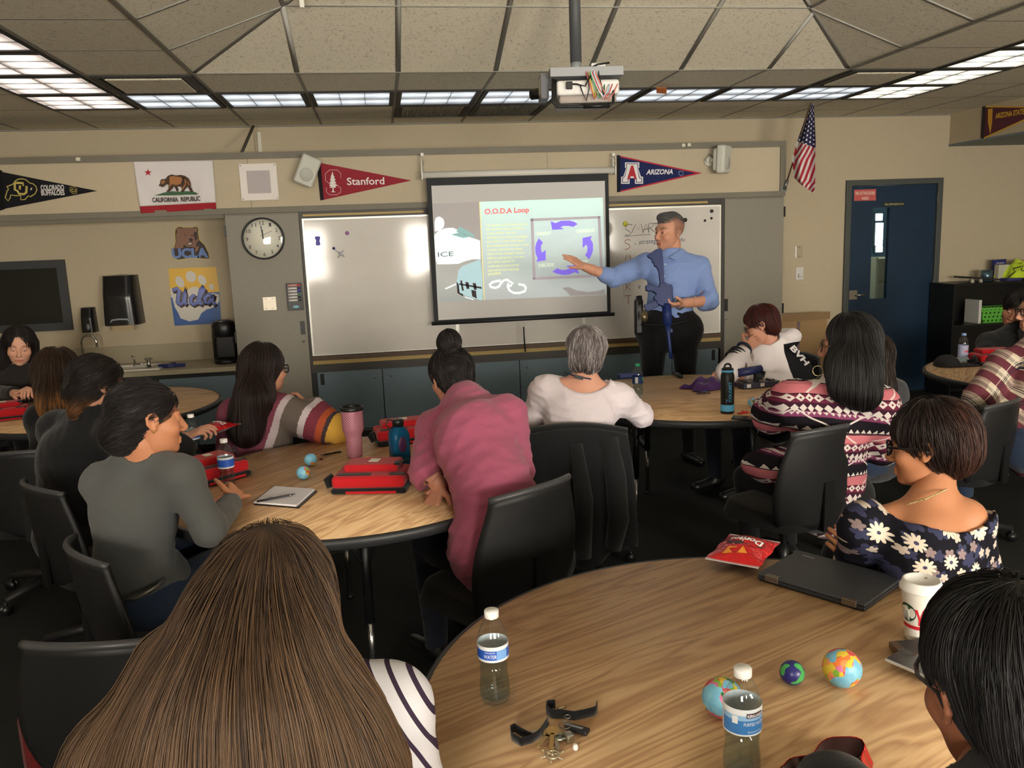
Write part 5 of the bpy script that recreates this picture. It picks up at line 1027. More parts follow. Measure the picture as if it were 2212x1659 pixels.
ball(655, 1021, .0285, 'globe ball nearest the notebook on the middle table', globe_mat(2)); ball(671, 993, .028, 'globe ball just behind another one, beside the pen', globe_mat(3))
ball(795, 999, .028, 'blue globe ball peeping out behind the front red bag', globe_mat(4)); ball(1627, 869, .030, 'globe ball on the right table beside the cardigan elbow', globe_mat(5))
# pink tumbler
def vcol(m): return m
m_pk = M('tumbler_weave', (176, 104, 124), .4, .1); pu, pv, pw = m_pk.xyz(m_pk.n('ShaderNodeUVMap').outputs[0]); a_ = ((pu*26.0+pv*18.0).frac()-.5).abs().lt(.2)*((pu*26.0-pv*18.0).frac()).gt(.5); b_ = ((pu*26.0-pv*18.0).frac()-.5).abs().lt(.2)*((pu*26.0+pv*18.0).frac()).lt(.5)
m_pk.base(m_pk.mix(a_.max(b_), (150, 78, 100), (206, 158, 168)))
o = thing('tumbler', 'tall pink woven-pattern tumbler with clear black-rimmed lid', 'tumbler', tpos(767, 985)); TH = .232; prof = [(.033, 0), (.036, .004), (.0375, .10), (.049, .125), (.0505, TH-.012)]
def tw(u, v):
    t = v*(len(prof)-1); i = min(int(t), len(prof)-2); f = t-i; r_ = prof[i][0]*(1-f)+prof[i+1][0]*f; z = prof[i][1]*(1-f)+prof[i+1][1]*f; return (r_*math.cos(2*PI*u), r_*math.sin(2*PI*u), z)
mb = MB(); nu, nv = 48, 24; zs_ = [TH*.95*k/nv for k in range(nv+1)]
def rad(z):
    for (r1, z1_), (r2, z2) in zip(prof, prof[1:]):
        if z <= z2: return r1+(r2-r1)*(z-z1_)/(z2-z1_)
    return prof[-1][0]
mb.grid(lambda u, v: (rad(v*(TH-.012))*math.cos(2*PI*u), rad(v*(TH-.012))*math.sin(2*PI*u), v*(TH-.012)), nu, nv); to = mb.build('cup', m_pk, o)
uvl = to.data.uv_layers.new(name='UVMap')
for p_ in to.data.polygons:
    for li, vi in zip(p_.loop_indices, p_.vertices): uvl.data[li].uv = ((vi//(nv+1))/nu, (vi % (nv+1))/nv)
MB().lathe([(.0515, TH-.014), (.053, TH-.01), (.053, TH+.002), (.047, TH+.006), (.045, TH-.002), (.045, TH-.008)], 40, cap=False).build('lid_rim', m_blackpl, o)
MB().lathe([(.046, TH-.006), (0, TH-.006)], 32, cap=False).build('lid', C((70, 74, 76), .15), o)
# blue square bottle
o = thing('sports_bottle', 'translucent blue sports bottle with black cap behind the front red bag', 'bottle', tpos(866, 1012), .35); m_tb = M('blue_tritan', (28, 96, 140), .15, trans=.35, ior=1.2); BH = .235
mb = MB(); nu = 40
def sq(u, r_, k_=4): an = 2*PI*u; c_, s_ = math.cos(an), math.sin(an); q = (abs(c_)**k_+abs(s_)**k_)**(-1/k_); return (c_*q*r_, s_*q*r_)
bp = [(.0, .001, 4), (.037, .001, 4), (.040, .008, 5), (.040, .155, 5), (.036, .170, 4), (.024, .183, 2.5), (.021, .190, 2), (.021, .198, 2)]
vs = [(*sq(i/nu, r_, k_), z) for r_, z, k_ in bp for i in range(nu)]; mb.add(vs, [(j*nu+i, j*nu+(i+1) % nu, (j+1)*nu+(i+1) % nu, (j+1)*nu+i) for j in range(len(bp)-1) for i in range(nu)], smooth=True); mb.build('bottle_body', m_tb, o)
MB().box((-.034, -.034, .01), (.034, .034, .135), bev=.01).build('green_water', C((52, 110, 110), .3), o)
mb = MB().ball((.0, -.0385, .115), (.020, .006, .036), 18); mb.build('purple_emblem', C((74, 34, 74), .4), o)
mb = MB().lathe([(.025, .19), (.025, .215), (.022, .22), (0, .22)], 24); mb.build('cap', m_blackpl, o); MB().tube([(-.02, 0, .215), (-.045, 0, .225), (-.055, 0, .20), (-.04, 0, .185), (-.02, 0, .19)], .003, 6).build('carry_loop', m_blackpl, o)
# red first-aid style bags
m_rb = fabric('bag_cloth_red', (190, 26, 34), .18, 250, .8, .4); m_bk = fabric('bag_web_black', (26, 25, 27), .2, 250, .85, .3); m_pp = C((226, 220, 204), .8)
def red_bag(px, py, rz, label, w_=.30, d=.20, paper=True, sc=1.0):
    o = thing('red_bag', label, 'bag', tpos(px, py), rz, 'red supply bags'); a, b = w_/2*sc, d/2*sc
    MB().box((-a, -b, 0), (a, b, .022), bev=.009).build('base_flap', m_bk, o)
    mb = MB().box((-a*.98, -b*.98, .022), (a*.96, b*.98, .072), bev=.016); mb.build('main_compartment', m_rb, o)
    MB().box((-a*.75, -b*.35, .070), (a*.72, b*.95, .102), bev=.013).build('top_pocket', m_rb, o)
    for x0_, x1_ in ((-a*.85, a*.05), (a*.55, a*.95)): MB().box((x0_, -b*.80, .0705), (x1_, -b*.50, .0745), bev=.001).build('hook_strip', m_bk, o)
    MB().box((a*.62, -b*.30, .098), (a*.78, b*.15, .106), bev=.003).build('buckle_patch', m_bk, o)
    MB().tube([(-a*.98, -b*.3, .03), (-a*1.10, -b*.35, .06), (-a*1.16, -b*.5, .05), (-a*1.08, -b*.6, .02)], [.012, .012, .016, .014], 10).build('strap_end', m_bk, o)
    MB().tube([(a*.8, b*.2, .10), (a*1.0, b*.25, .11), (a*1.05, b*.1, .08)], .007, 8, flat=.5).build('carry_handle', m_bk, o)
    MB().box((-a*.6, -b*1.06, .004), (a*.75, -b*.99, .014), bev=.002).build('red_piping', m_rb, o)
    if paper: MB().box((-a*.15, b*.15, .1025), (a*.12, b*.6, .1035), Matrix.Rotation(-.1, 4, 'Z')).build('paper_slip', m_pp, o)
    return o
red_bag(808, 1052, -.22, 'red and black bag in front on the middle table, its black strap by the notebook')
red_bag(875, 950, .15, 'red and black bag at the back of the middle table behind the blue bottle', .30, .18)
red_bag(462, 1035, .75, 'red and black bag on the middle table beside the grey sweater', .26, .18)
red_bag(8, 905, .3, 'red and black bag on the left table at the left edge', .28, .18)
red_bag(2150, 785, -.15, 'red bag on the far right table below the black shelf', .30, .18, False)
# crisp packets
def packet(px, py, rz, w_, d, hgt, label, logo, tz=0.0, nm='crisp_packet'):
    p = tpos(px, py); o = thing(nm, label, 'snack bag', (p[0], p[1], ZT+tz), rz); 
    m_f = M('foil_red', (200, 28, 34), .22, .25, spec=.6); n = m_f.noise(m_f.coord(), 22, 2, .5, 1.2); m_f.bump(n, .7, .01)
    def top(u, v, s_): 
        x, y = (u-.5)*w_, (v-.5)*d; e = (1-abs(2*u-1)**3)*(1-abs(2*v-1)**2.2); cr = .10*math.sin(u*23)*(.5+.5*math.cos(v*11)); return (x*(1-.04*e), y*(1+.03*math.sin(u*14)*abs(2*v-1)), hgt*.5+.001+s_*hgt*.5*max(0, e)*(1+cr))
    MB().grid(lambda u, v: top(u, v, 1), 36, 28).build('foil_front', m_f, o); MB().grid(lambda u, v: top(u, v, -1), 24, 18).build('foil_back', C((206, 204, 204), .3, .6), o)
    for sgn in (-1, 1): MB().box((-w_/2-.006, -d/2, hgt*.5-.0008), (-w_/2+.004, d/2, hgt*.5+.0018), Matrix.Scale(sgn, 4, (1, 0, 0))).build('crimped_seal', C((214, 200, 200), .3, .5), o)
    if logo:
        mb = MB(); vs, fs, tp_, bt, wd = text_mesh('Doritos', .03, 0)
        mb.add([(lambda u, v: (lambda q: (q[0], q[1], q[2]+.002))(top(u, v, 1)))(.66-.16*(v_[1]/tp_), .18+.62*v_[0]) for v_ in vs], fs); 
        mb.build('lettering', C((236, 232, 230), .4), o)
        MB().add([(lambda q: (q[0], q[1], q[2]+.001))(top(.50+.22*math.sin(a)*1.0+.08, .49+.37*math.cos(a), 1)) for a in [2*PI*k/14 for k in range(14)]], [tuple(range(14))]).build('logo_patch', C((44, 26, 28), .35), o)
        for cx, cy in ((.22, .40), (.30, .62), (.17, .66)): MB().add([(lambda q: (q[0], q[1], q[2]+.002))(top(cx+.10*math.cos(a), cy+.11*math.sin(a), 1)) for a in (.3, 2.4, 4.3)], [(0, 1, 2)]).build('printed_chip', C((224, 140, 50), .4), o)
    return o
packet(1606, 1208, math.radians(48), .215, .155, .055, 'sealed red Doritos crisp packet on the near table against the laptop'.replace('Doritos ', 'triangle-chip '), True)
packet(470, 982, math.radians(60), .20, .14, .05, 'red crisp packet standing on the red bag beside the grey sweater', True, .106)
# open packet at the bottom edge
p = tpos(1790, 1690); o = thing('open_crisp_packet', 'torn open red snack bag with dark inside at the bottom picture edge', 'snack bag', p, .2)
def opn(u, v): a = 2*PI*u; r_ = .085*(1+.18*math.sin(3*a)+.08*math.sin(7*a)); return (r_*math.cos(a)*(1.15-.25*v), r_*.75*math.sin(a)*(1.1-.2*v), .001+.036*v*(1+.35*math.sin(2*a+.6)))
MB().grid(opn, 48, 8).build('foil_outside', M('foil_red2', (196, 34, 38), .25, .3), o, solid=.001)
MB().grid(lambda u, v: (opn(u, 1)[0]*(.96-v*.5), opn(u, 1)[1]*(.96-v*.5), opn(u, 1)[2]-.030*v), 48, 6).build('foil_inside', C((60, 34, 34), .25, .5), o)
mb = MB(); mb.box((-.03, -.035, .020), (.06, -.015, .024), Matrix.Rotation(-.35, 4, 'Z')); mb.box((-.06, -.04, .016), (-.01, -.03, .02), Matrix.Rotation(.7, 4, 'Z')); mb.build('gold_seam', C((206, 160, 50), .3, .6), o)
# laptops and phones
def laptop(cs, label, h=.02, logo=False):                    # cs: table positions of the four corners (hinge edge first)
    A, B, C_, D = [Vector((*tpos(*c)[:2], 0)) for c in cs]; ctr = (A+B+C_+D)/4; x = ((B-A)+(C_-D)).normalized(); y = Vector((-x.y, x.x, 0)); w_ = ((B-A).length+(C_-D).length)/4; d = abs(((D-A)+(C_-B)).dot(y))/4
    yaw = math.atan2(x.y, x.x); o = thing('laptop', label, 'laptop', (ctr.x, ctr.y, ZT), yaw); s = 1 if (D-A).dot(y) > 0 else -1
    MB().box((-w_, -d, 0), (w_, d, h*.55), bev=.003).build('base', C((30, 30, 32), .45), o); MB().box((-w_, -d, h*.6), (w_, d, h), bev=.003).build('lid', C((46, 47, 50), .5), o)
    for q in (-.72, .72): MB().box((w_*q-.02, -s*d-.002 if s > 0 else d-.014, h*.15), (w_*q+.02, -s*d+.016 if s > 0 else d+.002, h*1.02), bev=.002).build('hinge', C((120, 108, 96), .3, .8), o)
    return o, w_, d, h, s
lo = laptop(((1638, 1253), (1872, 1322), (1946, 1262), (1722, 1200)), 'closed black laptop with silver hinges on the near table')
mb = MB(); text(mb, 'ThinkPad', (-lo[1]*.80, lo[2]*.70, lo[3]+.0006), (.036, 0, 0), (0, .006, 0), .02); mb.build('lettering', C((190, 186, 186), .4), lo[0])
lo2 = laptop(((1928, 1400), (2010, 1490), (2110, 1455), (2015, 1392)), 'small black laptop under a phone at the right edge of the near table', .018)
def phone(px, py, rz, label, z=0.0, col=(30, 30, 32), scr=(34, 34, 38), w_=.036, l_=.074):
    p = atZ(px, py, ZT+z); o = thing('phone', label, 'phone', (p[0], p[1], ZT+z), rz); MB().box((-w_, -l_, 0), (w_, l_, .008), bev=.0035).build('phone_body', C(col, .3, .3), o); MB().box((-w_*.93, -l_*.96, .008), (w_*.93, l_*.96, .0086)).build('phone_glass', C(scr, .08), o)
phone(2000, 1447, math.radians(25), 'silver-edged phone lying on the small black laptop', .0195, (196, 194, 192), (70, 70, 72))
phone(1613, 905, math.radians(58), 'black phone on the front edge of the right table')
# coffee cup
o = thing('coffee_cup', 'white paper coffee cup with lid, green round logo and red letter', 'cup', tpos(1985, 1378), 0); r0_, r1_, ch = .030, .0435, .128
MB().lathe([(0, .003), (r0_-.002, .002), (r0_, 0), (r0_+.0005, .003), (r1_, ch)], 48, cap=False).build('cup_body', C((232, 228, 218), .6), o)
MB().lathe([(r1_+.001, ch-.006), (r1_+.0045, ch-.004), (r1_+.0045, ch+.003), (r1_+.0015, ch+.006), (r1_-.002, ch+.018), (r1_-.006, ch+.020), (r1_-.009, ch+.014), (0, ch+.013)], 48, cap=False).build('lid', C((238, 236, 232), .35), o)
MB().ball((.02, .012, ch+.0145), (.004, .003, .001), 8).build('sip_hole', C((150, 120, 80), .6), o)
def crad(z): return r0_+(r1_-r0_)*z/ch
va = math.atan2(-p[1] if False else -tpos(1985, 1378)[1], -tpos(1985, 1378)[0])
MB().grid(lambda u, v: ((crad(.034+.009*v)+.0004)*math.cos(va-1.5+3*u), (crad(.034+.009*v)+.0004)*math.sin(va-1.5+3*u), .034+.009*v), 30, 1).build('red_ring', C((206, 36, 50), .5), o)
def oncup(a, z, e=.0008): return ((crad(z)+e)*math.cos(va+a), (crad(z)+e)*math.sin(va+a), z)
def cupdisc(ca_, cz_, rr_, e, col, nm, n=26, sx_=1.0):
    MB().add([oncup(ca_, cz_, e)]+[oncup(ca_+rr_/crad(cz_)*math.cos(2*PI*k/n)*sx_, cz_+rr_*math.sin(2*PI*k/n), e) for k in range(n)], [(0, 1+k, 1+(k+1) % n) for k in range(n)]).build(nm, C(col, .5), o)
cupdisc(-.80, .073, .0225, .0006, (36, 70, 54), 'round_logo')
cupdisc(-.84, .083, .0065, .0010, (222, 218, 208), 'logo_face')
for k in range(7): 
    a0_ = -1.18+.085*k; MB().tube([oncup(a0_+.015*math.sin(t*3+k), .084-.027*t-.004*abs(k-3)*.3, .0011) for t in (0, .25, .5, .75, 1)], .0009, 5).build('logo_wave', C((222, 218, 208), .5), o)
MB().add([oncup(a, z, .0009) for a, z in ((-.30, .086), (-.14, .086), (.02, .066), (.16, .088), (.30, .088), (.08, .060), (.06, .046), (-.07, .046), (-.055, .061))], [(0, 1, 2, 8), (2, 3, 4, 5), (8, 2, 5), (8, 5, 6, 7)]).build('letter_y', C((206, 36, 50), .5), o)
# keys on a lanyard
kp = tpos(1205, 1582); kx, ky = kp[0], kp[1]
def kz(px, py, z=0.0): p = atZ(px, py, ZT+z); return (p[0]-kx, p[1]-ky, z)
ln = thing('key_bunch', 'bunch of keys with black lanyard and tags on the near table', 'keys', kp); m_lan = fabric('lanyard_black', (18, 17, 19), .2, 300)
def ribbon(mb, pts, w_=.010, t=.0012):
    P_ = [Vector(q) for q in pts]; out = []
    for i, p in enumerate(P_): out += [p+Vector((0, 0, w_)), p-Vector((0, 0, 0))]
    mb.grid(lambda u, v: (lambda f: P_[min(int(f), len(P_)-2)].lerp(P_[min(int(f), len(P_)-2)+1], f-min(int(f), len(P_)-2))+Vector((0, 0, w_*2*v)))(u*(len(P_)-1)), len(P_)*3, 1)
mb = MB(); ribbon(mb, [kz(*q) for q in ((1290, 1532), (1288, 1545), (1262, 1552), (1240, 1556), (1215, 1552), (1192, 1552), (1180, 1542), (1182, 1532), (1200, 1530))]); mb.build('lanyard', m_lan, ln, solid=.0015)
mb = MB(); ribbon(mb, [kz(*q) for q in ((1185, 1565), (1168, 1592), (1150, 1605), (1125, 1612), (1106, 1600), (1103, 1585), (1112, 1580), (1126, 1590), (1150, 1602))], .009); mb.build('lanyard_end', m_lan, ln, solid=.0015)
def flatM(px, py, z, ang): q = kz(px, py, z); return Matrix.Translation(q) @ rotz(ang)
MB().ring((0, 0, 0), .0125, .0011, 28, 8, M4=None).build('split_ring', m_chr, ln).location = kz(1222, 1566, .010)
MB().ring((0, 0, 0), .0065, .001, 20, 6).build('clasp_ring', m_chr, ln).location = kz(1226, 1548, .014)
MB().cyl(kz(1206, 1532, .010), kz(1222, 1527, .010), .003, n=8).build('metal_crimp', C((200, 180, 150), .25, .9), ln)
def key(px, py, z, ang, col, L=.05):
    A_ = flatM(px, py, z, ang); mb = MB(); mb.prism([(.0145*math.cos(k*PI/6), .0135*math.sin(k*PI/6)) for k in range(12)], .002, A_); mb.prism([(.010, -.004), (L*1.1, -.004), (L*1.2, 0), (L*1.12, .004), (.010, .004)]+[], .002, A_)
    mb.build('key', C(col, .28, .85), ln)
key(1194, 1577, .014, math.radians(-105), (206, 170, 110)); key(1188, 1582, .010, math.radians(-130), (196, 170, 120), .045); key(1198, 1584, .007, math.radians(-95), (180, 170, 150), .045); key(1185, 1580, .006, math.radians(165), (190, 180, 160), .03)
A_ = flatM(1245, 1575, .006, math.radians(-38)); MB().box((-.018, -.010, -.004), (.026, .010, .005), A_, bev=.003).build('leather_fob', C((30, 30, 34), .35), ln); MB().box((-.012, -.003, .0051), (.014, .003, .0056), A_).build('fob_print', C((120, 124, 130), .5), ln)
MB().box((-.026, -.004, -.002), (-.012, .004, .006), A_, bev=.001).build('fob_clip', m_chr, ln)
A_ = flatM(1228, 1592, .009, .3); MB().box((-.010, -.011, -.009), (.010, .011, .009), A_, bev=.005).build('cube_charm', clear('resin', (180, 180, 140), .15, .6, .45), ln)
q = kz(1243, 1614, .006); MB().lathe([(.0045, -.005), (.0055, .0), (.004, .006), (0, .006)], 14, q).build('white_bead', m_capw, ln)
q = kz(1208, 1592, .007); MB().ring(q, .009, .003, 24, 8).build('oval_charm', C((150, 150, 140), .35, .8), ln); MB().ball(q, (.007, .007, .003), 12).build('charm_stone', C((96, 98, 96), .2, .3), ln)
q = Vector(kz(1193, 1630, .006)); mb = MB(); mb.ring(q, .0125, .0022, 30, 8); mb.ball(q, (.004, .004, .003), 10)
for k in range(6): a = k*PI/3+.2; d = Vector((math.cos(a), math.sin(a), 0)); mb.tube([q+d*.003, q+d*.0125, q+d*.021], [.001, .0013, .0012], 6); mb.ball(q+d*.022, .0022, 8)
mb.build('ship_wheel_charm', C((206, 196, 170), .3, .85), ln)
# notebook and pens
A, B, C_, D = [Vector((*tpos(*c)[:2], 0)) for c in ((547, 1094), (645, 1102), (688, 1053), (590, 1060))]; x = (B-A).normalized(); yaw = math.atan2(x.y, x.x); ctr = (A+B+C_+D)/4; w_ = (B-A).length/2; d = (D-A).length/2
nb = thing('notebook', 'open white spiral notebook with a pen across it on the middle table', 'notebook', (ctr.x, ctr.y, ZT), yaw); sh_ = (D-A).dot(x)/2
def nbx(lo, hi): return [(lo[0]-sh_, lo[1]), (hi[0]-sh_, lo[1]), (hi[0]+sh_, hi[1]), (lo[0]+sh_, hi[1])]
MB().prism(nbx((-w_, -d), (w_, d)), .006, Matrix.Translation((0, 0, .006))).build('black_cover', m_blackpl, nb); MB().prism(nbx((-w_*.99, -d*1.01), (w_*.90, d*.98)), .007, Matrix.Translation((0, 0, .0135))).build('pages', C((224, 222, 226), .7), nb)
for k in range(22): t = -.96+k*.0914; MB().ring((-w_*.99+sh_*t, d*t, .010), .0055, .0007, 10, 5, M4=Matrix.Rotation(PI/2, 4, 'X')).build('spiral_ring', C((110, 90, 70), .3, .8), nb)
def pen(a, b, z, label, col, r=.0045):
    A, B = Vector(atZ(*a, ZT+z)), Vector(atZ(*b, ZT+z)); L = (B-A).length; o = thing('pen', label, 'pen', A, math.atan2((B-A).y, (B-A).x), 'pens'); MB().tube([(0, 0, 0), (L*.85, 0, 0), (L*.93, 0, 0), (L, 0, 0)], [r, r, r*.6, r*.2], 12).build('barrel', C(col, .3), o); MB().box((L*.08, -.001, r), (L*.4, .001, r+.002)).build('clip', m_chr, o); MB().cyl((L*.84, 0, 0), (L*.88, 0, 0), r*1.03, n=12).build('band', m_chr, o); return o
pen((555, 1083), (638, 1067), .020, 'black pen lying across the white notebook', (34, 32, 36), .0042)
pen((737, 976), (692, 983), .005, 'black pen with gold tip beside the globe balls', (26, 24, 26))
tag(MB().box((-.008, -.006, 0), (.008, .006, .008), bev=.003).build('charm', C((110, 40, 50), .4), org=None), 'tiny dark red charm on the table beside the pen', 'charm').location = tpos(694, 993)
def wrapper(px, py, rz, w_, d, label, col, col2, grp='sweet wrappers'):
    o = thing('sweet_wrapper', label, 'wrapper', tpos(px, py), rz, grp); mb = MB().grid(lambda u, v: ((u-.5)*w_, (v-.5)*d*(1-.35*math.exp(-((abs(u-.5)-.36)/.06)**2)), .002+.012*math.sin(PI*u)*math.sin(PI*v)*(1+.3*math.sin(u*20))), 20, 8); mb.build('foil', C(col, .3, .2), o, solid=.001)
    MB().box((-w_*.2, -d*.15, .013), (w_*.22, d*.18, .0145)).build('printed_panel', C(col2, .4), o)
wrapper(716, 957, .2, .085, .045, 'brown chocolate wrapper on the middle table near the tumbler', (74, 36, 34), (90, 130, 190)); wrapper(1519, 850, -.1, .085, .035, 'brown and blue chocolate wrapper in front of the purple cloth', (60, 44, 44), (50, 120, 200))
wrapper(1607, 893, .15, .07, .028, 'small red sweet wrapper left of the cardigan elbow', (206, 40, 36), (230, 200, 190)); wrapper(1642, 896, 2.3, .045, .03, 'small red sweet wrapper half under the cardigan elbow', (206, 40, 36), (220, 90, 80))
# right table: black bottle, punch, cloth, marker, blue bar
bp_ = tpos(1571, 892); o = thing('insulated_bottle', 'tall black insulated bottle with light blue bands lettered COLDEST', 'bottle', bp_, 0); KH = .262; kr = .036
MB().lathe([(0, 0), (kr-.002, 0), (kr, .003), (kr, KH*.78), (kr*.92, KH*.83), (kr*.78, KH*.855), (kr*.78, KH*.865)], 40).build('flask', C((22, 24, 26), .45), o)
MB().lathe([(kr*1.012, KH*.055), (kr*1.02, KH*.06), (kr*1.02, KH*.185), (kr*1.012, KH*.19)], 40, cap=False).build('blue_band', C((92, 176, 222), .5), o)
MB().lathe([(kr*.9, KH*.862), (kr*.92, KH*.865), (kr*.92, KH*.895), (kr*.9, KH*.9)], 36, cap=False).build('neck_ring', C((92, 176, 222), .5), o)
mb = MB(); mb.lathe([(kr*.88, KH*.895), (kr*.88, KH*.93), (kr*.5, KH*.95), (0, KH*.955)], 30); mb.ring((0, 0, KH*.955), .018, .006, 20, 8, M4=Matrix.Rotation(PI/2, 4, 'X')); mb.build('cap', m_blackpl, o)
va2 = math.atan2(-bp_[1], -bp_[0]); mb = MB(); vs, fs, tp_, bt, wd = text_mesh('COLDEST', .02, 0); mb.add([((kr+.0008)*math.cos(va2+.62-.42*v_[1]/tp_+.0), (kr+.0008)*math.sin(va2+.62-.42*v_[1]/tp_), KH*.25+KH*.42*v_[0]) for v_ in vs], fs)
vs, fs, tp_, bt, wd = text_mesh('THE', .01, 0); mb.add([((kr+.0008)*math.cos(va2+.0-.16*v_[1]/tp_), (kr+.0008)*math.sin(va2+.0-.16*v_[1]/tp_), KH*.25+KH*.06*v_[0]) for v_ in vs], fs); mb.build('lettering', C((92, 176, 222), .5), o)
hp_ = tpos(1640, 835); o = thing('hole_punch', 'dark hole punch with thick blue handle bar on the right table', 'hole punch', hp_, .12)
MB().box((-.135, -.045, .0), (.12, .035, .035), bev=.004).build('base', C((54, 56, 74), .4), o); MB().cyl((-.13, .03, .092), (.03, .03, .105), .026, n=20).build('handle_bar', C((34, 44, 88), .4), o)
for k in range(3): MB().box((-.10+.08*k, -.03, .035), (-.07+.08*k, .025, .048), bev=.002).build('punch_head', m_chr, o)
MB().box((-.01, -.02, .03), (.0, .03, .10), Matrix.Rotation(.35, 4, 'Y')).build('lever', m_chr, o); MB().box((-.02, .015, .035), (.02, .035, .085)).build('handle_support', m_blackpl, o)
for k in (-.115, -.02): MB().box((k, -.0465, .008), (k+.028, -.0455, .03)).build('printed_label', C((206, 204, 200), .5), o)
cp = tpos(1530, 838); o = thing('cloth', 'crumpled dark purple cloth on the right table beside the black bottle', 'cloth', cp)
def clo(u, v): a = 2*PI*u; r_ = v*(.15+.035*math.sin(3*a+1)+.02*math.sin(5*a)); x, y = r_*math.cos(a)*1.1, r_*math.sin(a)*.62; return (x, y, .003+.055*(1-v**2.5)*(1+.35*math.sin(34*x+2)*math.sin(30*y)+.25*math.sin(60*x-45*y)))
MB().grid(clo, 72, 22).build('fabric_heap', fabric('purple_cloth', (72, 40, 96), .25, 120, .95, 1.0), o)
A, B = tpos(1455, 810), tpos(1472, 818); o = tag(MB().tube([(A[0], A[1], ZT+.014), ((A[0]+B[0])/2, (A[1]+B[1])/2, ZT+.018), (B[0], B[1], ZT+.013)], [.010, .017, .012], 14).build('computer_mouse', m_blackpl, org=A), 'small black mouse-like clicker on the far edge of the right table', 'clicker')
p = tpos(1357, 816); tag(MB().box((-.07, -.02, 0), (.07, .02, .03), bev=.006).build('glasses_case', C((38, 52, 110), .5), org=None), 'dark blue case on the right table behind the green-capped bottle', 'case').location = p
# far right table
cp = tpos(2045, 790); o = thing('cap', 'black baseball cap lying on the far right table', 'cap', cp, -.2); MB().grid(lambda u, v: (.085*math.cos(2*PI*u)*math.cos(v*PI/2), .085*math.sin(2*PI*u)*math.cos(v*PI/2), .002+.075*math.sin(v*PI/2)), 28, 8).build('crown', C((28, 26, 30), .8), o); MB().grid(lambda u, v: (.03+.17*v, (u-.5)*.16*(1-.3*v*v), .012-.008*(2*u-1)**2), 12, 8).build('brim', C((30, 28, 32), .8), o, solid=.003)
p = tpos(2095, 778); tag(MB().box((-.14, -.11, 0), (.14, .11, .003)).build('paper_sheet', C((222, 218, 208), .7), org=None), 'white papers under the pale-capped bottle on the far right table', 'paper').location = (p[0], p[1]+.02, ZT-.0005)
p = tpos(2170, 768); tag(MB().box((-.06, -.04, 0), (.06, .04, .003)).build('paper_sheet', C((214, 220, 110), .7), org=None), 'yellow note paper behind the far right red bag', 'paper').location = p
# ceiling projector
pb = atD(1258, 180, 4.15); po = thing('projector', 'white projector hung upside down from a grey ceiling pole', 'projector', (pb[0], pb[1], 0), -.10); pz = pb[2]
m_pj = C((226, 224, 222), .5); m_pg = C((150, 152, 156), .5, .2)
zt2 = atD(1240, 0, 4.15)[2]+.35; ptop = slope_z(min(1.22, 5.40-pb[1]))+.0
MB().cyl((-.03, 0, pz+.10), (-.03, 0, max(ptop, pz+.5)), .029, n=24).build('ceiling_pole', C((74, 76, 80), .5), po)
MB().cyl((-.03, 0, pz+.05), (-.03, 0, pz+.10), .027, n=20).build('pole_collar', m_pg, po)
mb = MB().box((-.175, -.13, pz+.012), (.185, .16, pz+.055), bev=.002); mb.build('mount_bracket', m_pg, po)
mb = MB().box((-.215, -.05, pz-.075), (-.175, .10, pz+.045), Matrix.Identity(4), bev=.002); mb.build('side_box', C((110, 112, 118), .5), po); MB().box((-.217, -.03, pz-.05), (-.2155, .05, pz+.03)).build('side_label', C((196, 190, 168), .6), po)
mb = MB().box((-.145, -.125, pz-.075), (.165, .12, pz-.005), bev=.014); mb.build('projector_body', m_pj, po)
MB().box((-.135, -.13, pz-.115), (.15, .12, pz-.076), bev=.012).build('lower_shell', C((160, 150, 144), .5), po)
mb = MB(); mb.tube([(-.165, -.14, pz+.0), (-.168, -.145, pz-.11), (-.15, -.145, pz-.132), (.10, -.145, pz-.135), (.13, -.14, pz-.12), (.135, -.12, pz-.06)], .007, 10); mb.tube([(-.15, -.12, pz+.0), (-.152, -.12, pz-.10), (-.13, -.12, pz-.12), (.12, -.12, pz-.12)], .006, 10); mb.build('safety_frame', m_blackpl, po)
MB().cyl((-.02, -.148, pz-.134), (.11, -.148, pz-.134), .011, n=12).build('foam_grip', m_blackpl, po)
MB().cyl((-.18, .06, pz-.03), (-.25, .10, pz-.03), .028, n=20).build('lens', m_blackpl, po)
random.seed(3)
for c_, x0_, sw in (((200, 90, 90), .01, .05), ((220, 200, 60), .02, .03), ((90, 170, 120), .03, .06), ((230, 228, 224), .035, .08), ((120, 170, 210), .045, .07), ((226, 130, 110), .055, .10), ((40, 40, 44), .02, -.05), ((40, 40, 44), .07, .02), ((230, 228, 224), .05, .06), ((200, 60, 60), .04, .09)):
    MB().tube([(x0_, -.10, pz+.06), (x0_-.01, -.14, pz+.02), (x0_+sw*.2, -.15, pz-.05), (x0_+sw*.5, -.15, pz-.10+random.uniform(-.01, .02)), (x0_+sw*.8, -.14, pz-.07), (x0_+sw, -.125, pz-.03)], .0028, 6).build('cable', C(c_, .5), po)
MB().tube([(-.07, -.13, pz-.025), (-.05, -.155, pz-.03), (-.01, -.15, pz-.04), (.02, -.145, pz+.01)], .004, 8).build('cable', m_blackpl, po); MB().box((-.10, -.15, pz-.05), (-.07, -.126, pz-.015), bev=.003).build('power_plug', m_blackpl, po)
MB().tube([(.02, -.10, pz+.05), (.06, -.12, pz+.065), (.12, -.10, pz+.075)], .005, 8).build('cable', m_blackpl, po); MB().box((.03, -.11, pz+.056), (.10, -.06, pz+.075), bev=.004).build('junction_box', m_pj, po)
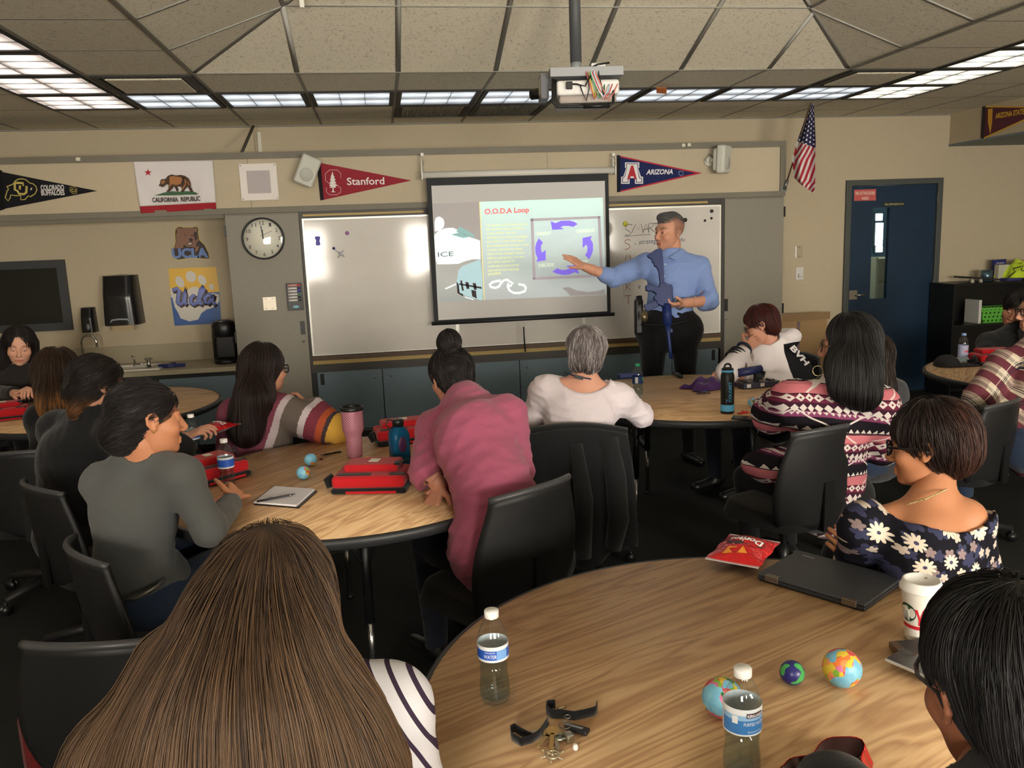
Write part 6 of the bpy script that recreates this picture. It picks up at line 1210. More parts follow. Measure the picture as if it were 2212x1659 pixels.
# ================================================================ people: blended implicit bodies turned into meshes
def _v(p): return np.array([float(c) for c in p])
def cap(a, b, ra, rb=None, k=.02, n=None, s=1.0, op='u'): return dict(t='cap', a=_v(a), b=_v(b), ra=ra, rb=ra if rb is None else rb, k=k, n=None if n is None else _v(n)/np.linalg.norm(_v(n)), s=s, op=op)
def ellp(c, r, k=.02, R=None, op='u'): return dict(t='ell', c=_v(c), r=_v(r), k=k, R=R, op=op)
def cutp(c, n, R): return dict(t='cut', c=_v(c), n=_v(n)/np.linalg.norm(_v(n)), R=R, k=0, op='s')
def pbox(p):
    if p['t'] == 'cap': r = max(p['ra'], p['rb']); return np.minimum(p['a'], p['b'])-r, np.maximum(p['a'], p['b'])+r
    if p['t'] == 'ell': r = p['r'].max() if p['R'] is not None else p['r']; return p['c']-r, p['c']+r
    return p['c']-p['R'], p['c']+p['R']
def pd(p, P):
    if p['t'] == 'cap':
        a, b = p['a'], p['b']; ab = b-a; L = max(float(ab@ab), 1e-9); q = P-a; t = np.clip((q@ab)/L, 0, 1); q = q-t[..., None]*ab
        if p['n'] is not None: q = q+(q@p['n'])[..., None]*p['n']*(p['s']-1)
        return np.sqrt((q*q).sum(-1))-(p['ra']+(p['rb']-p['ra'])*t)
    if p['t'] == 'ell':
        q = P-p['c']
        if p['R'] is not None: q = q@p['R']
        q1 = q/p['r']; k0 = np.sqrt((q1*q1).sum(-1)); k1 = np.sqrt(((q1/p['r'])**2).sum(-1)); return k0*(k0-1)/np.maximum(k1, 1e-6)
    q = P-p['c']; return np.maximum(-(q@p['n']), np.sqrt((q*q).sum(-1))-p['R'])
def smin(a, b, k):
    if k <= 0: return np.minimum(a, b)
    h = np.maximum(k-np.abs(a-b), 0)/k; return np.minimum(a, b)-h*h*k*.25
def comb(D, d, p):
    if p['op'] == 'u': return smin(D, d, p['k'])
    return -smin(-D, d, p['k'])
def feval(prims, P):
    D = np.full(P.shape[:-1], 1.0)
    for p in prims: D = comb(D, pd(p, P), p)
    return D
def nets(prims, h, noise=None, lo=None, hi=None):
    bb = [pbox(p) for p in prims if p['op'] == 'u']; lo_ = np.min([b[0] for b in bb], 0)-2.5*h; hi_ = np.max([b[1] for b in bb], 0)+2.5*h
    if lo is not None: lo_ = np.maximum(lo_, lo)
    if hi is not None: hi_ = np.minimum(hi_, hi)
    n = np.ceil((hi_-lo_)/h).astype(int)+1; D = np.full(n, 1.0, dtype=np.float64)
    ax = [lo_[i]+h*np.arange(n[i]) for i in range(3)]
    for p in prims:
        a, b = pbox(p); m = max(p['k'], 0)+3*h+.01; i0 = np.clip(((a-m-lo_)/h).astype(int), 0, n-1); i1 = np.clip(((b+m-lo_)/h).astype(int)+2, 0, n)
        if (i1 <= i0).any(): continue
        G = np.stack(np.meshgrid(ax[0][i0[0]:i1[0]], ax[1][i0[1]:i1[1]], ax[2][i0[2]:i1[2]], indexing='ij'), -1)
        s_ = tuple(slice(i0[i], i1[i]) for i in range(3)); D[s_] = comb(D[s_], pd(p, G), p)
    if noise is not None:
        m = np.abs(D) < .06; idx = np.argwhere(m); Pn = lo_+idx*h; D[m] += noise(Pn)
    D[0] = D[-1] = 1; D[:, 0] = D[:, -1] = 1; D[:, :, 0] = D[:, :, -1] = 1
    ins = D < 0; cn = n-1; acc = np.zeros((*cn, 3)); cnt = np.zeros(cn); quads = []; cid = np.arange(cn.prod()).reshape(cn)
    for axx in range(3):
        sl0 = [slice(None)]*3; sl1 = [slice(None)]*3; sl0[axx] = slice(0, -1); sl1[axx] = slice(1, None)
        A, B = D[tuple(sl0)], D[tuple(sl1)]; x = np.argwhere(ins[tuple(sl0)] != ins[tuple(sl1)]); va = A[tuple(x.T)]; vb = B[tuple(x.T)]
        t = va/(va-vb); pt = x.astype(float); pt[:, axx] += t; o1, o2 = [(1, 2), (2, 0), (0, 1)][axx]; cs = []
        for d1, d2 in ((0, 0), (1, 0), (1, 1), (0, 1)):
            c = x.copy(); c[:, o1] -= d1; c[:, o2] -= d2; cs.append(c); np.add.at(acc, tuple(c.T), pt); np.add.at(cnt, tuple(c.T), 1)
        q = np.stack([cid[tuple(c.T)] for c in cs], 1); fl = va < 0; q[fl] = q[fl][:, ::-1]; quads.append(q[:, ::-1])
    used = cnt > 0; remap = -np.ones(cn.prod(), dtype=np.int64); remap[cid[used]] = np.arange(used.sum())
    V_ = lo_+acc[used]/cnt[used][:, None]*h; return V_, remap[np.concatenate(quads)]
def vmesh(parts, name, mats, org, parent=None, tint=None):
    """parts: list of (verts, quads, slot); joined into one mesh object"""
    V_ = np.concatenate([p[0] for p in parts])-np.array(org); off = 0; Q = []; S = []
    for v, q, s_ in parts: Q.append(q+off); S.append(np.full(len(q), s_)); off += len(v)
    Q = np.concatenate(Q); S = np.concatenate(S); me = bpy.data.meshes.new(name); k = Q.shape[1]
    me.vertices.add(len(V_)); me.vertices.foreach_set('co', V_.astype(np.float32).ravel()); me.loops.add(Q.size); me.loops.foreach_set('vertex_index', Q.ravel().astype(np.int32))
    me.polygons.add(len(Q)); me.polygons.foreach_set('loop_start', (np.arange(len(Q))*k).astype(np.int32)); me.polygons.foreach_set('material_index', S.astype(np.int32)); me.polygons.foreach_set('use_smooth', np.ones(len(Q), dtype=bool))
    for m in mats: me.materials.append(m.m if isinstance(m, M) else m)
    me.update(calc_edges=True); me.validate()
    if tint is not None:
        at = me.color_attributes.new('tint', 'FLOAT_COLOR', 'POINT'); at.data.foreach_set('color', np.concatenate([tint, np.ones((len(tint), 1))], 1).astype(np.float32).ravel())
    o = bpy.data.objects.new(name, me); COL.objects.link(o)
    if parent is None: o.location = tuple(float(c) for c in org)
    else: o.parent = parent
    return o
def relax(V_, Q, n=2, f=.5):
    for _ in range(n):
        acc = np.zeros_like(V_); c = np.zeros(len(V_))
        for i in range(4):
            a, b = Q[:, i], Q[:, (i+1) % 4]; np.add.at(acc, a, V_[b]); np.add.at(acc, b, V_[a]); np.add.at(c, a, 1); np.add.at(c, b, 1)
        V_ = V_+(acc/np.maximum(c, 1)[:, None]-V_)*f
    return V_
def wrinkle(amp, sc=1.0, seed=0):
    rs = np.random.RandomState(seed); K = rs.normal(size=(7, 3))*np.array([22, 22, 34])*sc; ph = rs.uniform(0, 6.28, 7); am = rs.uniform(.4, 1, 7)
    def f(P):
        w_ = np.zeros(len(P)); wp = P+.02*np.sin(P[:, [1, 2, 0]]*17*sc)
        for k, p_, a in zip(K, ph, am): s_ = np.sin(wp@k+p_); w_ += a*(1-np.abs(s_))**2
        return -amp*(w_/3.0-.5)
    return f
_SK = {}
def skin(col):
    if col not in _SK:
        m = M('skin_%d' % len(_SK), col, .5, spec=.35, sss=.12); a = m.n('ShaderNodeVertexColor'); a.layer_name = 'tint'; n = m.noise(m.coord(), 90, 3); b = m.mix(n*.25, col, tuple(int(c*.86) for c in col))
        mx = m.n('ShaderNodeMix'); mx.data_type = 'RGBA'; mx.blend_type = 'MULTIPLY'; mx.inputs[0].default_value = 1; m.lk(b, mx.inputs[6]); m.lk(a.outputs[0], mx.inputs[7]); m.base(mx.outputs[2]); m.bump(n, .12, .001); _SK[col] = m
    return _SK[col]
_HM = {}
def hairmat(c1, c2, c3=None, rough=.52):
    key = (c1, c2, c3)
    if key not in _HM:
        m = M('hair_%d' % len(_HM), c1, rough, spec=.28); a = m.n('ShaderNodeVertexColor'); a.layer_name = 'tint'; sp = m.n('ShaderNodeSeparateColor'); m.lk(a.outputs[0], sp.inputs[0])
        b = m.mix(V(m.nt, sp.outputs[0]), c1, c2)
        if c3: b = m.mix(V(m.nt, sp.outputs[1]), b, c3)
        m.base(b); m.b.inputs['Anisotropic'].default_value = .4; _HM[key] = m
    return _HM[key]
# ---- head in its own frame: x right, y forward, z up; centre between the ears
def head_prims(fem=False, fat=0.0, simple=False):
    g = fat; L = [ellp((0, -.014, .036), (.076, .097, .086), 0), ellp((0, .022, -.028), (.066+g*.5, .070, .084), .03), ellp((0, .036, -.078), (.047+g, .048+g*.5, .038+g*.4), .03),
         ellp((0, .074, -.100), (.020, .016, .014), .02), ellp((.043, .058, -.030), (.024, .026, .022), .025), ellp((-.043, .058, -.030), (.024, .026, .022), .025),
         cap((-.036, .078, .022), (.036, .078, .022), .012 if not fem else .009, k=.015), cap((0, .088, .008), (0, .110, -.032), .0075, .0115, k=.010), ellp((.011, .101, -.040), (.009, .010, .007), .006), ellp((-.011, .101, -.040), (.009, .010, .007), .006),
         ellp((.033, .101, .001), (.018, .016, .013), .014, op='s'), ellp((-.033, .101, .001), (.018, .016, .013), .014, op='s'),
         ellp((.032, .0765, .001), (.0145, .0145, .0135), .004), ellp((-.032, .0765, .001), (.0145, .0145, .0135), .004),
         ellp((.032, .094, .0005), (.0135, .009, .0052), .002, op='s'), ellp((-.032, .094, .0005), (.0135, .009, .0052), .002, op='s'),
         cap((-.019, .0905, -.066), (.019, .0905, -.066), .0055, k=.006), cap((-.016, .0895, -.077), (.016, .0895, -.077), .0065, k=.006), cap((-.022, .0965, -.0712), (.022, .0965, -.0712), .0022, k=.003, op='s')]
    for s_ in (1, -1):                                   # ears
        pts = [(.074, .012, -.012), (.079, .010, .008), (.084, .000, .022), (.087, -.014, .022), (.087, -.023, .008), (.084, -.020, -.012), (.079, -.006, -.028)]
        L.append(ellp((s_*.078, -.004, -.002), (.0055, .016, .025), .004))
        for a, b in zip(pts, pts[1:]): L.append(cap((s_*a[0], a[1], a[2]), (s_*b[0], b[1], b[2]), .0046, k=.003))
        L.append(ellp((s_*.077, .001, -.027), (.006, .008, .010), .005)); L.append(cap((s_*.082, -.012, .014), (s_*.082, -.013, -.010), .003, k=.003)); L.append(ellp((s_*.077, .011, -.007), (.005, .004, .006), .003))
        L.append(ellp((s_*.088, -.001, -.003), (.007, .0075, .011), .004, op='s'))
    return L
def head_tint(P, o):
    T = np.ones((len(P), 3)); x, y, z = P[:, 0], P[:, 1], P[:, 2]
    def blend(w_, c): 
        nonlocal T; T = T*(1-w_[:, None])+np.array(c)*w_[:, None]*T
    g = lambda cx, cy, cz, rx, ry, rz, p_=2: np.exp(-(((np.abs(x)-cx)/rx)**2+((y-cy)/ry)**2+((z-cz)/rz)**2)**(p_/2))
    lipc = o.get('lip', (.86, .52, .50)); wl = np.clip(1.3*np.exp(-((x/.021)**4+((z+.0715)/.0085)**4))*(y > .082), 0, 1); blend(wl, lipc)
    blend(np.clip(1.0*np.exp(-((x/.017)**2+((z+.0712)/.0016)**2))*(y > .08), 0, 1), (.55, .35, .35))
    arc = .0285-.35*np.maximum(np.abs(np.abs(x)-.036)-.006, 0); blend(np.clip(.92*np.exp(-(((np.abs(x)-.034)/.019)**6+((z-arc)/.0042)**2))*(y > .05), 0, 1), o.get('brow', (.20, .16, .15)))
    blend(.25*g(.045, .07, -.03, .02, .05, .02), (1.0, .72, .68)); blend(.35*g(.032, .085, .0, .018, .03, .009), (.72, .6, .58))
    blend(np.clip(.6*np.exp(-(((np.abs(x)-.0075)/.004)**2+((y-.105)/.01)**2+((z+.0475)/.0035)**2)), 0, 1), (.3, .2, .2))
    if o.get('stubble'): blend(o['stubble']*np.clip((-.045-z)/.02, 0, 1)*(y > 0), (.78, .76, .78))
    if o.get('shade'):                                   # closely shaved hair on sides
        w_ = np.clip(((.03-y)/.02), 0, 1)*np.clip((z+.03)/.02, 0, 1)*o['shade']; blend(w_, o.get('shadec', (.55, .54, .55)))
    return T
def hframe(c, fwd, up=(0, 0, 1), sc=1.0):
    f = _v(fwd); f = f/np.linalg.norm(f); r = np.cross(f, _v(up)); r = r/np.linalg.norm(r); u = np.cross(r, f); return (_v(c), np.stack([r, f, u], 1), sc)
def h2w(H, P): return H[0]+(np.atleast_2d(P)*H[2])@H[1].T
def w2h(H, P): return ((np.atleast_2d(P)-H[0])@H[1])/H[2]
def hand_prims(W, d, n, s_, curl=(.4,)*5, sc=1.0, spread=.0, thumb=(.6, .8, -.2)):
    """W wrist, d finger direction, n back-of-hand normal, s_ direction of the thumb side"""
    d = _v(d)/np.linalg.norm(_v(d)); n = _v(n)-d*(_v(n)@d); n /= np.linalg.norm(n); s_ = _v(s_)-d*(_v(s_)@d)-n*(_v(s_)@n); s_ /= np.linalg.norm(s_); L = []; W = _v(W)
    off = (.029, .010, -.009, -.027); ln = (.072, .080, .074, .058); mc = (.086, .089, .085, .078)
    for i in range(4):
        m = W+(d*mc[i]+s_*off[i])*sc; L.append(cap(W+s_*off[i]*.55*sc+d*.01*sc, m, .0135*sc, .0115*sc, k=.012*sc, n=n, s=1.15)); p = m; a = curl[i+1]*1.0; dd = d+s_*spread*(1.5-i)*.25; dd /= np.linalg.norm(dd); r0 = .0090*sc
        for j, fr in enumerate((.45, .30, .25)):
            a_ = a*(j+.6 if j else .55); dr = dd*math.cos(a_)-n*math.sin(a_); q = p+dr*ln[i]*fr*sc; L.append(cap(p, q, r0, r0*.90, k=.002*sc)); p = q; r0 *= .90
    t0 = W+(d*.022+s_*.024)*sc; td = d*thumb[0]+s_*thumb[1]+n*thumb[2]; td /= np.linalg.norm(td); p = t0; r0 = .0135*sc; c_ = curl[0]
    for j, l_ in enumerate((.040, .032, .026)):
        dr = td*math.cos(c_*j*.7)+(d*.6-s_*.5-n*.5)*math.sin(c_*j*.7); dr /= np.linalg.norm(dr); q = p+dr*l_*sc; L.append(cap(p, q, r0, r0*.84, k=.006*sc if j == 0 else .002)); p = q; r0 *= .84
    return L
def strands(prims, V_, n, step, nst, flow, rad=.0012, lift=.002, seed=1, jit=.25, mask=None, freq=70, wob=.0015, taper=True, high=None, strip=.5):
    """hair lying on the implicit surface, following a flow field; returns verts, quads, tint"""
    rs = np.random.RandomState(seed); C0 = V_ if mask is None else V_[mask(V_)]
    if len(C0) == 0: C0 = V_
    P = C0[rs.randint(0, len(C0), n)]+rs.normal(size=(n, 3))*.003; lf = rs.uniform(0, 1, (n, 1)); e = .002; pts = []; jd = rs.normal(size=(n, 3))*jit; ph = rs.uniform(0, 6.28, (n, 1)); length = rs.uniform(.55, 1.0, (n, 1)); I = np.eye(3)*e
    cl = np.sin(P@np.array([61., 47, 13])*1.3)+np.sin(P@np.array([-37., 71, 11])*1.1)
    for k in range(nst+1):
        g = np.stack([feval(prims, P+I[i])-feval(prims, P-I[i]) for i in range(3)], 1)/(2*e); g /= np.maximum(np.linalg.norm(g, axis=1, keepdims=True), 1e-6)
        f = feval(prims, P)[:, None]; P = P-g*np.clip(f-lift*(.2+1.6*lf)-lift*.6*np.sin(cl*1.3)[:, None], -.02, .02)*.8; pts.append(P.copy())
        d = flow(P)+jd*.35+.12*np.sin(P*freq+ph)*jit; d = d/np.maximum(np.linalg.norm(d, axis=1, keepdims=True), 1e-6); d = d-g*(d*g).sum(1, keepdims=True)*.92; d = d/np.maximum(np.linalg.norm(d, axis=1, keepdims=True), 1e-6); P = P+d*step*length; jd *= .9
    pts = np.stack(pts, 1); T = np.gradient(pts, axis=1); T /= np.maximum(np.linalg.norm(T, axis=2, keepdims=True), 1e-6)
    N = np.cross(T, rs.normal(size=(n, 1, 3))); N /= np.maximum(np.linalg.norm(N, axis=2, keepdims=True), 1e-6); B = np.cross(T, N); m = nst+1
    r_ = rad*rs.uniform(.5, 1.4, (n, 1, 1))*(np.interp(np.linspace(0, 1, m), [0, .1, .75, 1], [.35, 1, .9, .12])[None, :, None] if taper else 1)
    VV = np.stack([pts+r_*(N*math.cos(a)+B*math.sin(a)) for a in (0, 2.094, 4.189)], 2).reshape(-1, 3)
    i = np.arange(n)[:, None, None]*m*3; j = np.arange(nst)[None, :, None]*3; k = np.arange(3)[None, None, :]; a0 = i+j+k; a1 = i+j+(k+1) % 3; Q = np.stack([a0, a1, a1+3, a0+3], -1).reshape(-1, 4)
    tn = np.clip(.5+.22*cl[:, None]+rs.normal(size=(n, 1))*.28, 0, 1); tn = np.repeat(tn, m, 1); hg = np.zeros((n, m)) if high is None else high(pts.reshape(-1, 3)).reshape(n, m)*np.clip(rs.uniform(-.2, 1.3, (n, 1)), 0, 1)
    tint = np.stack([np.repeat(tn[..., None], 3, 2).reshape(-1), np.repeat(hg[..., None], 3, 2).reshape(-1), np.zeros(n*m*3)], 1)
    return VV, Q, tint
def spec(**k): return k
def person(label, H, sk, J, shirt, trous, hair, opt=None):
    """J joints (world): nb neck base, ch chest, wa waist, pe pelvis, sl/sr shoulders, el/er elbows, wl/wr wrists, hl/hr hips, kl/kr knees, al/ar ankles; facing 'f'"""
    opt = opt or {}; f = _v(J['f']); f[2] = 0; f /= np.linalg.norm(f); B = opt.get('bulk', 1.0); fem = opt.get('fem', True); hs = H[2]; org = (float(J['pe'][0]), float(J['pe'][1]), 0.0 if not opt.get('seat') else 0.0)
    J = {k: (v if k in ('f', 'handl', 'handr') else _v(v)) for k, v in J.items()}
    hb = h2w(H, [(0, -.022, -.075)])[0]
    def torso(o, extra=1.0):
        w_ = B*extra; return [cap(J['pe'], J['wa'], .150*w_+o, .125*w_+o, k=0, n=f, s=1.30), cap(J['wa'], J['ch'], .125*w_+o, .142*w_+o, k=.05, n=f, s=1.35), cap(J['ch']*.9+J['sl']*.1, J['sl'], .085*w_+o, .052*B+o, k=.05), cap(J['ch']*.9+J['sr']*.1, J['sr'], .085*w_+o, .052*B+o, k=.05),
                             cap(J['nb'], J['sl'], .045*w_+o, .050*B+o, k=.04), cap(J['nb'], J['sr'], .045*w_+o, .050*B+o, k=.04), cap(J['nb'], J['ch'], .065*w_+o, .115*w_+o, k=.05, n=f, s=1.3)]
    ar = opt.get('arm', 1.0)
    def arm(s_, o, ful=1.0, frac=1.0):
        S, E_, W = J['s'+s_], J['e'+s_], J['w'+s_]; L = [cap(S, E_, .050*B*ar*ful+o, .041*B*ar*ful+o, k=.03)]
        if frac > 0: L.append(cap(E_, E_+(W-E_)*frac, .041*B*ar*ful+o, (.041+(.027-.041)*frac)*B*ar*ful+o, k=.02))
        return L
    def legs(o, w_=1.0):
        L = []
        for s_ in 'lr': L += [cap(J['h'+s_], J['k'+s_], .088*B*w_+o, .060*w_+o, k=.04), cap(J['k'+s_], J['a'+s_], .056*w_+o, .038*w_+o, k=.02)]
        return L
    parts = []; tints = []
    body = torso(-.006)+arm('l', -.003)+arm('r', -.003)+legs(-.004)+[cap(J['nb'], hb, .056*hs*(.92 if fem else 1.05), .052*hs*(.92 if fem else 1.08), k=.03)]
    v, q = nets(body, opt.get('h', .011)); v = relax(v, q, 1); parts.append((v, q, 0)); tints.append(np.ones((len(v), 3)))
    hp = head_prims(fem, opt.get('fat', 0.0)); v, q = nets(hp, opt.get('hh', .0042)/1.0); tints.append(head_tint(v, opt)); parts.append((h2w(H, v), q, 0))
    for s_ in 'lr':
        hd = J.get('hand'+s_)
        if hd: 
            hpr = hand_prims(J['w'+s_], *hd[:3], **(hd[3] if len(hd) > 3 else {})); hpr.append(cap(J['w'+s_]+(J['e'+s_]-J['w'+s_])*.25, J['w'+s_], .031*B*ar, .0255*B*ar, k=.012)); v, q = nets(hpr, opt.get('hv', .0032)); parts.append((v, q, 0)); tints.append(np.ones((len(v), 3)))
    o = vmesh(parts, 'person', [skin(sk)], org, tint=np.concatenate(tints)); tag(o, label, 'person')
    # clothes
    if shirt:
        so = shirt.get('o', .012); L = torso(so, shirt.get('ful', 1.0))
        if shirt.get('hem') is not None: L.append(cap(J['pe'], _v(shirt['hem']), .155*B+so, .155*B+so, k=.03, n=f, s=1.25))
        fr = shirt.get('sleeve', .93)
        for s_ in 'lr':
            L += arm(s_, so+shirt.get('so', .002), shirt.get('sful', 1.0), max(fr, 0))
            e_ = J['e'+s_]; w_ = J['w'+s_]; c = e_+(w_-e_)*(fr-.0); dd = (w_-e_)/max(np.linalg.norm(w_-e_), 1e-6); L.append(cutp(c, -dd*-1, .085))
        L += shirt.get('add', [])
        if shirt.get('neck', 'crew') == 'crew': L.append(ellp(J['nb']+(hb-J['nb'])*.75, (.072*hs, .072*hs, .05), .01, op='s'))
        L += shirt.get('cut', [])
        v, q = nets(L, shirt.get('h', .009), wrinkle(shirt.get('wr', .006), shirt.get('wsc', 1.0), shirt.get('seed', 3))); v = relax(v, q, 1, .4); vmesh([(v, q, 0)], shirt.get('name', 'shirt'), [shirt['m']], org, o)
    if trous:
        L = legs(.010)+[cap(J['hl'], J['hr'], .115*B+.008, k=.05), cap(J['pe'], J['wa']*.35+J['pe']*.65, .150*B+.006, .14*B+.006, k=.05, n=f, s=1.3)]
        v, q = nets(L, .012, wrinkle(.006, .9, 5)); vmesh([(v, q, 0)], 'trousers', [trous], org, o)
        for s_ in 'lr':
            a = J['a'+s_]; g = J.get('f'+s_, f*1.0); g = _v(g)/np.linalg.norm(_v(g)); v, q = nets([cap(a+g*(-.04)+np.array([0, 0, -.035]), a+g*.16+np.array([0, 0, -.045]), .040, .034, k=0, n=(0, 0, 1), s=1.15), cap(a, a+np.array([0, 0, -.03]), .042, .045, k=.03), cutp(a-np.array([0, 0, .088-.005]), (0, 0, -1), .4)], .009); vmesh([(v, q, 0)], 'shoe', [opt.get('shoe', m_blackpl)], org, o)
    # eyes
    if opt.get('eyes'):
        for s_ in (1, -1):
            mb = MB(); c = np.array((s_*.032, .0765, .001)); gz = _v(opt.get('gaze', (0, 1, 0))); gz /= np.linalg.norm(gz); n = 18; m = 12; vs = []
            ax1 = np.cross(gz, (0, 0, 1.)); ax1 /= np.linalg.norm(ax1); ax2 = np.cross(ax1, gz)
            for i in range(m+1):
                for j in range(n): a = PI*i/m; b = 2*PI*j/n; vs.append(h2w(H, [c+.0128*(gz*math.cos(a)+(ax1*math.cos(b)+ax2*math.sin(b))*math.sin(a))])[0])
            for i in range(m): mb.add(vs, [], 0) if False else None
            mb.add(vs, [(i*n+j, (i+1)*n+j, (i+1)*n+(j+1) % n, i*n+(j+1) % n) for i in range(2) for j in range(n)], 1, True); mb.add(vs, [(i*n+j, (i+1)*n+j, (i+1)*n+(j+1) % n, i*n+(j+1) % n) for i in range(2, m) for j in range(n)], 0, True)
            mb.build('eye', [C((214, 206, 200), .2), C(opt.get('iris', (60, 42, 34)), .1)], o).data.transform(Matrix.Translation([-c_ for c_ in org]))
    # hair
    if hair:
        hpz = hair['prims']; loc = hair.get('local', True)
        v, q = nets(hpz, hair.get('h', .006), hair.get('noise')); fl = hair['flow']; sv, sq, st = strands(hpz, v, hair.get('n', 1500), hair.get('step', .012), hair.get('nst', 10), fl, hair.get('rad', .0011), hair.get('lift', .003), hair.get('seed', 1), hair.get('jit', .25), hair.get('mask'), high=hair.get('high'))
        bt = np.stack([np.clip(.35+.3*np.sin(v@np.array([90., 70, 8])), 0, 1), np.zeros(len(v)) if hair.get('high') is None else hair['high'](v)*.55, np.zeros(len(v))], 1)
        if loc: v = h2w(H, v); sv = h2w(H, sv)
        vmesh([(v, q, 0), (sv, sq, 0)], 'hair', [hair['m']], org, o, tint=np.concatenate([bt, st]))
    return o
def glasses(o, H, col, rim=.0022, big=1.0, lens=True, temples=True, dz=0.0):
    org = o.location; mb = MB()
    def W(p): return h2w(H, [p])[0]-np.array(org)
    for s_ in (1, -1):
        pts = [W((s_*.034+.024*big*math.copysign(abs(math.cos(a))**.8, math.cos(a)), .104-.006*abs(math.cos(a)), .0+dz+.019*big*math.copysign(abs(math.sin(a))**.8, math.sin(a)))) for a in [2*PI*k/22 for k in range(23)]]
        mb.tube(pts, rim*H[2], 6)
        if temples: mb.tube([W((s_*(.034+.024*big), .100, .006+dz)), W((s_*.077, .06, .006+dz)), W((s_*.084, .0, .004+dz)), W((s_*.086, -.018, -.010+dz))], rim*1.1*H[2], 6)
    mb.tube([W((-.010, .106, .004+dz)), W((.010, .106, .004+dz))], rim*H[2], 6); g = mb.build('glasses', C(col, .3), o)
    if lens:
        for s_ in (1, -1): l = MB(); l.add([W((s_*.034+.023*big*math.cos(a), .104-.006*abs(math.cos(a)), dz+.018*big*math.sin(a))) for a in [2*PI*k/22 for k in range(22)]], [tuple(range(22))]); l.build('lens', LENS, g)
    return g
LENS = clear('lens_glass', (235, 238, 240), .03, .9, .03)
def cap_hair(th=.010, front=.062, low=-.045, sides=-.02):
    """skull cap of hair, open over the face"""
    return [ellp((0, -.016, .040), (.076+th, .097+th, .086+th), 0), ellp((0, -.060, -.020), (.062+th, .050+th, .050), .03),
            ellp((0, .098, -.042), (.078, .070+.0, .092), .012, op='s'), ellp((0, .150, .02), (.09, .085, .075), .01, op='s')]
def dflow(*d): d = _v(d); return lambda P: np.tile(d, (len(P), 1))
def seated(pe, f, nb, sl, sr, **k):
    """fills in chest, waist, hips, legs for a seated figure"""
    pe, nb, sl, sr = _v(pe), _v(nb), _v(sl), _v(sr); f = _v(f); f[2] = 0; f /= np.linalg.norm(f); r = np.array([f[1], -f[0], 0]); mid = (sl+sr)/2
    ch = mid*.72+pe*.28; wa = mid*.36+pe*.64
    if k.get('bow'): ch = ch-f*k['bow']; wa = wa-f*k['bow']*.8
    J = dict(pe=pe, nb=nb, sl=sl, sr=sr, ch=ch, wa=wa, f=f, hl=pe-r*.09, hr=pe+r*.09)
    lg = k.get('lg', .40)
    for s_, q in (('l', -1), ('r', 1)):
        J['k'+s_] = pe+f*lg+r*.13*q+np.array([0, 0, .02]); J['a'+s_] = J['k'+s_]*1.0+f*k.get('fx', -.02); J['a'+s_][2] = .09
        J['e'+s_] = J['s'+s_]+np.array([0, 0, -.26])+f*.06+r*.03*q; J['w'+s_] = J['e'+s_]+f*.22+np.array([0, 0, .0])
    for a, b in k.items():
        if a in ('el', 'er', 'wl', 'wr', 'kl', 'kr', 'al', 'ar', 'ch', 'wa', 'handl', 'handr', 'fl', 'fr'): J[a] = b
    return J
# ================================================================ the people, joints read off the photograph at estimated depths
D = atD
FA = (.15, .99, 0)                                        # roughly away from the camera
def crown_flow(c, down=1.0, out=1.0):
    c = _v(c)
    def f(P): q = P-c; q[:, 2] = 0; r_ = np.linalg.norm(q, axis=1, keepdims=True); return q/np.maximum(r_, .02)*out*np.clip(1-(c[2]-P[:, 2:3])/.16, .04, 1)+np.array([0, 0, -1.0])*down*np.clip((c[2]-P[:, 2:3])/.10+.1, .1, 1.5)
    return f
def to_point(c):
    c = _v(c); return lambda P: c-P
m_jean = fabric('denim', (52, 66, 92), .3, 300, .9, .6); m_blk = fabric('black_cloth', (27, 27, 29), .2, 200, .9, .5); m_navy = fabric('navy_trousers', (24, 27, 38), .2, 200, .9, .4)

# ---------- 1 standing presenter in blue shirt
d = 6.2; H = hframe(D(1446, 501, d-.02), (-.92, -.36, -.04), (0.06, 0, 1), 1.13)
J = dict(nb=D(1450, 552, d), sl=D(1509, 577, d+.02), sr=D(1393, 573, d+.02), ch=D(1452, 600, d), wa=D(1447, 660, d), pe=D(1445, 705, d), f=(-.25, -.97, 0), hr=D(1413, 712, d), hl=D(1478, 712, d), kr=D(1408, 835, d-.03), kl=D(1482, 835, d), ar=D(1386, 938, d-.10), al=D(1487, 975, d+.05), fr=(-.1, -1, 0), fl=(.2, -1, 0),
     er=D(1327, 600, d-.12), wr=D(1264, 577, d-.20), el=D(1531, 650, d-.08), wl=D(1474, 655, d-.30))
J['handr'] = (D(1230, 556, d-.24)-D(1264, 577, d-.20), (.25, -.6, .75), (.3, -.75, -.55), dict(curl=(.15, .10, .05, .12, .2), sc=1.12, thumb=(.8, .6, -.1)))
J['handl'] = (D(1425, 665, d-.38)-D(1474, 655, d-.30), (.0, -.35, -.95), (.0, -.9, .4), dict(curl=(.5, .9, .9, .8, .7), sc=1.1))
m_bs = fabric('shirt_blue', (132, 156, 210), .08, 300, .8, .6)
cuffL = cap(D(1325, 600, d-.12), D(1307, 594, d-.145), .068, .062, k=.01)
nbm = J['nb']
hp = [ellp((0, -.016, .043), (.069, .095, .086), 0), ellp((0, .045, .098), (.046, .046, .026), .02), ellp((0, .118, -.030), (.09, .070, .100), .008, op='s')]
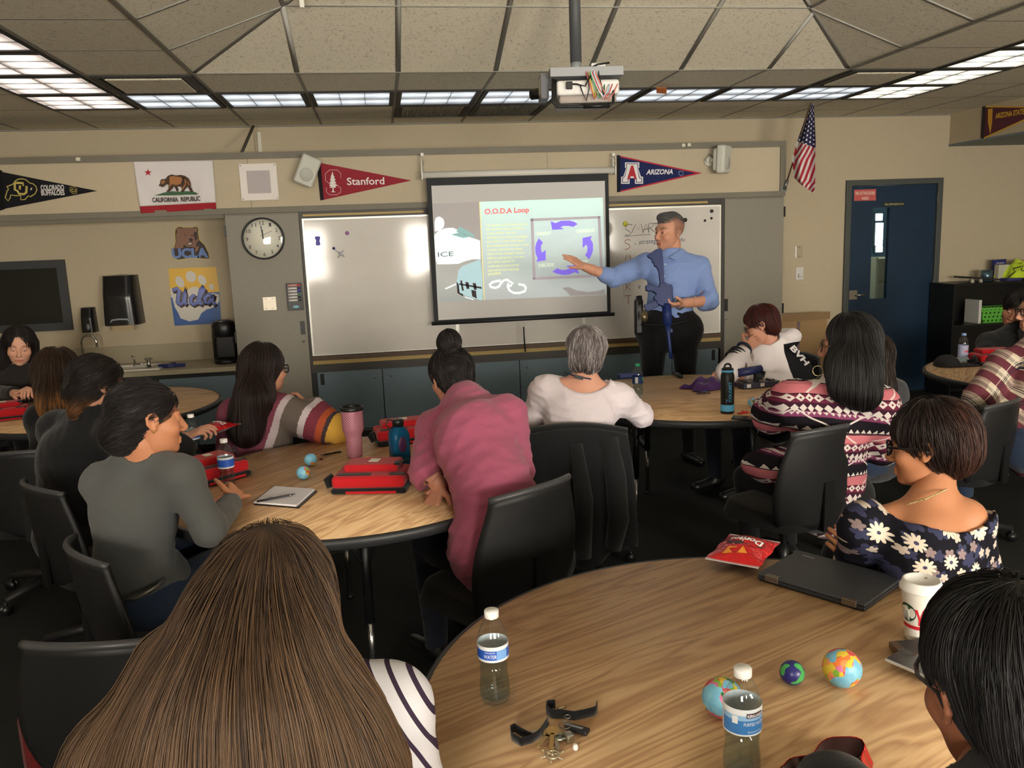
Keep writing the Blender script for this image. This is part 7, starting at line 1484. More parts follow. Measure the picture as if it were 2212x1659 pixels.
man = person('standing man in light blue shirt pointing at the screen with a blue dummy rifle', H, (206, 150, 124), J, dict(m=m_bs, o=.014, so=.006, sleeve=.10, sful=1.06, wr=.010, seed=4, neck='crew', add=[cuffL, cap(D(1533, 642, d-.08), D(1521, 655, d-.12), .066, .062, k=.01)]),
    fabric('trousers_black', (24, 23, 25), .2, 200), spec(prims=hp, flow=dflow(0, -1, -.25), m=hairmat((70, 68, 68), (104, 102, 102)), n=1800, nst=7, step=.011, rad=.0009, lift=.002, jit=.15, mask=lambda V_: V_[:, 2] > .04),
    dict(fem=False, bulk=1.18, arm=1.05, eyes=True, gaze=(-.25, 1, -.1), hh=.0036, stubble=.45, brow=(.22, .19, .18), shade=.9, shadec=(.50, .50, .53), fat=.003))
org = man.location
def pw(mb, nm, mat, par=None, **k):
    p_ = par or man; r = p_
    while r.parent: r = r.parent
    o = mb.build(nm, mat, None, None, **k); o.data.transform(Matrix.Translation([-c for c in r.location])); o.parent = p_; return o
mb = MB()                                                  # collar, buttons, belt, badge, watch, holster
cc = D(1450, 549, d-.06)
for a in ((1424, 540), (1472, 542)): mb.slab([D(a[0], a[1]-4, d-.085), D(1446, 556, d-.135), D(a[0]*.6+1446*.4-2, 562, d-.14), D(a[0]+(6 if a[0] > 1446 else -5), 553, d-.10)], .006, FW*-1)
pw(mb, 'collar', m_bs)
for (x, y) in ((1437, 571), (1435, 597)): pw(MB().ball(D(x, y, d-.205), .006, 10), 'button', C((226, 232, 240), .3))
pw(MB().tube([D(1383, 697, d-.03), D(1400, 702, d-.19), D(1440, 703, d-.22), D(1480, 694, d-.17), D(1500, 686, d-.02)], .020, 8, flat=.35), 'belt', m_blackpl)
pw(MB().lathe([(0, 0), (.036, .001), (.034, .007), (0, .010)], 24, M4=frame(D(1392, 683, d-.225), (1, 0, 0), -FW) @ Matrix.Diagonal((.75, 1.25, 1, 1))), 'badge', C((120, 108, 84), .3, .8))
pw(MB().box((-.035, -.03, -.19), (.03, .03, .08), Matrix.Translation(Vector(D(1380, 668, d-.10))), bev=.02), 'holster', m_blackpl)
pw(MB().tube([D(1380, 640, d-.10), D(1382, 660, d-.11)], .024, 12), 'holstered_grip', m_blackpl)
wp = D(1468, 657, d-.29); wd = J['wl']-J['el']; pw(MB().ring(tuple(wp), .035, .009, 24, 8, M4=frame((0, 0, 0), (0, 1, 0), wd)), 'wristwatch', C((190, 188, 184), .25, .85))
# the blue rifle
dR = d-.36; zq = lambda pts: [(1100+x/3.95, 400+y/3.95) for x, y in pts]
rf = wthing('training_rifle', 'solid blue dummy rifle held muzzle down by the standing man', 'dummy rifle', tuple(D(1440, 775, dR)))
m_rf = M('rifle_blue', (22, 40, 96), .5); nvec = -FW
def rpoly(nm, pts, th, dz=0.0): wb(MB().slab([D(x, y, dR-dz) for x, y in zq(pts)], th, nvec), nm, m_rf, rf, bev=.003)
rpoly('stock', [(1255, 545), (1298, 538), (1308, 560), (1318, 700), (1325, 830), (1290, 845), (1278, 740), (1262, 700), (1240, 690), (1238, 672), (1222, 650), (1218, 630), (1185, 612), (1178, 595)], .034, .017)
rpoly('receiver', [(1290, 835), (1330, 828), (1348, 840), (1392, 850), (1394, 1000), (1372, 1020), (1310, 1030), (1262, 1010), (1262, 985), (1240, 975), (1236, 950), (1258, 930), (1230, 905), (1170, 898), (1165, 858), (1178, 848), (1250, 862), (1278, 868)], .046, .023)
rpoly('magazine', [(1150, 1020), (1262, 978), (1275, 1032), (1180, 1078), (1162, 1062)], .026, .013)
wb(MB().tube([D(*zq([(1340, 1010)])[0], dR), D(*zq([(1352, 1190)])[0], dR)], .032, 16), 'handguard', m_rf, rf)
mb = MB()
for k in range(10): t = k/10; c_ = D(*zq([(1342+10*t, 1035+150*t)])[0], dR); mb.ring(c_, .033, .0028, 18, 6, M4=frame((0, 0, 0), (1, 0, 0), D(*zq([(1352, 1190)])[0], dR)-D(*zq([(1340, 1010)])[0], dR)))
wb(mb, 'handguard_ribs', m_rf, rf)
wb(MB().tube([D(*zq([(1352, 1190)])[0], dR), D(*zq([(1358, 1270)])[0], dR), D(*zq([(1370, 1380)])[0], dR), D(*zq([(1382, 1482)])[0], dR)], [.022, .014, .013, .013], 14), 'barrel', m_rf, rf)
rpoly('front_sight', [(1362, 1205), (1400, 1235), (1395, 1255), (1362, 1262)], .012, .006)
rpoly('carry_rail', [(1384, 860), (1398, 868), (1398, 990), (1384, 1000)], .02, .01)

# ---------- 2 grey short hair, white shirt
d = 4.1; H = hframe(D(1268, 764, d), (.36, .93, -.05), (.04, 0, 1), 1.02); J = seated(D(1238, 1012, d-.02), (.25, .97, 0), D(1262, 828, d-.03), D(1178, 845, d), D(1338, 862, d), bow=.02,
    er=D(1385, 897, d+.10), wr=D(1350, 872, d+.36), el=D(1148, 905, d+.05), wl=D(1165, 945, d+.25), handr=(D(1330, 866, d+.45)-D(1350, 872, d+.36), (0, 0, 1), (-1, 0, 0)))
m_wh = fabric('shirt_white', (226, 214, 220), .06, 300, .85, .8); nk = D(1268, 812, d-.08)
rsn = np.random.RandomState(5)
def spiky(P): return -.0035*np.abs(np.sin(P[:, 0]*160+P[:, 2]*40)*np.sin(P[:, 2]*110+P[:, 1]*90))
hp = [ellp((0, -.016, .042), (.086, .106, .088), 0), ellp((0, -.055, -.035), (.070, .058, .058), .03), ellp((0, .098, -.045), (.082, .07, .10), .012, op='s')]
p8 = person('seated person with short grey hair and white top seen from behind beside the right table', H, (214, 158, 134), J, dict(m=m_wh, o=.014, sleeve=.92, wr=.013, so=.0, sful=1.0, seed=8, neck=None, cut=[ellp(nk, (.135, .16, .075), .01, op='s')]), m_navy,
    spec(prims=hp, noise=spiky, flow=crown_flow((0, -.04, .15), 1, 1), m=hairmat((92, 82, 80), (178, 170, 170), (60, 50, 48)), n=3200, nst=6, step=.011, rad=.0016, lift=.007, jit=.8, high=lambda P: np.clip((-.015-P[:, 2])/.05, 0, 1)), dict(bulk=1.14, fat=.004))
pw(MB().tube([D(1222, 804, d-.045), D(1240, 812, d-.10), D(1265, 817, d-.115), D(1287, 820, d-.06), D(1292, 822, d+.0)], .0065, 6, flat=.4), 'lanyard', C((44, 40, 74), .6), p8)
pw(MB().box((-.022, -.006, -.008), (.022, .006, .008), Matrix.Translation(Vector(D(1250, 815, d-.115))) @ Matrix.Rotation(.3, 4, 'Y')), 'lanyard_clip', m_blackpl, p8)

# ---------- 3 black bun, pink top
d = 3.42; H = hframe(D(975, 815, d), (-.30, .93, -.18), (-.10, .05, 1), .98); J = seated((.46, 2.90, .50), (-.55, .83, 0), D(1005, 872, d-.10), D(945, 930, d-.10), D(1092, 900, d-.24), bow=.05, lg=.42,
    ch=D(1030, 960, 3.10), wa=D(1070, 1075, 2.98), el=D(926, 1020, 3.16), wl=D(950, 1050, 3.14), er=D(1110, 1020, 3.15), wr=D(975, 1045, 3.20), handl=(D(936, 1082, 3.12)-D(950, 1050, 3.16), (-.6, -.7, 0), (.3, -.3, .9), dict(curl=(.7, 1.2, 1.2, 1.2, 1.2), sc=.98)), handr=(D(940, 1075, 3.18)-D(975, 1045, 3.25), (.3, -.9, .2), (-.8, .2, .5), dict(curl=(.8, 1.2, 1.2, 1.2, 1.2), sc=.95)))
m_pkt = fabric('top_pink', (164, 84, 110), .08, 260, .9, .6)
bunc = (-.002, -.052, .148)
hp = [ellp((0, -.020, .036), (.088, .108, .090), 0), ellp((0, -.06, -.03), (.066, .058, .055), .03), ellp(bunc, (.047, .046, .046), .012), ellp((0, .10, -.045), (.078, .07, .095), .012, op='s')]
hmk = hairmat((20, 17, 17), (44, 38, 37)); bf = to_point((0, -.05, .125))
p7 = person('seated person with black bun and pink top leaning on the middle table', H, (196, 140, 116), J, dict(m=m_pkt, o=.018, sleeve=.45, wr=.016, so=.008, sful=1.1, seed=2, neck='crew', hem=D(1070, 1172, 2.96), wsc=.9), m_navy,
    spec(prims=hp, flow=lambda P: np.where((P[:, 2:3] > .115), np.stack([-(P[:, 1]-bunc[1]), P[:, 0], .5*np.sin(P[:, 0]*60)], 1)*8, bf(P)*8+np.sin(P[:, [2, 0, 1]]*70)*.4), m=hmk, n=2600, nst=9, step=.011, rad=.0011, lift=.004, jit=.5), dict(bulk=1.10))
mb = MB()
for k, c in enumerate(((206, 196, 170), (70, 46, 62), (186, 196, 184), (120, 70, 76), (196, 200, 180), (64, 58, 78), (170, 180, 178))):
    t = k/6; pw(MB().tube([D(958+t*3, 862+t*12, d-.0), D(988, 858+t*10, d-.10), D(1018+t*6, 846+t*9, d-.085), D(1034+t*14, 832+t*12, d+.02)], .0065, 8, flat=.6), 'striped_collar', C(c, .8), p7)
pw(MB().tube([D(911, 1012, 3.20), D(916, 1032, 3.14), D(923, 1044, 3.12)], .005, 8), 'bracelet', C((70, 30, 34), .4), p7)

# ---------- 4 long dark hair, striped jumper, glasses
d = 4.22; H = hframe(D(573, 797, d), (.78, .60, -.10), (.02, .03, 1), 1.0); J = seated(D(560, 1030, d+.0), (.30, .95, 0), D(562, 872, d), D(510, 900, d+.05), D(612, 892, d-.02), lg=.35,
    ar=(-.40, 4.36, .13), kr=(-.50, 4.30, .5), fr=(1, .1, 0), er=D(722, 930, d-.06), wr=D(665, 875, d+.05), el=D(505, 975, d+.1), wl=D(560, 965, d+.22), handr=(D(640, 850, d+.1)-D(665, 875, d+.05), (.5, .3, .6), (-.3, .9, .2), dict(curl=(.4, .9, 1, 1, 1))))
m_st = M('jumper_stripes', (130, 70, 84), .9, spec=.1); ax = J['er']-J['sr']; L_ = np.linalg.norm(ax); ax = ax/L_; s0 = J['sr']-np.array([J['pe'][0], J['pe'][1], 0])
vx, vy, vz = m_st.xyz(m_st.coord()); t = (vx-float(s0[0]))*float(ax[0])+(vy-float(s0[1]))*float(ax[1])+(vz-float(s0[2]))*float(ax[2])
m_st.base(m_st.ramp(t*(1/L_)+m_st.noise(m_st.coord(), 120, 2)*.04-.02, [(0, (122, 66, 82)), (.0, (186, 172, 176)), (.12, (104, 94, 88)), (.44, (198, 186, 190)), (.56, (126, 58, 72)), (.77, (176, 84, 54)), (.90, (70, 58, 62)), (.98, (206, 160, 70))], 'CONSTANT')); m_st.bump(m_st.noise(m_st.coord(), 9, 3, .55, .6), .4, .01)
hp = cap_hair(.013)+[ellp((0, -.055, .0), (.082, .085, .11), .04)]
HW = lambda P: h2w(H, P)
hw = [ellp(h2w(H, [(0, -.018, .04)])[0], (.098, .098, .096), 0), cap(h2w(H, [(0, -.05, .0)])[0], D(550, 860, d-.10), .085, .080, k=.04), cap(D(550, 860, d-.10), D(535, 932, d-.10), .085, .088, k=.05), cap(D(520, 880, d-.06), D(515, 922, d-.06), .05, .05, k=.04), ellp(h2w(H, [(.0, .125, -.05)])[0], (.085, .085, .12), .01, op='s')]
p6 = person('seated person with very long dark hair, glasses and multicoloured striped jumper', H, (190, 138, 112), J, dict(m=m_st, o=.018, sleeve=.95, so=.014, sful=1.2, wr=.008, seed=6, neck='crew'), m_jean,
    spec(prims=hw, local=False, flow=crown_flow(h2w(H, [(0, -.01, .13)])[0], 1, 1), m=hairmat((26, 19, 18), (52, 38, 34), (66, 34, 34)), n=3000, nst=17, step=.018, rad=.0013, lift=.005, jit=.22, mask=lambda V_: V_[:, 2] > float(H[0][2])-.10), dict(bulk=1.12, brow=(.2, .15, .14), shoe=C((92, 86, 78), .8)))
pw(MB().ball((-.245, 4.375, .085), (.035, .036, .022), 12), 'toe_cap', C((206, 200, 184), .5), p6)
glasses(p6, H, (22, 20, 34), .003, 1.05)

# ---------- 5 grey jumper, profile
d = 2.74; H = hframe(D(322, 905, d), (.90, .42, -.10), (-.10, .05, 1), 1.02); J = seated(D(300, 1290, d+.22), (.50, .86, 0), D(304, 982, d+.03), D(222, 1044, d+.12), D(392, 1030, d-.02), bow=.03,
    er=D(452, 1145, d+.02), wr=D(503, 1083, d+.32), el=D(300, 1150, d+.45), wl=D(470, 1088, d+.42), handr=(D(510, 1055, d+.40)-D(503, 1083, d+.32), (.8, -.3, .5), (-.5, .4, .7), dict(curl=(.5, 1, 1.1, 1.2, 1.2), sc=.95)), handl=(D(500, 1062, d+.5)-D(470, 1088, d+.42), (-.5, -.5, .8), (.6, -.4, .6), dict(curl=(.5, 1, 1.1, 1.1, 1.1), sc=.95)))
m_gr = fabric('jumper_grey', (92, 93, 92), .10, 320, .95, .5)
hp = [ellp((0, -.022, .038), (.086, .108, .090), 0), ellp((0, -.085, -.045), (.062, .060, .062), .04), ellp((0, .102, -.050), (.10, .070, .105), .012, op='s'), ellp((.085, .012, -.055), (.03, .040, .052), .012, op='s'), ellp((-.085, .012, -.055), (.03, .040, .052), .012, op='s')]
p4 = person('seated person in grey jumper with dark pulled-back hair seen in profile at the left', H, (198, 134, 98), J, dict(m=m_gr, o=.010, sleeve=.95, wr=.007, so=.004, seed=9, neck='crew', hem=D(318, 1262, d+.22)), m_jean,
    spec(prims=hp, flow=lambda P: np.array([0, -1., -.45])-P*np.array([3, 0, 0])+np.sin(P[:, [2, 0, 1]]*60)*.15, m=hmk, n=3000, nst=8, step=.013, rad=.0010, lift=.004, jit=.3), dict(hh=.0036, eyes=True, gaze=(0, 1, 0), brow=(.18, .14, .13), bulk=1.02, hv=.003))
pw(MB().ball(h2w(H, [(.084, -.002, -.036)])[0], .0042, 12), 'earring', C((230, 190, 110), .15, .9), p4)
pw(MB().tube([D(262, 1298, d+.03), D(300, 1290, d-.01), D(340, 1268, d+.02), D(357, 1245, d+.12)], .014, 8, flat=.5), 'studded_belt', C((130, 126, 120), .35, .6), p4)

# ---------- 6 black clothes, dark hair, glasses (left)
d = 3.8; H = hframe(D(215, 828, d), (.85, .50, -.10), (0, 0, 1), 1.02); J = seated(D(170, 1160, d+.05), (.65, .76, 0), D(205, 898, d), D(130, 930, d+.12), D(262, 940, d-.08), bow=.06, 
    er=D(360, 1010, d-.10), wr=D(398, 948, d+.0), el=D(220, 1010, d+.4), wl=D(330, 985, d+.45), handr=(D(432, 930, d+.0)-D(398, 948, d+.0), (-.1, -.2, 1), (-.3, .9, .1), dict(curl=(.5, .5, .7, .9, 1.0))))
hp = [ellp((0, -.020, .034), (.092, .112, .094), 0), ellp((0, -.07, -.035), (.070, .068, .060), .04), cap((0, -.10, -.03), (.03, -.10, -.12), .038, .030, k=.03), ellp((0, .100, -.045), (.085, .070, .10), .012, op='s')]
p3 = person('seated person in black with dark tied hair and glasses, hand dangling over the table', H, (190, 138, 112), J, dict(m=m_blk, o=.020, sleeve=.96, wr=.008, so=.012, sful=1.15, seed=12, neck='crew'), m_blk,
    spec(prims=hp, flow=lambda P: np.array([0.05, -.8, -.5])+np.sin(P[:, [2, 0, 1]]*60)*.15, m=hairmat((24, 20, 19), (46, 38, 34), (128, 84, 44)), n=2400, nst=9, step=.012, rad=.0012, lift=.005, jit=.35, high=lambda P: np.clip((-.05-P[:, 2])/.05, 0, 1)*(P[:, 1] < -.03)), dict(bulk=1.22))
glasses(p3, H, (20, 20, 22), .003)

# ---------- 7 golden-streaked hair (left, behind)
d = 4.32; H = hframe(D(130, 805, d), (.55, .80, -.05), (0, 0, 1), 1.0); J = seated(D(120, 1050, d), (.3, .95, 0), D(128, 875, d), D(85, 905, d), D(185, 905, d))
hw = [ellp(h2w(H, [(0, -.018, .04)])[0], (.094, .098, .094), 0), cap(h2w(H, [(0, -.05, .0)])[0], D(120, 880, d-.10), .082, .075, k=.04), cap(D(152, 850, d-.08), D(168, 905, d-.10), .045, .03, k=.03), ellp(h2w(H, [(.0, .125, -.05)])[0], (.085, .085, .12), .01, op='s')]
zc_ = float(D(130, 830, d)[2])
p2 = person('seated person with dark hair fading to golden ends behind the person in black', H, (190, 138, 112), J, dict(m=m_blk, o=.014, sleeve=.9, seed=13), m_blk,
    spec(prims=hw, local=False, flow=crown_flow(h2w(H, [(0, -.01, .13)])[0], 1, 1), m=hairmat((34, 25, 20), (66, 46, 32), (168, 112, 58)), n=2200, nst=13, step=.016, rad=.0014, lift=.006, jit=.3, high=lambda P: np.clip((zc_-P[:, 2])/.07, 0, 1), mask=lambda V_: V_[:, 2] > zc_-.05))

# ---------- 8 smiling face at the left edge
d = 5.62; H = hframe(D(42, 748, d), (.30, -.93, -.22), (.10, 0, 1), 1.0); J = seated(D(40, 930, d+.1), (.15, -.98, 0), D(42, 800, d+.05), D(92, 815, d+.05), D(-8, 820, d+.05), er=D(-15, 850, d-.1), wr=D(35, 850, d-.35), el=D(100, 850, d-.1), wl=D(75, 852, d-.32),
    handr=(D(58, 838, d-.40)-D(35, 850, d-.35), (0, -.3, 1), (.5, -.5, .6), dict(curl=(.4, .8, .8, .8, .8))), handl=(D(60, 845, d-.42)-D(75, 852, d-.32), (0, -.3, 1), (-.5, -.5, .6), dict(curl=(.4, .8, .8, .8, .8))))
hw = [ellp(h2w(H, [(0, -.020, .042)])[0], (.094, .098, .096), 0), cap(h2w(H, [(.072, -.01, .02)])[0], h2w(H, [(.080, -.01, -.16)])[0], .034, .040, k=.03), cap(h2w(H, [(-.072, -.01, .02)])[0], h2w(H, [(-.080, -.01, -.16)])[0], .034, .040, k=.03), cap(h2w(H, [(0, -.06, .0)])[0], h2w(H, [(0, -.06, -.15)])[0], .08, .08, k=.04), ellp(h2w(H, [(.0, .120, -.012)])[0], (.064, .080, .112), .012, op='s')]
p1 = person('smiling person with long black hair facing the camera at the left edge', H, (216, 162, 136), J, dict(m=fabric('top_dark_brown', (44, 40, 38), .2), o=.016, sleeve=.92, seed=14), m_blk,
    spec(prims=hw, local=False, flow=crown_flow(h2w(H, [(0, -.0, .13)])[0], 1, 1), m=hairmat((22, 18, 18), (46, 38, 36)), n=1600, nst=11, step=.02, rad=.0014, lift=.004, jit=.2), dict(eyes=True, gaze=(-.1, 1, -.45), lip=(.80, .46, .46), hh=.004))

# ---------- 9 long light brown hair in the foreground
d = 1.40; H = hframe(D(596, 1300, d), (.28, .95, -.14), (-.03, .05, 1), 1.0); J = seated(D(560, 1900, d+.02), (.25, .97, 0), D(575, 1450, d-.02), D(345, 1570, d-.02), D(842, 1530, d+.02), er=D(905, 1760, d+.08), wr=D(860, 1800, d+.3), bow=.02)
m_s5 = M('striped_jersey', (196, 194, 196), .9, spec=.1); vx, vy, vz = m_s5.xyz(m_s5.coord()); q5 = vx*0.83+vz*0.40+vy*.1; m_s5.base(m_s5.mix((q5*(1/.026)).frac().lt(.27), (190, 188, 192), (52, 40, 56))); m_s5.bump(m_s5.noise(m_s5.coord(), 9, 3), .3, .01)
hw = [ellp(h2w(H, [(0, -.016, .040)])[0], (.088, .108, .094), 0), ellp(h2w(H, [(0, -.05, .0)])[0], (.095, .095, .105), .04), cap(h2w(H, [(0, -.06, -.02)])[0], D(520, 1470, d-.13), .090, .095, k=.06),
    cap(D(500, 1380, d-.11), D(440, 1600, d-.14), .07, .10, k=.06), cap(D(620, 1400, d-.12), D(690, 1640, d-.12), .06, .09, k=.06), cap(D(440, 1580, d-.13), D(380, 1800, d-.13), .095, .13, k=.06), cap(D(560, 1560, d-.15), D(560, 1850, d-.16), .10, .14, k=.08), cap(D(700, 1620, d-.12), D(760, 1850, d-.12), .08, .11, k=.07),
    cap(D(360, 1420, d-.08), D(260, 1640, d-.10), .035, .05, k=.06), cap(D(250, 1640, d-.10), D(180, 1850, d-.10), .06, .08, k=.06), cap(D(715, 1460, d-.07), D(800, 1640, d-.05), .030, .045, k=.05)]
hz0 = float(H[0][2])
p5 = person('person with very long light brown hair and striped jersey in the foreground seen from behind', H, (206, 156, 130), J, dict(m=m_s5, o=.014, sleeve=.9, wr=.006, seed=15, so=.004), m_jean,
    spec(prims=hw, local=False, h=.006, flow=crown_flow(h2w(H, [(0.01, -.035, .125)])[0], 1, 1), m=hairmat((56, 42, 31), (98, 73, 51), (42, 31, 26), .55), n=15000, nst=26, step=.024, rad=.00075, lift=.006, jit=.16, high=lambda P: np.clip((P[:, 2]-hz0+.10)/.16, 0, 1)*.9, mask=lambda V_: (V_[:, 2] > hz0-.28)), dict(fat=.0))

# ---------- 10 black short hair, bottom right corner
d = 1.03; H = hframe(D(2174, 1490, d), (.12, .97, -.22), (-.02, .1, 1), 1.04); J = seated(D(2210, 2250, d-.05), (-.30, .95, 0), D(2185, 1740, d-.04), D(2010, 1930, d), D(2460, 1880, d-.04), bow=.02)
hp = [ellp((0, -.020, .044), (.086, .106, .092), 0), ellp((0, -.060, -.025), (.066, .058, .060), .03), ellp((0, .100, -.040), (.10, .068, .098), .010, op='s'), ellp((-.088, .0, -.022), (.026, .034, .044), .008, op='s'), ellp((.088, .0, -.022), (.026, .034, .044), .008, op='s')]
p13 = person('person with short black hair and glasses cut off by the bottom right corner', H, (150, 96, 72), J, dict(m=m_blk, o=.012, sleeve=.9, seed=16), m_blk,
    spec(prims=hp, flow=crown_flow((.0, -.045, .14), 1, 1), m=hairmat((14, 13, 14), (36, 34, 35)), h=.005, n=9000, nst=9, step=.011, rad=.0007, lift=.005, jit=.25), dict(hh=.0030, fem=False, stubble=.35, bulk=1.05))
glasses(p13, H, (26, 24, 28), .0024)

# ---------- 11 floral top, dark short hair
d = 2.34; H = hframe(D(2006, 962, d), (-.70, .68, -.12), (.0, .05, 1), .98); J = seated(D(2045, 1330, d-.02), (-.45, .89, 0), D(2012, 1085, d-.02), D(1872, 1140, d+.0), D(2085, 1120, d-.05), bow=.02,
    el=D(1850, 1215, d+.12), wl=D(1900, 1230, d+.25), er=D(2110, 1225, d+.05), wr=D(1850, 1210, d+.22), handr=(D(1800, 1165, d+.13)-D(1838, 1208, d+.2), (-.5, -.6, .5), (.2, -.4, .8), dict(curl=(.4, .7, .7, .7, .7), sc=1.0)))
m_fl = M('floral_cloth', (32, 32, 52), .85, spec=.15); cu = m_fl.coord(); wx, wy, wz = m_fl.xyz(cu)
def flower(scale, rnd, n_pet, rad, cen, seed):
    cmb = m_fl.n('ShaderNodeCombineXYZ'); m_fl.lk((wx*scale+seed).s, cmb.inputs[0]); m_fl.lk((wz*scale+seed*.7).s, cmb.inputs[1]); vo = m_fl.n('ShaderNodeTexVoronoi'); vo.voronoi_dimensions = '2D'; vo.inputs['Scale'].default_value = 1; vo.inputs['Randomness'].default_value = rnd; m_fl.lk(cmb.outputs[0], vo.inputs['Vector'])
    px_, py_, _ = m_fl.xyz(vo.outputs['Position']); dx_ = wx*scale+seed-px_; dy_ = wz*scale+seed*.7-py_; r_ = (dx_*dx_+dy_*dy_).sqrt(); an = dy_.atan2(dx_); sp = m_fl.n('ShaderNodeSeparateColor'); m_fl.lk(vo.outputs['Color'], sp.inputs[0]); rr_ = V(m_fl.nt, sp.outputs[0])
    pet = ((an*(n_pet/2.0)+rr_*6.0).sin()).abs(); R_ = (pet*.45+.55)*rad*(rr_*.5+.6); return r_.lt(R_), r_.lt(rad*cen), rr_
f1, c1, r1 = flower(12.5, .6, 11, .36, .17, 3.1); f2, c2, r2 = flower(24, .9, 5, .36, .10, 7.7); f3, c3, r3 = flower(19, 1.0, 5, .44, .0, 11.3)
base_ = m_fl.mix(f3, (22, 21, 30), (56, 58, 84)); base_ = m_fl.mix(f2*r2.gt(.35), base_, m_fl.mix(r2.gt(.7), (196, 182, 168), (140, 122, 122))); base_ = m_fl.mix(f1*r1.gt(.25), base_, (222, 208, 190)); base_ = m_fl.mix(c1*r1.gt(.25), base_, (74, 70, 96)); m_fl.base(base_); m_fl.bump(m_fl.noise(cu, 12, 3), .4, .01)
nk = D(2020, 1078, d-.03)
hp = [ellp((0, -.022, .040), (.088, .108, .094), 0), ellp((0, -.066, -.020), (.070, .060, .062), .03), ellp((0, .100, -.045), (.10, .072, .100), .012, op='s'), ellp((.085, .008, -.052), (.03, .036, .046), .01, op='s'), ellp((-.085, .008, -.052), (.03, .036, .046), .01, op='s')]
p12 = person('seated person in floral top with short dark hair, glasses and necklace at the right', H, (188, 128, 92), J, dict(m=m_fl, o=.014, sleeve=.75, so=.008, wr=.006, seed=17, neck=None, cut=[ellp(nk, (.150, .150, .085), .01, op='s')]), m_navy,
    spec(prims=hp, flow=crown_flow((0, -.01, .15), .8, 1.1), m=hairmat((24, 18, 18), (50, 36, 32), (92, 56, 44)), n=4200, nst=8, step=.013, rad=.0011, lift=.007, jit=.35, high=lambda P: np.clip((-P[:, 1]-.05)/.06, 0, 1)*.6), dict(hh=.0038, bulk=.98))
glasses(p12, H, (20, 20, 24), .0035, 1.1)
mb = MB(); pts = [D(1940, 1100, d+.02), D(1965, 1088, d-.07), D(2000, 1078, d-.105), D(2035, 1062, d-.10), D(2056, 1052, d-.03)]
for k in range(44):
    t = k/43*4; i = min(int(t), 3); q = pts[i]*(1-(t-i))+pts[i+1]*(t-i); mb.ball(q, .0032, 6)
pw(mb, 'necklace', C((222, 200, 150), .25, .8), p12)

# ---------- 12 long black hair, patterned cardigan
d = 3.64; H = hframe(D(1832, 745, d), (-.80, .58, -.06), (0, 0, 1), 1.08); J = seated(D(1790, 1075, d+.22), (-.30, .95, 0), D(1822, 838, d+.02), D(1712, 870, d+.05), D(1892, 880, d-.0), bow=.0,
    el=D(1668, 893, d+.22), wl=D(1700, 850, d+.42), er=D(1905, 960, d+.15), wr=D(1760, 930, d+.35), handl=(D(1690, 830, d+.5)-D(1700, 850, d+.42), (-.3, 0, 1), (.3, .6, .5)))
m_cg = M('cardigan_pattern', (160, 96, 110), .9, spec=.1); vx, vy, vz = m_cg.xyz(m_cg.coord()); wv_ = m_cg.noise(m_cg.coord(), 5, 2)*.03; u = vx+vy*.25; v = vz+wv_+.02*(vx*6.0).sin()
per = .205; vv = ((v*(1/per))+.35).frac(); line_ = ((v*(1/.0125)).frac()).lt(.38)
tri = lambda s_, ph=0.0: ((u*(1/s_)+ph).frac()-.5).abs()*2.0
dia = (tri(.042)+((vv-.10)*(1/.085)).abs()).lt(1.0)*(tri(.042)+((vv-.10)*(1/.085)).abs()).gt(.32); dia2 = (tri(.034, .3)+((vv-.88)*(1/.09)).abs()).lt(.95)
tr1 = (tri(.030)-(vv-.42)*(1/.10)).gt(.15)*vv.band(.42, .52); tr2 = (tri(.022)-(.80-vv)*(1/.07)).gt(.15)*vv.band(.73, .80); bigx = ((tri(.30)-(vv-.45).abs()*(1/.42)).abs()).lt(.045)*vv.band(.2, .95)
col = m_cg.mix(vv.band(.18, .40), m_cg.mix(vv.band(.40, .70), (104, 40, 62), (28, 24, 30)), (190, 110, 118)); col = m_cg.mix(vv.band(.70, 1.0), col, m_cg.mix(vv.gt(.82), (126, 62, 96), (58, 30, 44)))
col = m_cg.mix(line_*(vv.band(.14, .20)+vv.band(.37, .44)+vv.band(.66, .74)).min(1.0), col, (42, 26, 36)); col = m_cg.mix(dia.max(dia2).max(tr1).max(tr2).max(bigx), col, (206, 196, 190)); m_cg.base(col); m_cg.bump(m_cg.noise(m_cg.coord(), 10, 3), .5, .01)
hw = [ellp(h2w(H, [(0, -.016, .040)])[0], (.096, .100, .096), 0), cap(h2w(H, [(0, -.04, .02)])[0], D(1850, 800, d-.07), .090, .090, k=.05), cap(D(1850, 790, d-.07), D(1864, 850, d-.10), .088, .070, k=.05), cap(D(1820, 790, d-.07), D(1822, 838, d-.10), .065, .055, k=.05), ellp(h2w(H, [(.0, .130, -.05)])[0], (.10, .085, .12), .01, op='s')]
p11 = person('seated person with long black hair and patterned pink, black and white cardigan', H, (180, 128, 104), J, dict(m=m_cg, o=.022, sleeve=.7, so=.016, sful=1.2, wr=.011, seed=18, neck='crew', name='cardigan', wsc=.8, add=[cap(D(1760, 1000, d+.14), D(1665, 1015, d+.20), .085, .075, k=.06), cap(D(1690, 1000, d+.16), D(1625, 1000, d+.24), .07, .055, k=.06)]), m_blk,
    spec(prims=hw, local=False, flow=crown_flow(h2w(H, [(0, .0, .14)])[0], 1, 1), m=hairmat((16, 15, 16), (44, 41, 41)), n=4500, nst=13, step=.019, rad=.0012, lift=.005, jit=.14, mask=lambda V_: V_[:, 2] > float(H[0][2])-.14), dict(bulk=1.16))
glasses(p11, H, (90, 70, 50), .003, 1.1)
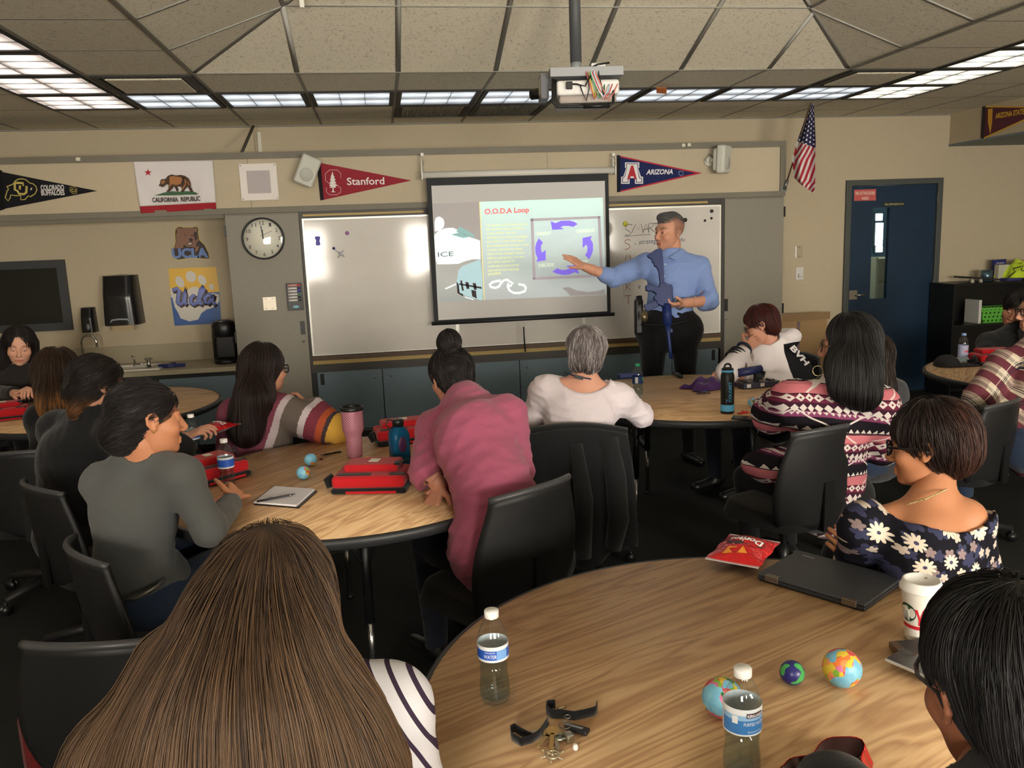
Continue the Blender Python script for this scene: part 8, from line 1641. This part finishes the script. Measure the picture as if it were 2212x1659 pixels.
pw(MB().ring(D(1767, 801, d-.02), .022, .0016, 28, 6, M4=frame((0, 0, 0), (0, 0, 1), (.5, .85, 0))), 'hoop_earring', C((200, 180, 140), .25, .9), p11)

# ---------- 13 hoodie, hand on cheek
d = 5.5; H = hframe(D(1643, 703, d), (-.86, .36, -.28), (.12, .05, 1), 1.02); J = seated(D(1665, 900, d+.05), (-.55, -.20, 0), D(1670, 752, d+.02), D(1618, 775, d-.02), D(1702, 778, d+.1), bow=.02,
    el=D(1572, 803, d-.30), wl=D(1612, 752, d-.12), er=D(1690, 830, d-.15), wr=D(1582, 806, d-.22), handl=(D(1632, 735, d-.08)-D(1612, 752, d-.12), (-.5, -.8, .2), (-.5, .2, .8), dict(curl=(.3, .4, .4, .4, .5), sc=1.05)), handr=(D(1560, 803, d-.25)-D(1582, 806, d-.22), (0, 0, 1), (0, -1, 0)))
m_hd = M('varsity_cloth', (220, 214, 214), .85, spec=.1); vx, vy, vz = m_hd.xyz(m_hd.coord()); c0_ = D(1716, 772, d+.0)-np.array([J['pe'][0], J['pe'][1], 0]); blk_ = vx.gt(float(c0_[0])-.10)*vz.lt(float(c0_[2])+.10); m_hd.base(m_hd.mix(blk_, (222, 214, 216), (30, 30, 34))); m_hd.bump(m_hd.noise(m_hd.coord(), 8, 3), .5, .012)
hp = [ellp((0, -.018, .040), (.088, .108, .094), 0), ellp((0, -.058, -.025), (.072, .060, .062), .03), ellp((0, .102, -.045), (.085, .070, .100), .012, op='s')]
p10 = person('seated person in white and black hooded varsity top resting cheek on hand', H, (206, 150, 126), J, dict(m=m_hd, o=.018, sleeve=.80, so=.006, sful=1.0, wr=.010, seed=19, neck='crew', name='hoodie', add=[cap(D(1672, 748, d+.03), D(1712, 728, d+.06), .075, .060, k=.05), cap(D(1700, 800, d+.05), D(1720, 810, d+.05), .13, .12, k=.05)]), m_navy,
    spec(prims=hp, flow=crown_flow((0, -.02, .14), 1, 1), m=hairmat((50, 20, 18), (88, 40, 34)), n=1800, nst=6, step=.013, rad=.0014, lift=.005, jit=.5), dict(bulk=1.2, fat=.005))
glasses(p10, H, (40, 34, 34), .0035)
a, b = D(1585, 776, d-.21), D(1604, 757, d-.15); dd = (b-a)/np.linalg.norm(b-a)
for k in range(3): pw(MB().ring(a+dd*.028*k, .058, .0075, 24, 8, M4=frame((0, 0, 0), (0, 1, 0), dd)), 'cuff_stripe', m_blackpl, p10)
pw(MB().ring(b+dd*.02, .045, .010, 24, 8, M4=frame((0, 0, 0), (0, 1, 0), dd)), 'cuff', C((26, 34, 56), .6), p10)
mb = MB(); A, B = Vector(D(1706, 752, d-.13)), Vector(D(1740, 790, d-.05)); text(mb, 'BVH', A, B-A, Vector(D(1716, 745, d-.13))-A, .04); pw(mb, 'back_lettering', C((214, 208, 208), .7), p10)

# ---------- 14 grey jacket behind the cardigan
d = 4.35; H = hframe(D(1888, 772, d), (.2, .97, 0), (0, 0, 1), .98); J = seated(D(1895, 975, d), (-.1, .98, 0), D(1888, 822, d), D(1845, 850, d), D(1928, 850, d))
hw = [ellp(h2w(H, [(0, -.018, .04)])[0], (.088, .098, .090), 0), cap(h2w(H, [(0, -.05, .0)])[0], D(1915, 838, d-.08), .07, .05, k=.04), ellp(h2w(H, [(.0, .125, -.05)])[0], (.085, .085, .12), .01, op='s')]
person('seated person in dark grey jacket mostly hidden behind the patterned cardigan', H, (180, 128, 104), J, dict(m=fabric('jacket_grey', (66, 66, 70), .15, 200), o=.018, sleeve=.95, seed=21), m_jean,
    spec(prims=hw, local=False, flow=crown_flow(h2w(H, [(0, .0, .13)])[0]), m=hairmat((30, 24, 22), (62, 48, 42)), n=1000, nst=8, step=.018, rad=.0014))

# ---------- 15 plaid shirt at the right edge
d = 4.55; H = hframe(D(2246, 668, d), (-.92, .30, -.1), (0, 0, 1), 1.02); J = seated(D(2235, 960, d-.05), (-.55, .83, 0), D(2250, 740, d), D(2170, 790, d+.08), D(2320, 790, d-.05),
    el=D(2115, 862, d-.02), wl=D(2160, 888, d+.10), er=D(2330, 880, d), wr=D(2230, 900, d+.1), handl=(D(2142, 872, d+.12)-D(2160, 888, d+.10), (-.3, -.8, .3), (0, .2, 1), dict(curl=(.5, .9, .9, .9, .9))))
m_pl = M('plaid_cloth', (170, 140, 130), .85, spec=.1); vx, vy, vz = m_pl.xyz(m_pl.coord()); a1 = (vx*.8+vz*.62)*(1/.115); a2 = (vx*-.62+vz*.8)*(1/.115); b1, b2 = a1.frac(), a2.frac()
pc = m_pl.mix(b1.band(.0, .45), (204, 190, 168), (104, 52, 62)); pc = m_pl.mix(b2.band(.1, .5)*.55, pc, (110, 60, 70)); ln_ = (b1.band(.60, .63)+b1.band(.68, .71)+b2.band(.62, .65)+b2.band(.70, .73)).min(1.0); pc = m_pl.mix(ln_, pc, (44, 44, 62)); pc = m_pl.mix((b1.band(.82, .84)+b2.band(.84, .86)).min(1.0), pc, (226, 218, 206)); m_pl.base(pc); m_pl.bump(m_pl.noise(m_pl.coord(), 9, 3), .4, .01)
p15 = person('person in red and cream plaid shirt leaning an elbow forward at the right picture edge', H, (212, 156, 132), J, dict(m=m_pl, o=.018, sleeve=.55, so=.014, sful=1.15, wr=.008, seed=22, hem=D(2190, 900, d+.05)), m_jean,
    spec(prims=cap_hair(.012), flow=crown_flow((0, -.02, .14)), m=hmk, n=900, nst=7, step=.013), dict(bulk=1.12, eyes=True))
glasses(p15, H, (20, 20, 20), .003)

# ---------- 16 black top, leaning head by the shelf
d = 6.1; H = hframe(D(2196, 668, d), (-.72, -.60, -.30), (.55, .0, 1), 1.05); J = seated(D(2190, 830, d), (-.5, -.86, 0), D(2200, 712, d), D(2225, 745, d-.05), D(2135, 742, d-.02), er=D(2118, 790, d-.2), wr=D(2150, 790, d-.4), el=D(2235, 780, d-.3), wl=D(2212, 705, d-.15),
    handl=(D(2210, 680, d-.12)-D(2212, 705, d-.15), (.7, -.6, .1), (-.6, -.5, .3), dict(curl=(.3, .5, .6, .6, .6))))
hp = [ellp((0, -.016, .044), (.088, .106, .092), 0), ellp((0, -.055, -.025), (.072, .060, .06), .03), ellp((0, .105, -.038), (.066, .072, .098), .012, op='s')]
p14 = person('person in black with black hair leaning their head on a hand before the shelf', H, (170, 116, 92), J, dict(m=m_blk, o=.016, sleeve=.9, seed=23), m_blk,
    spec(prims=hp, flow=crown_flow((0, -.02, .14)), m=hmk, n=1400, nst=7, step=.014, rad=.0014, lift=.006), dict(eyes=True, gaze=(0, 1, -.4), bulk=1.1, hh=.0045))
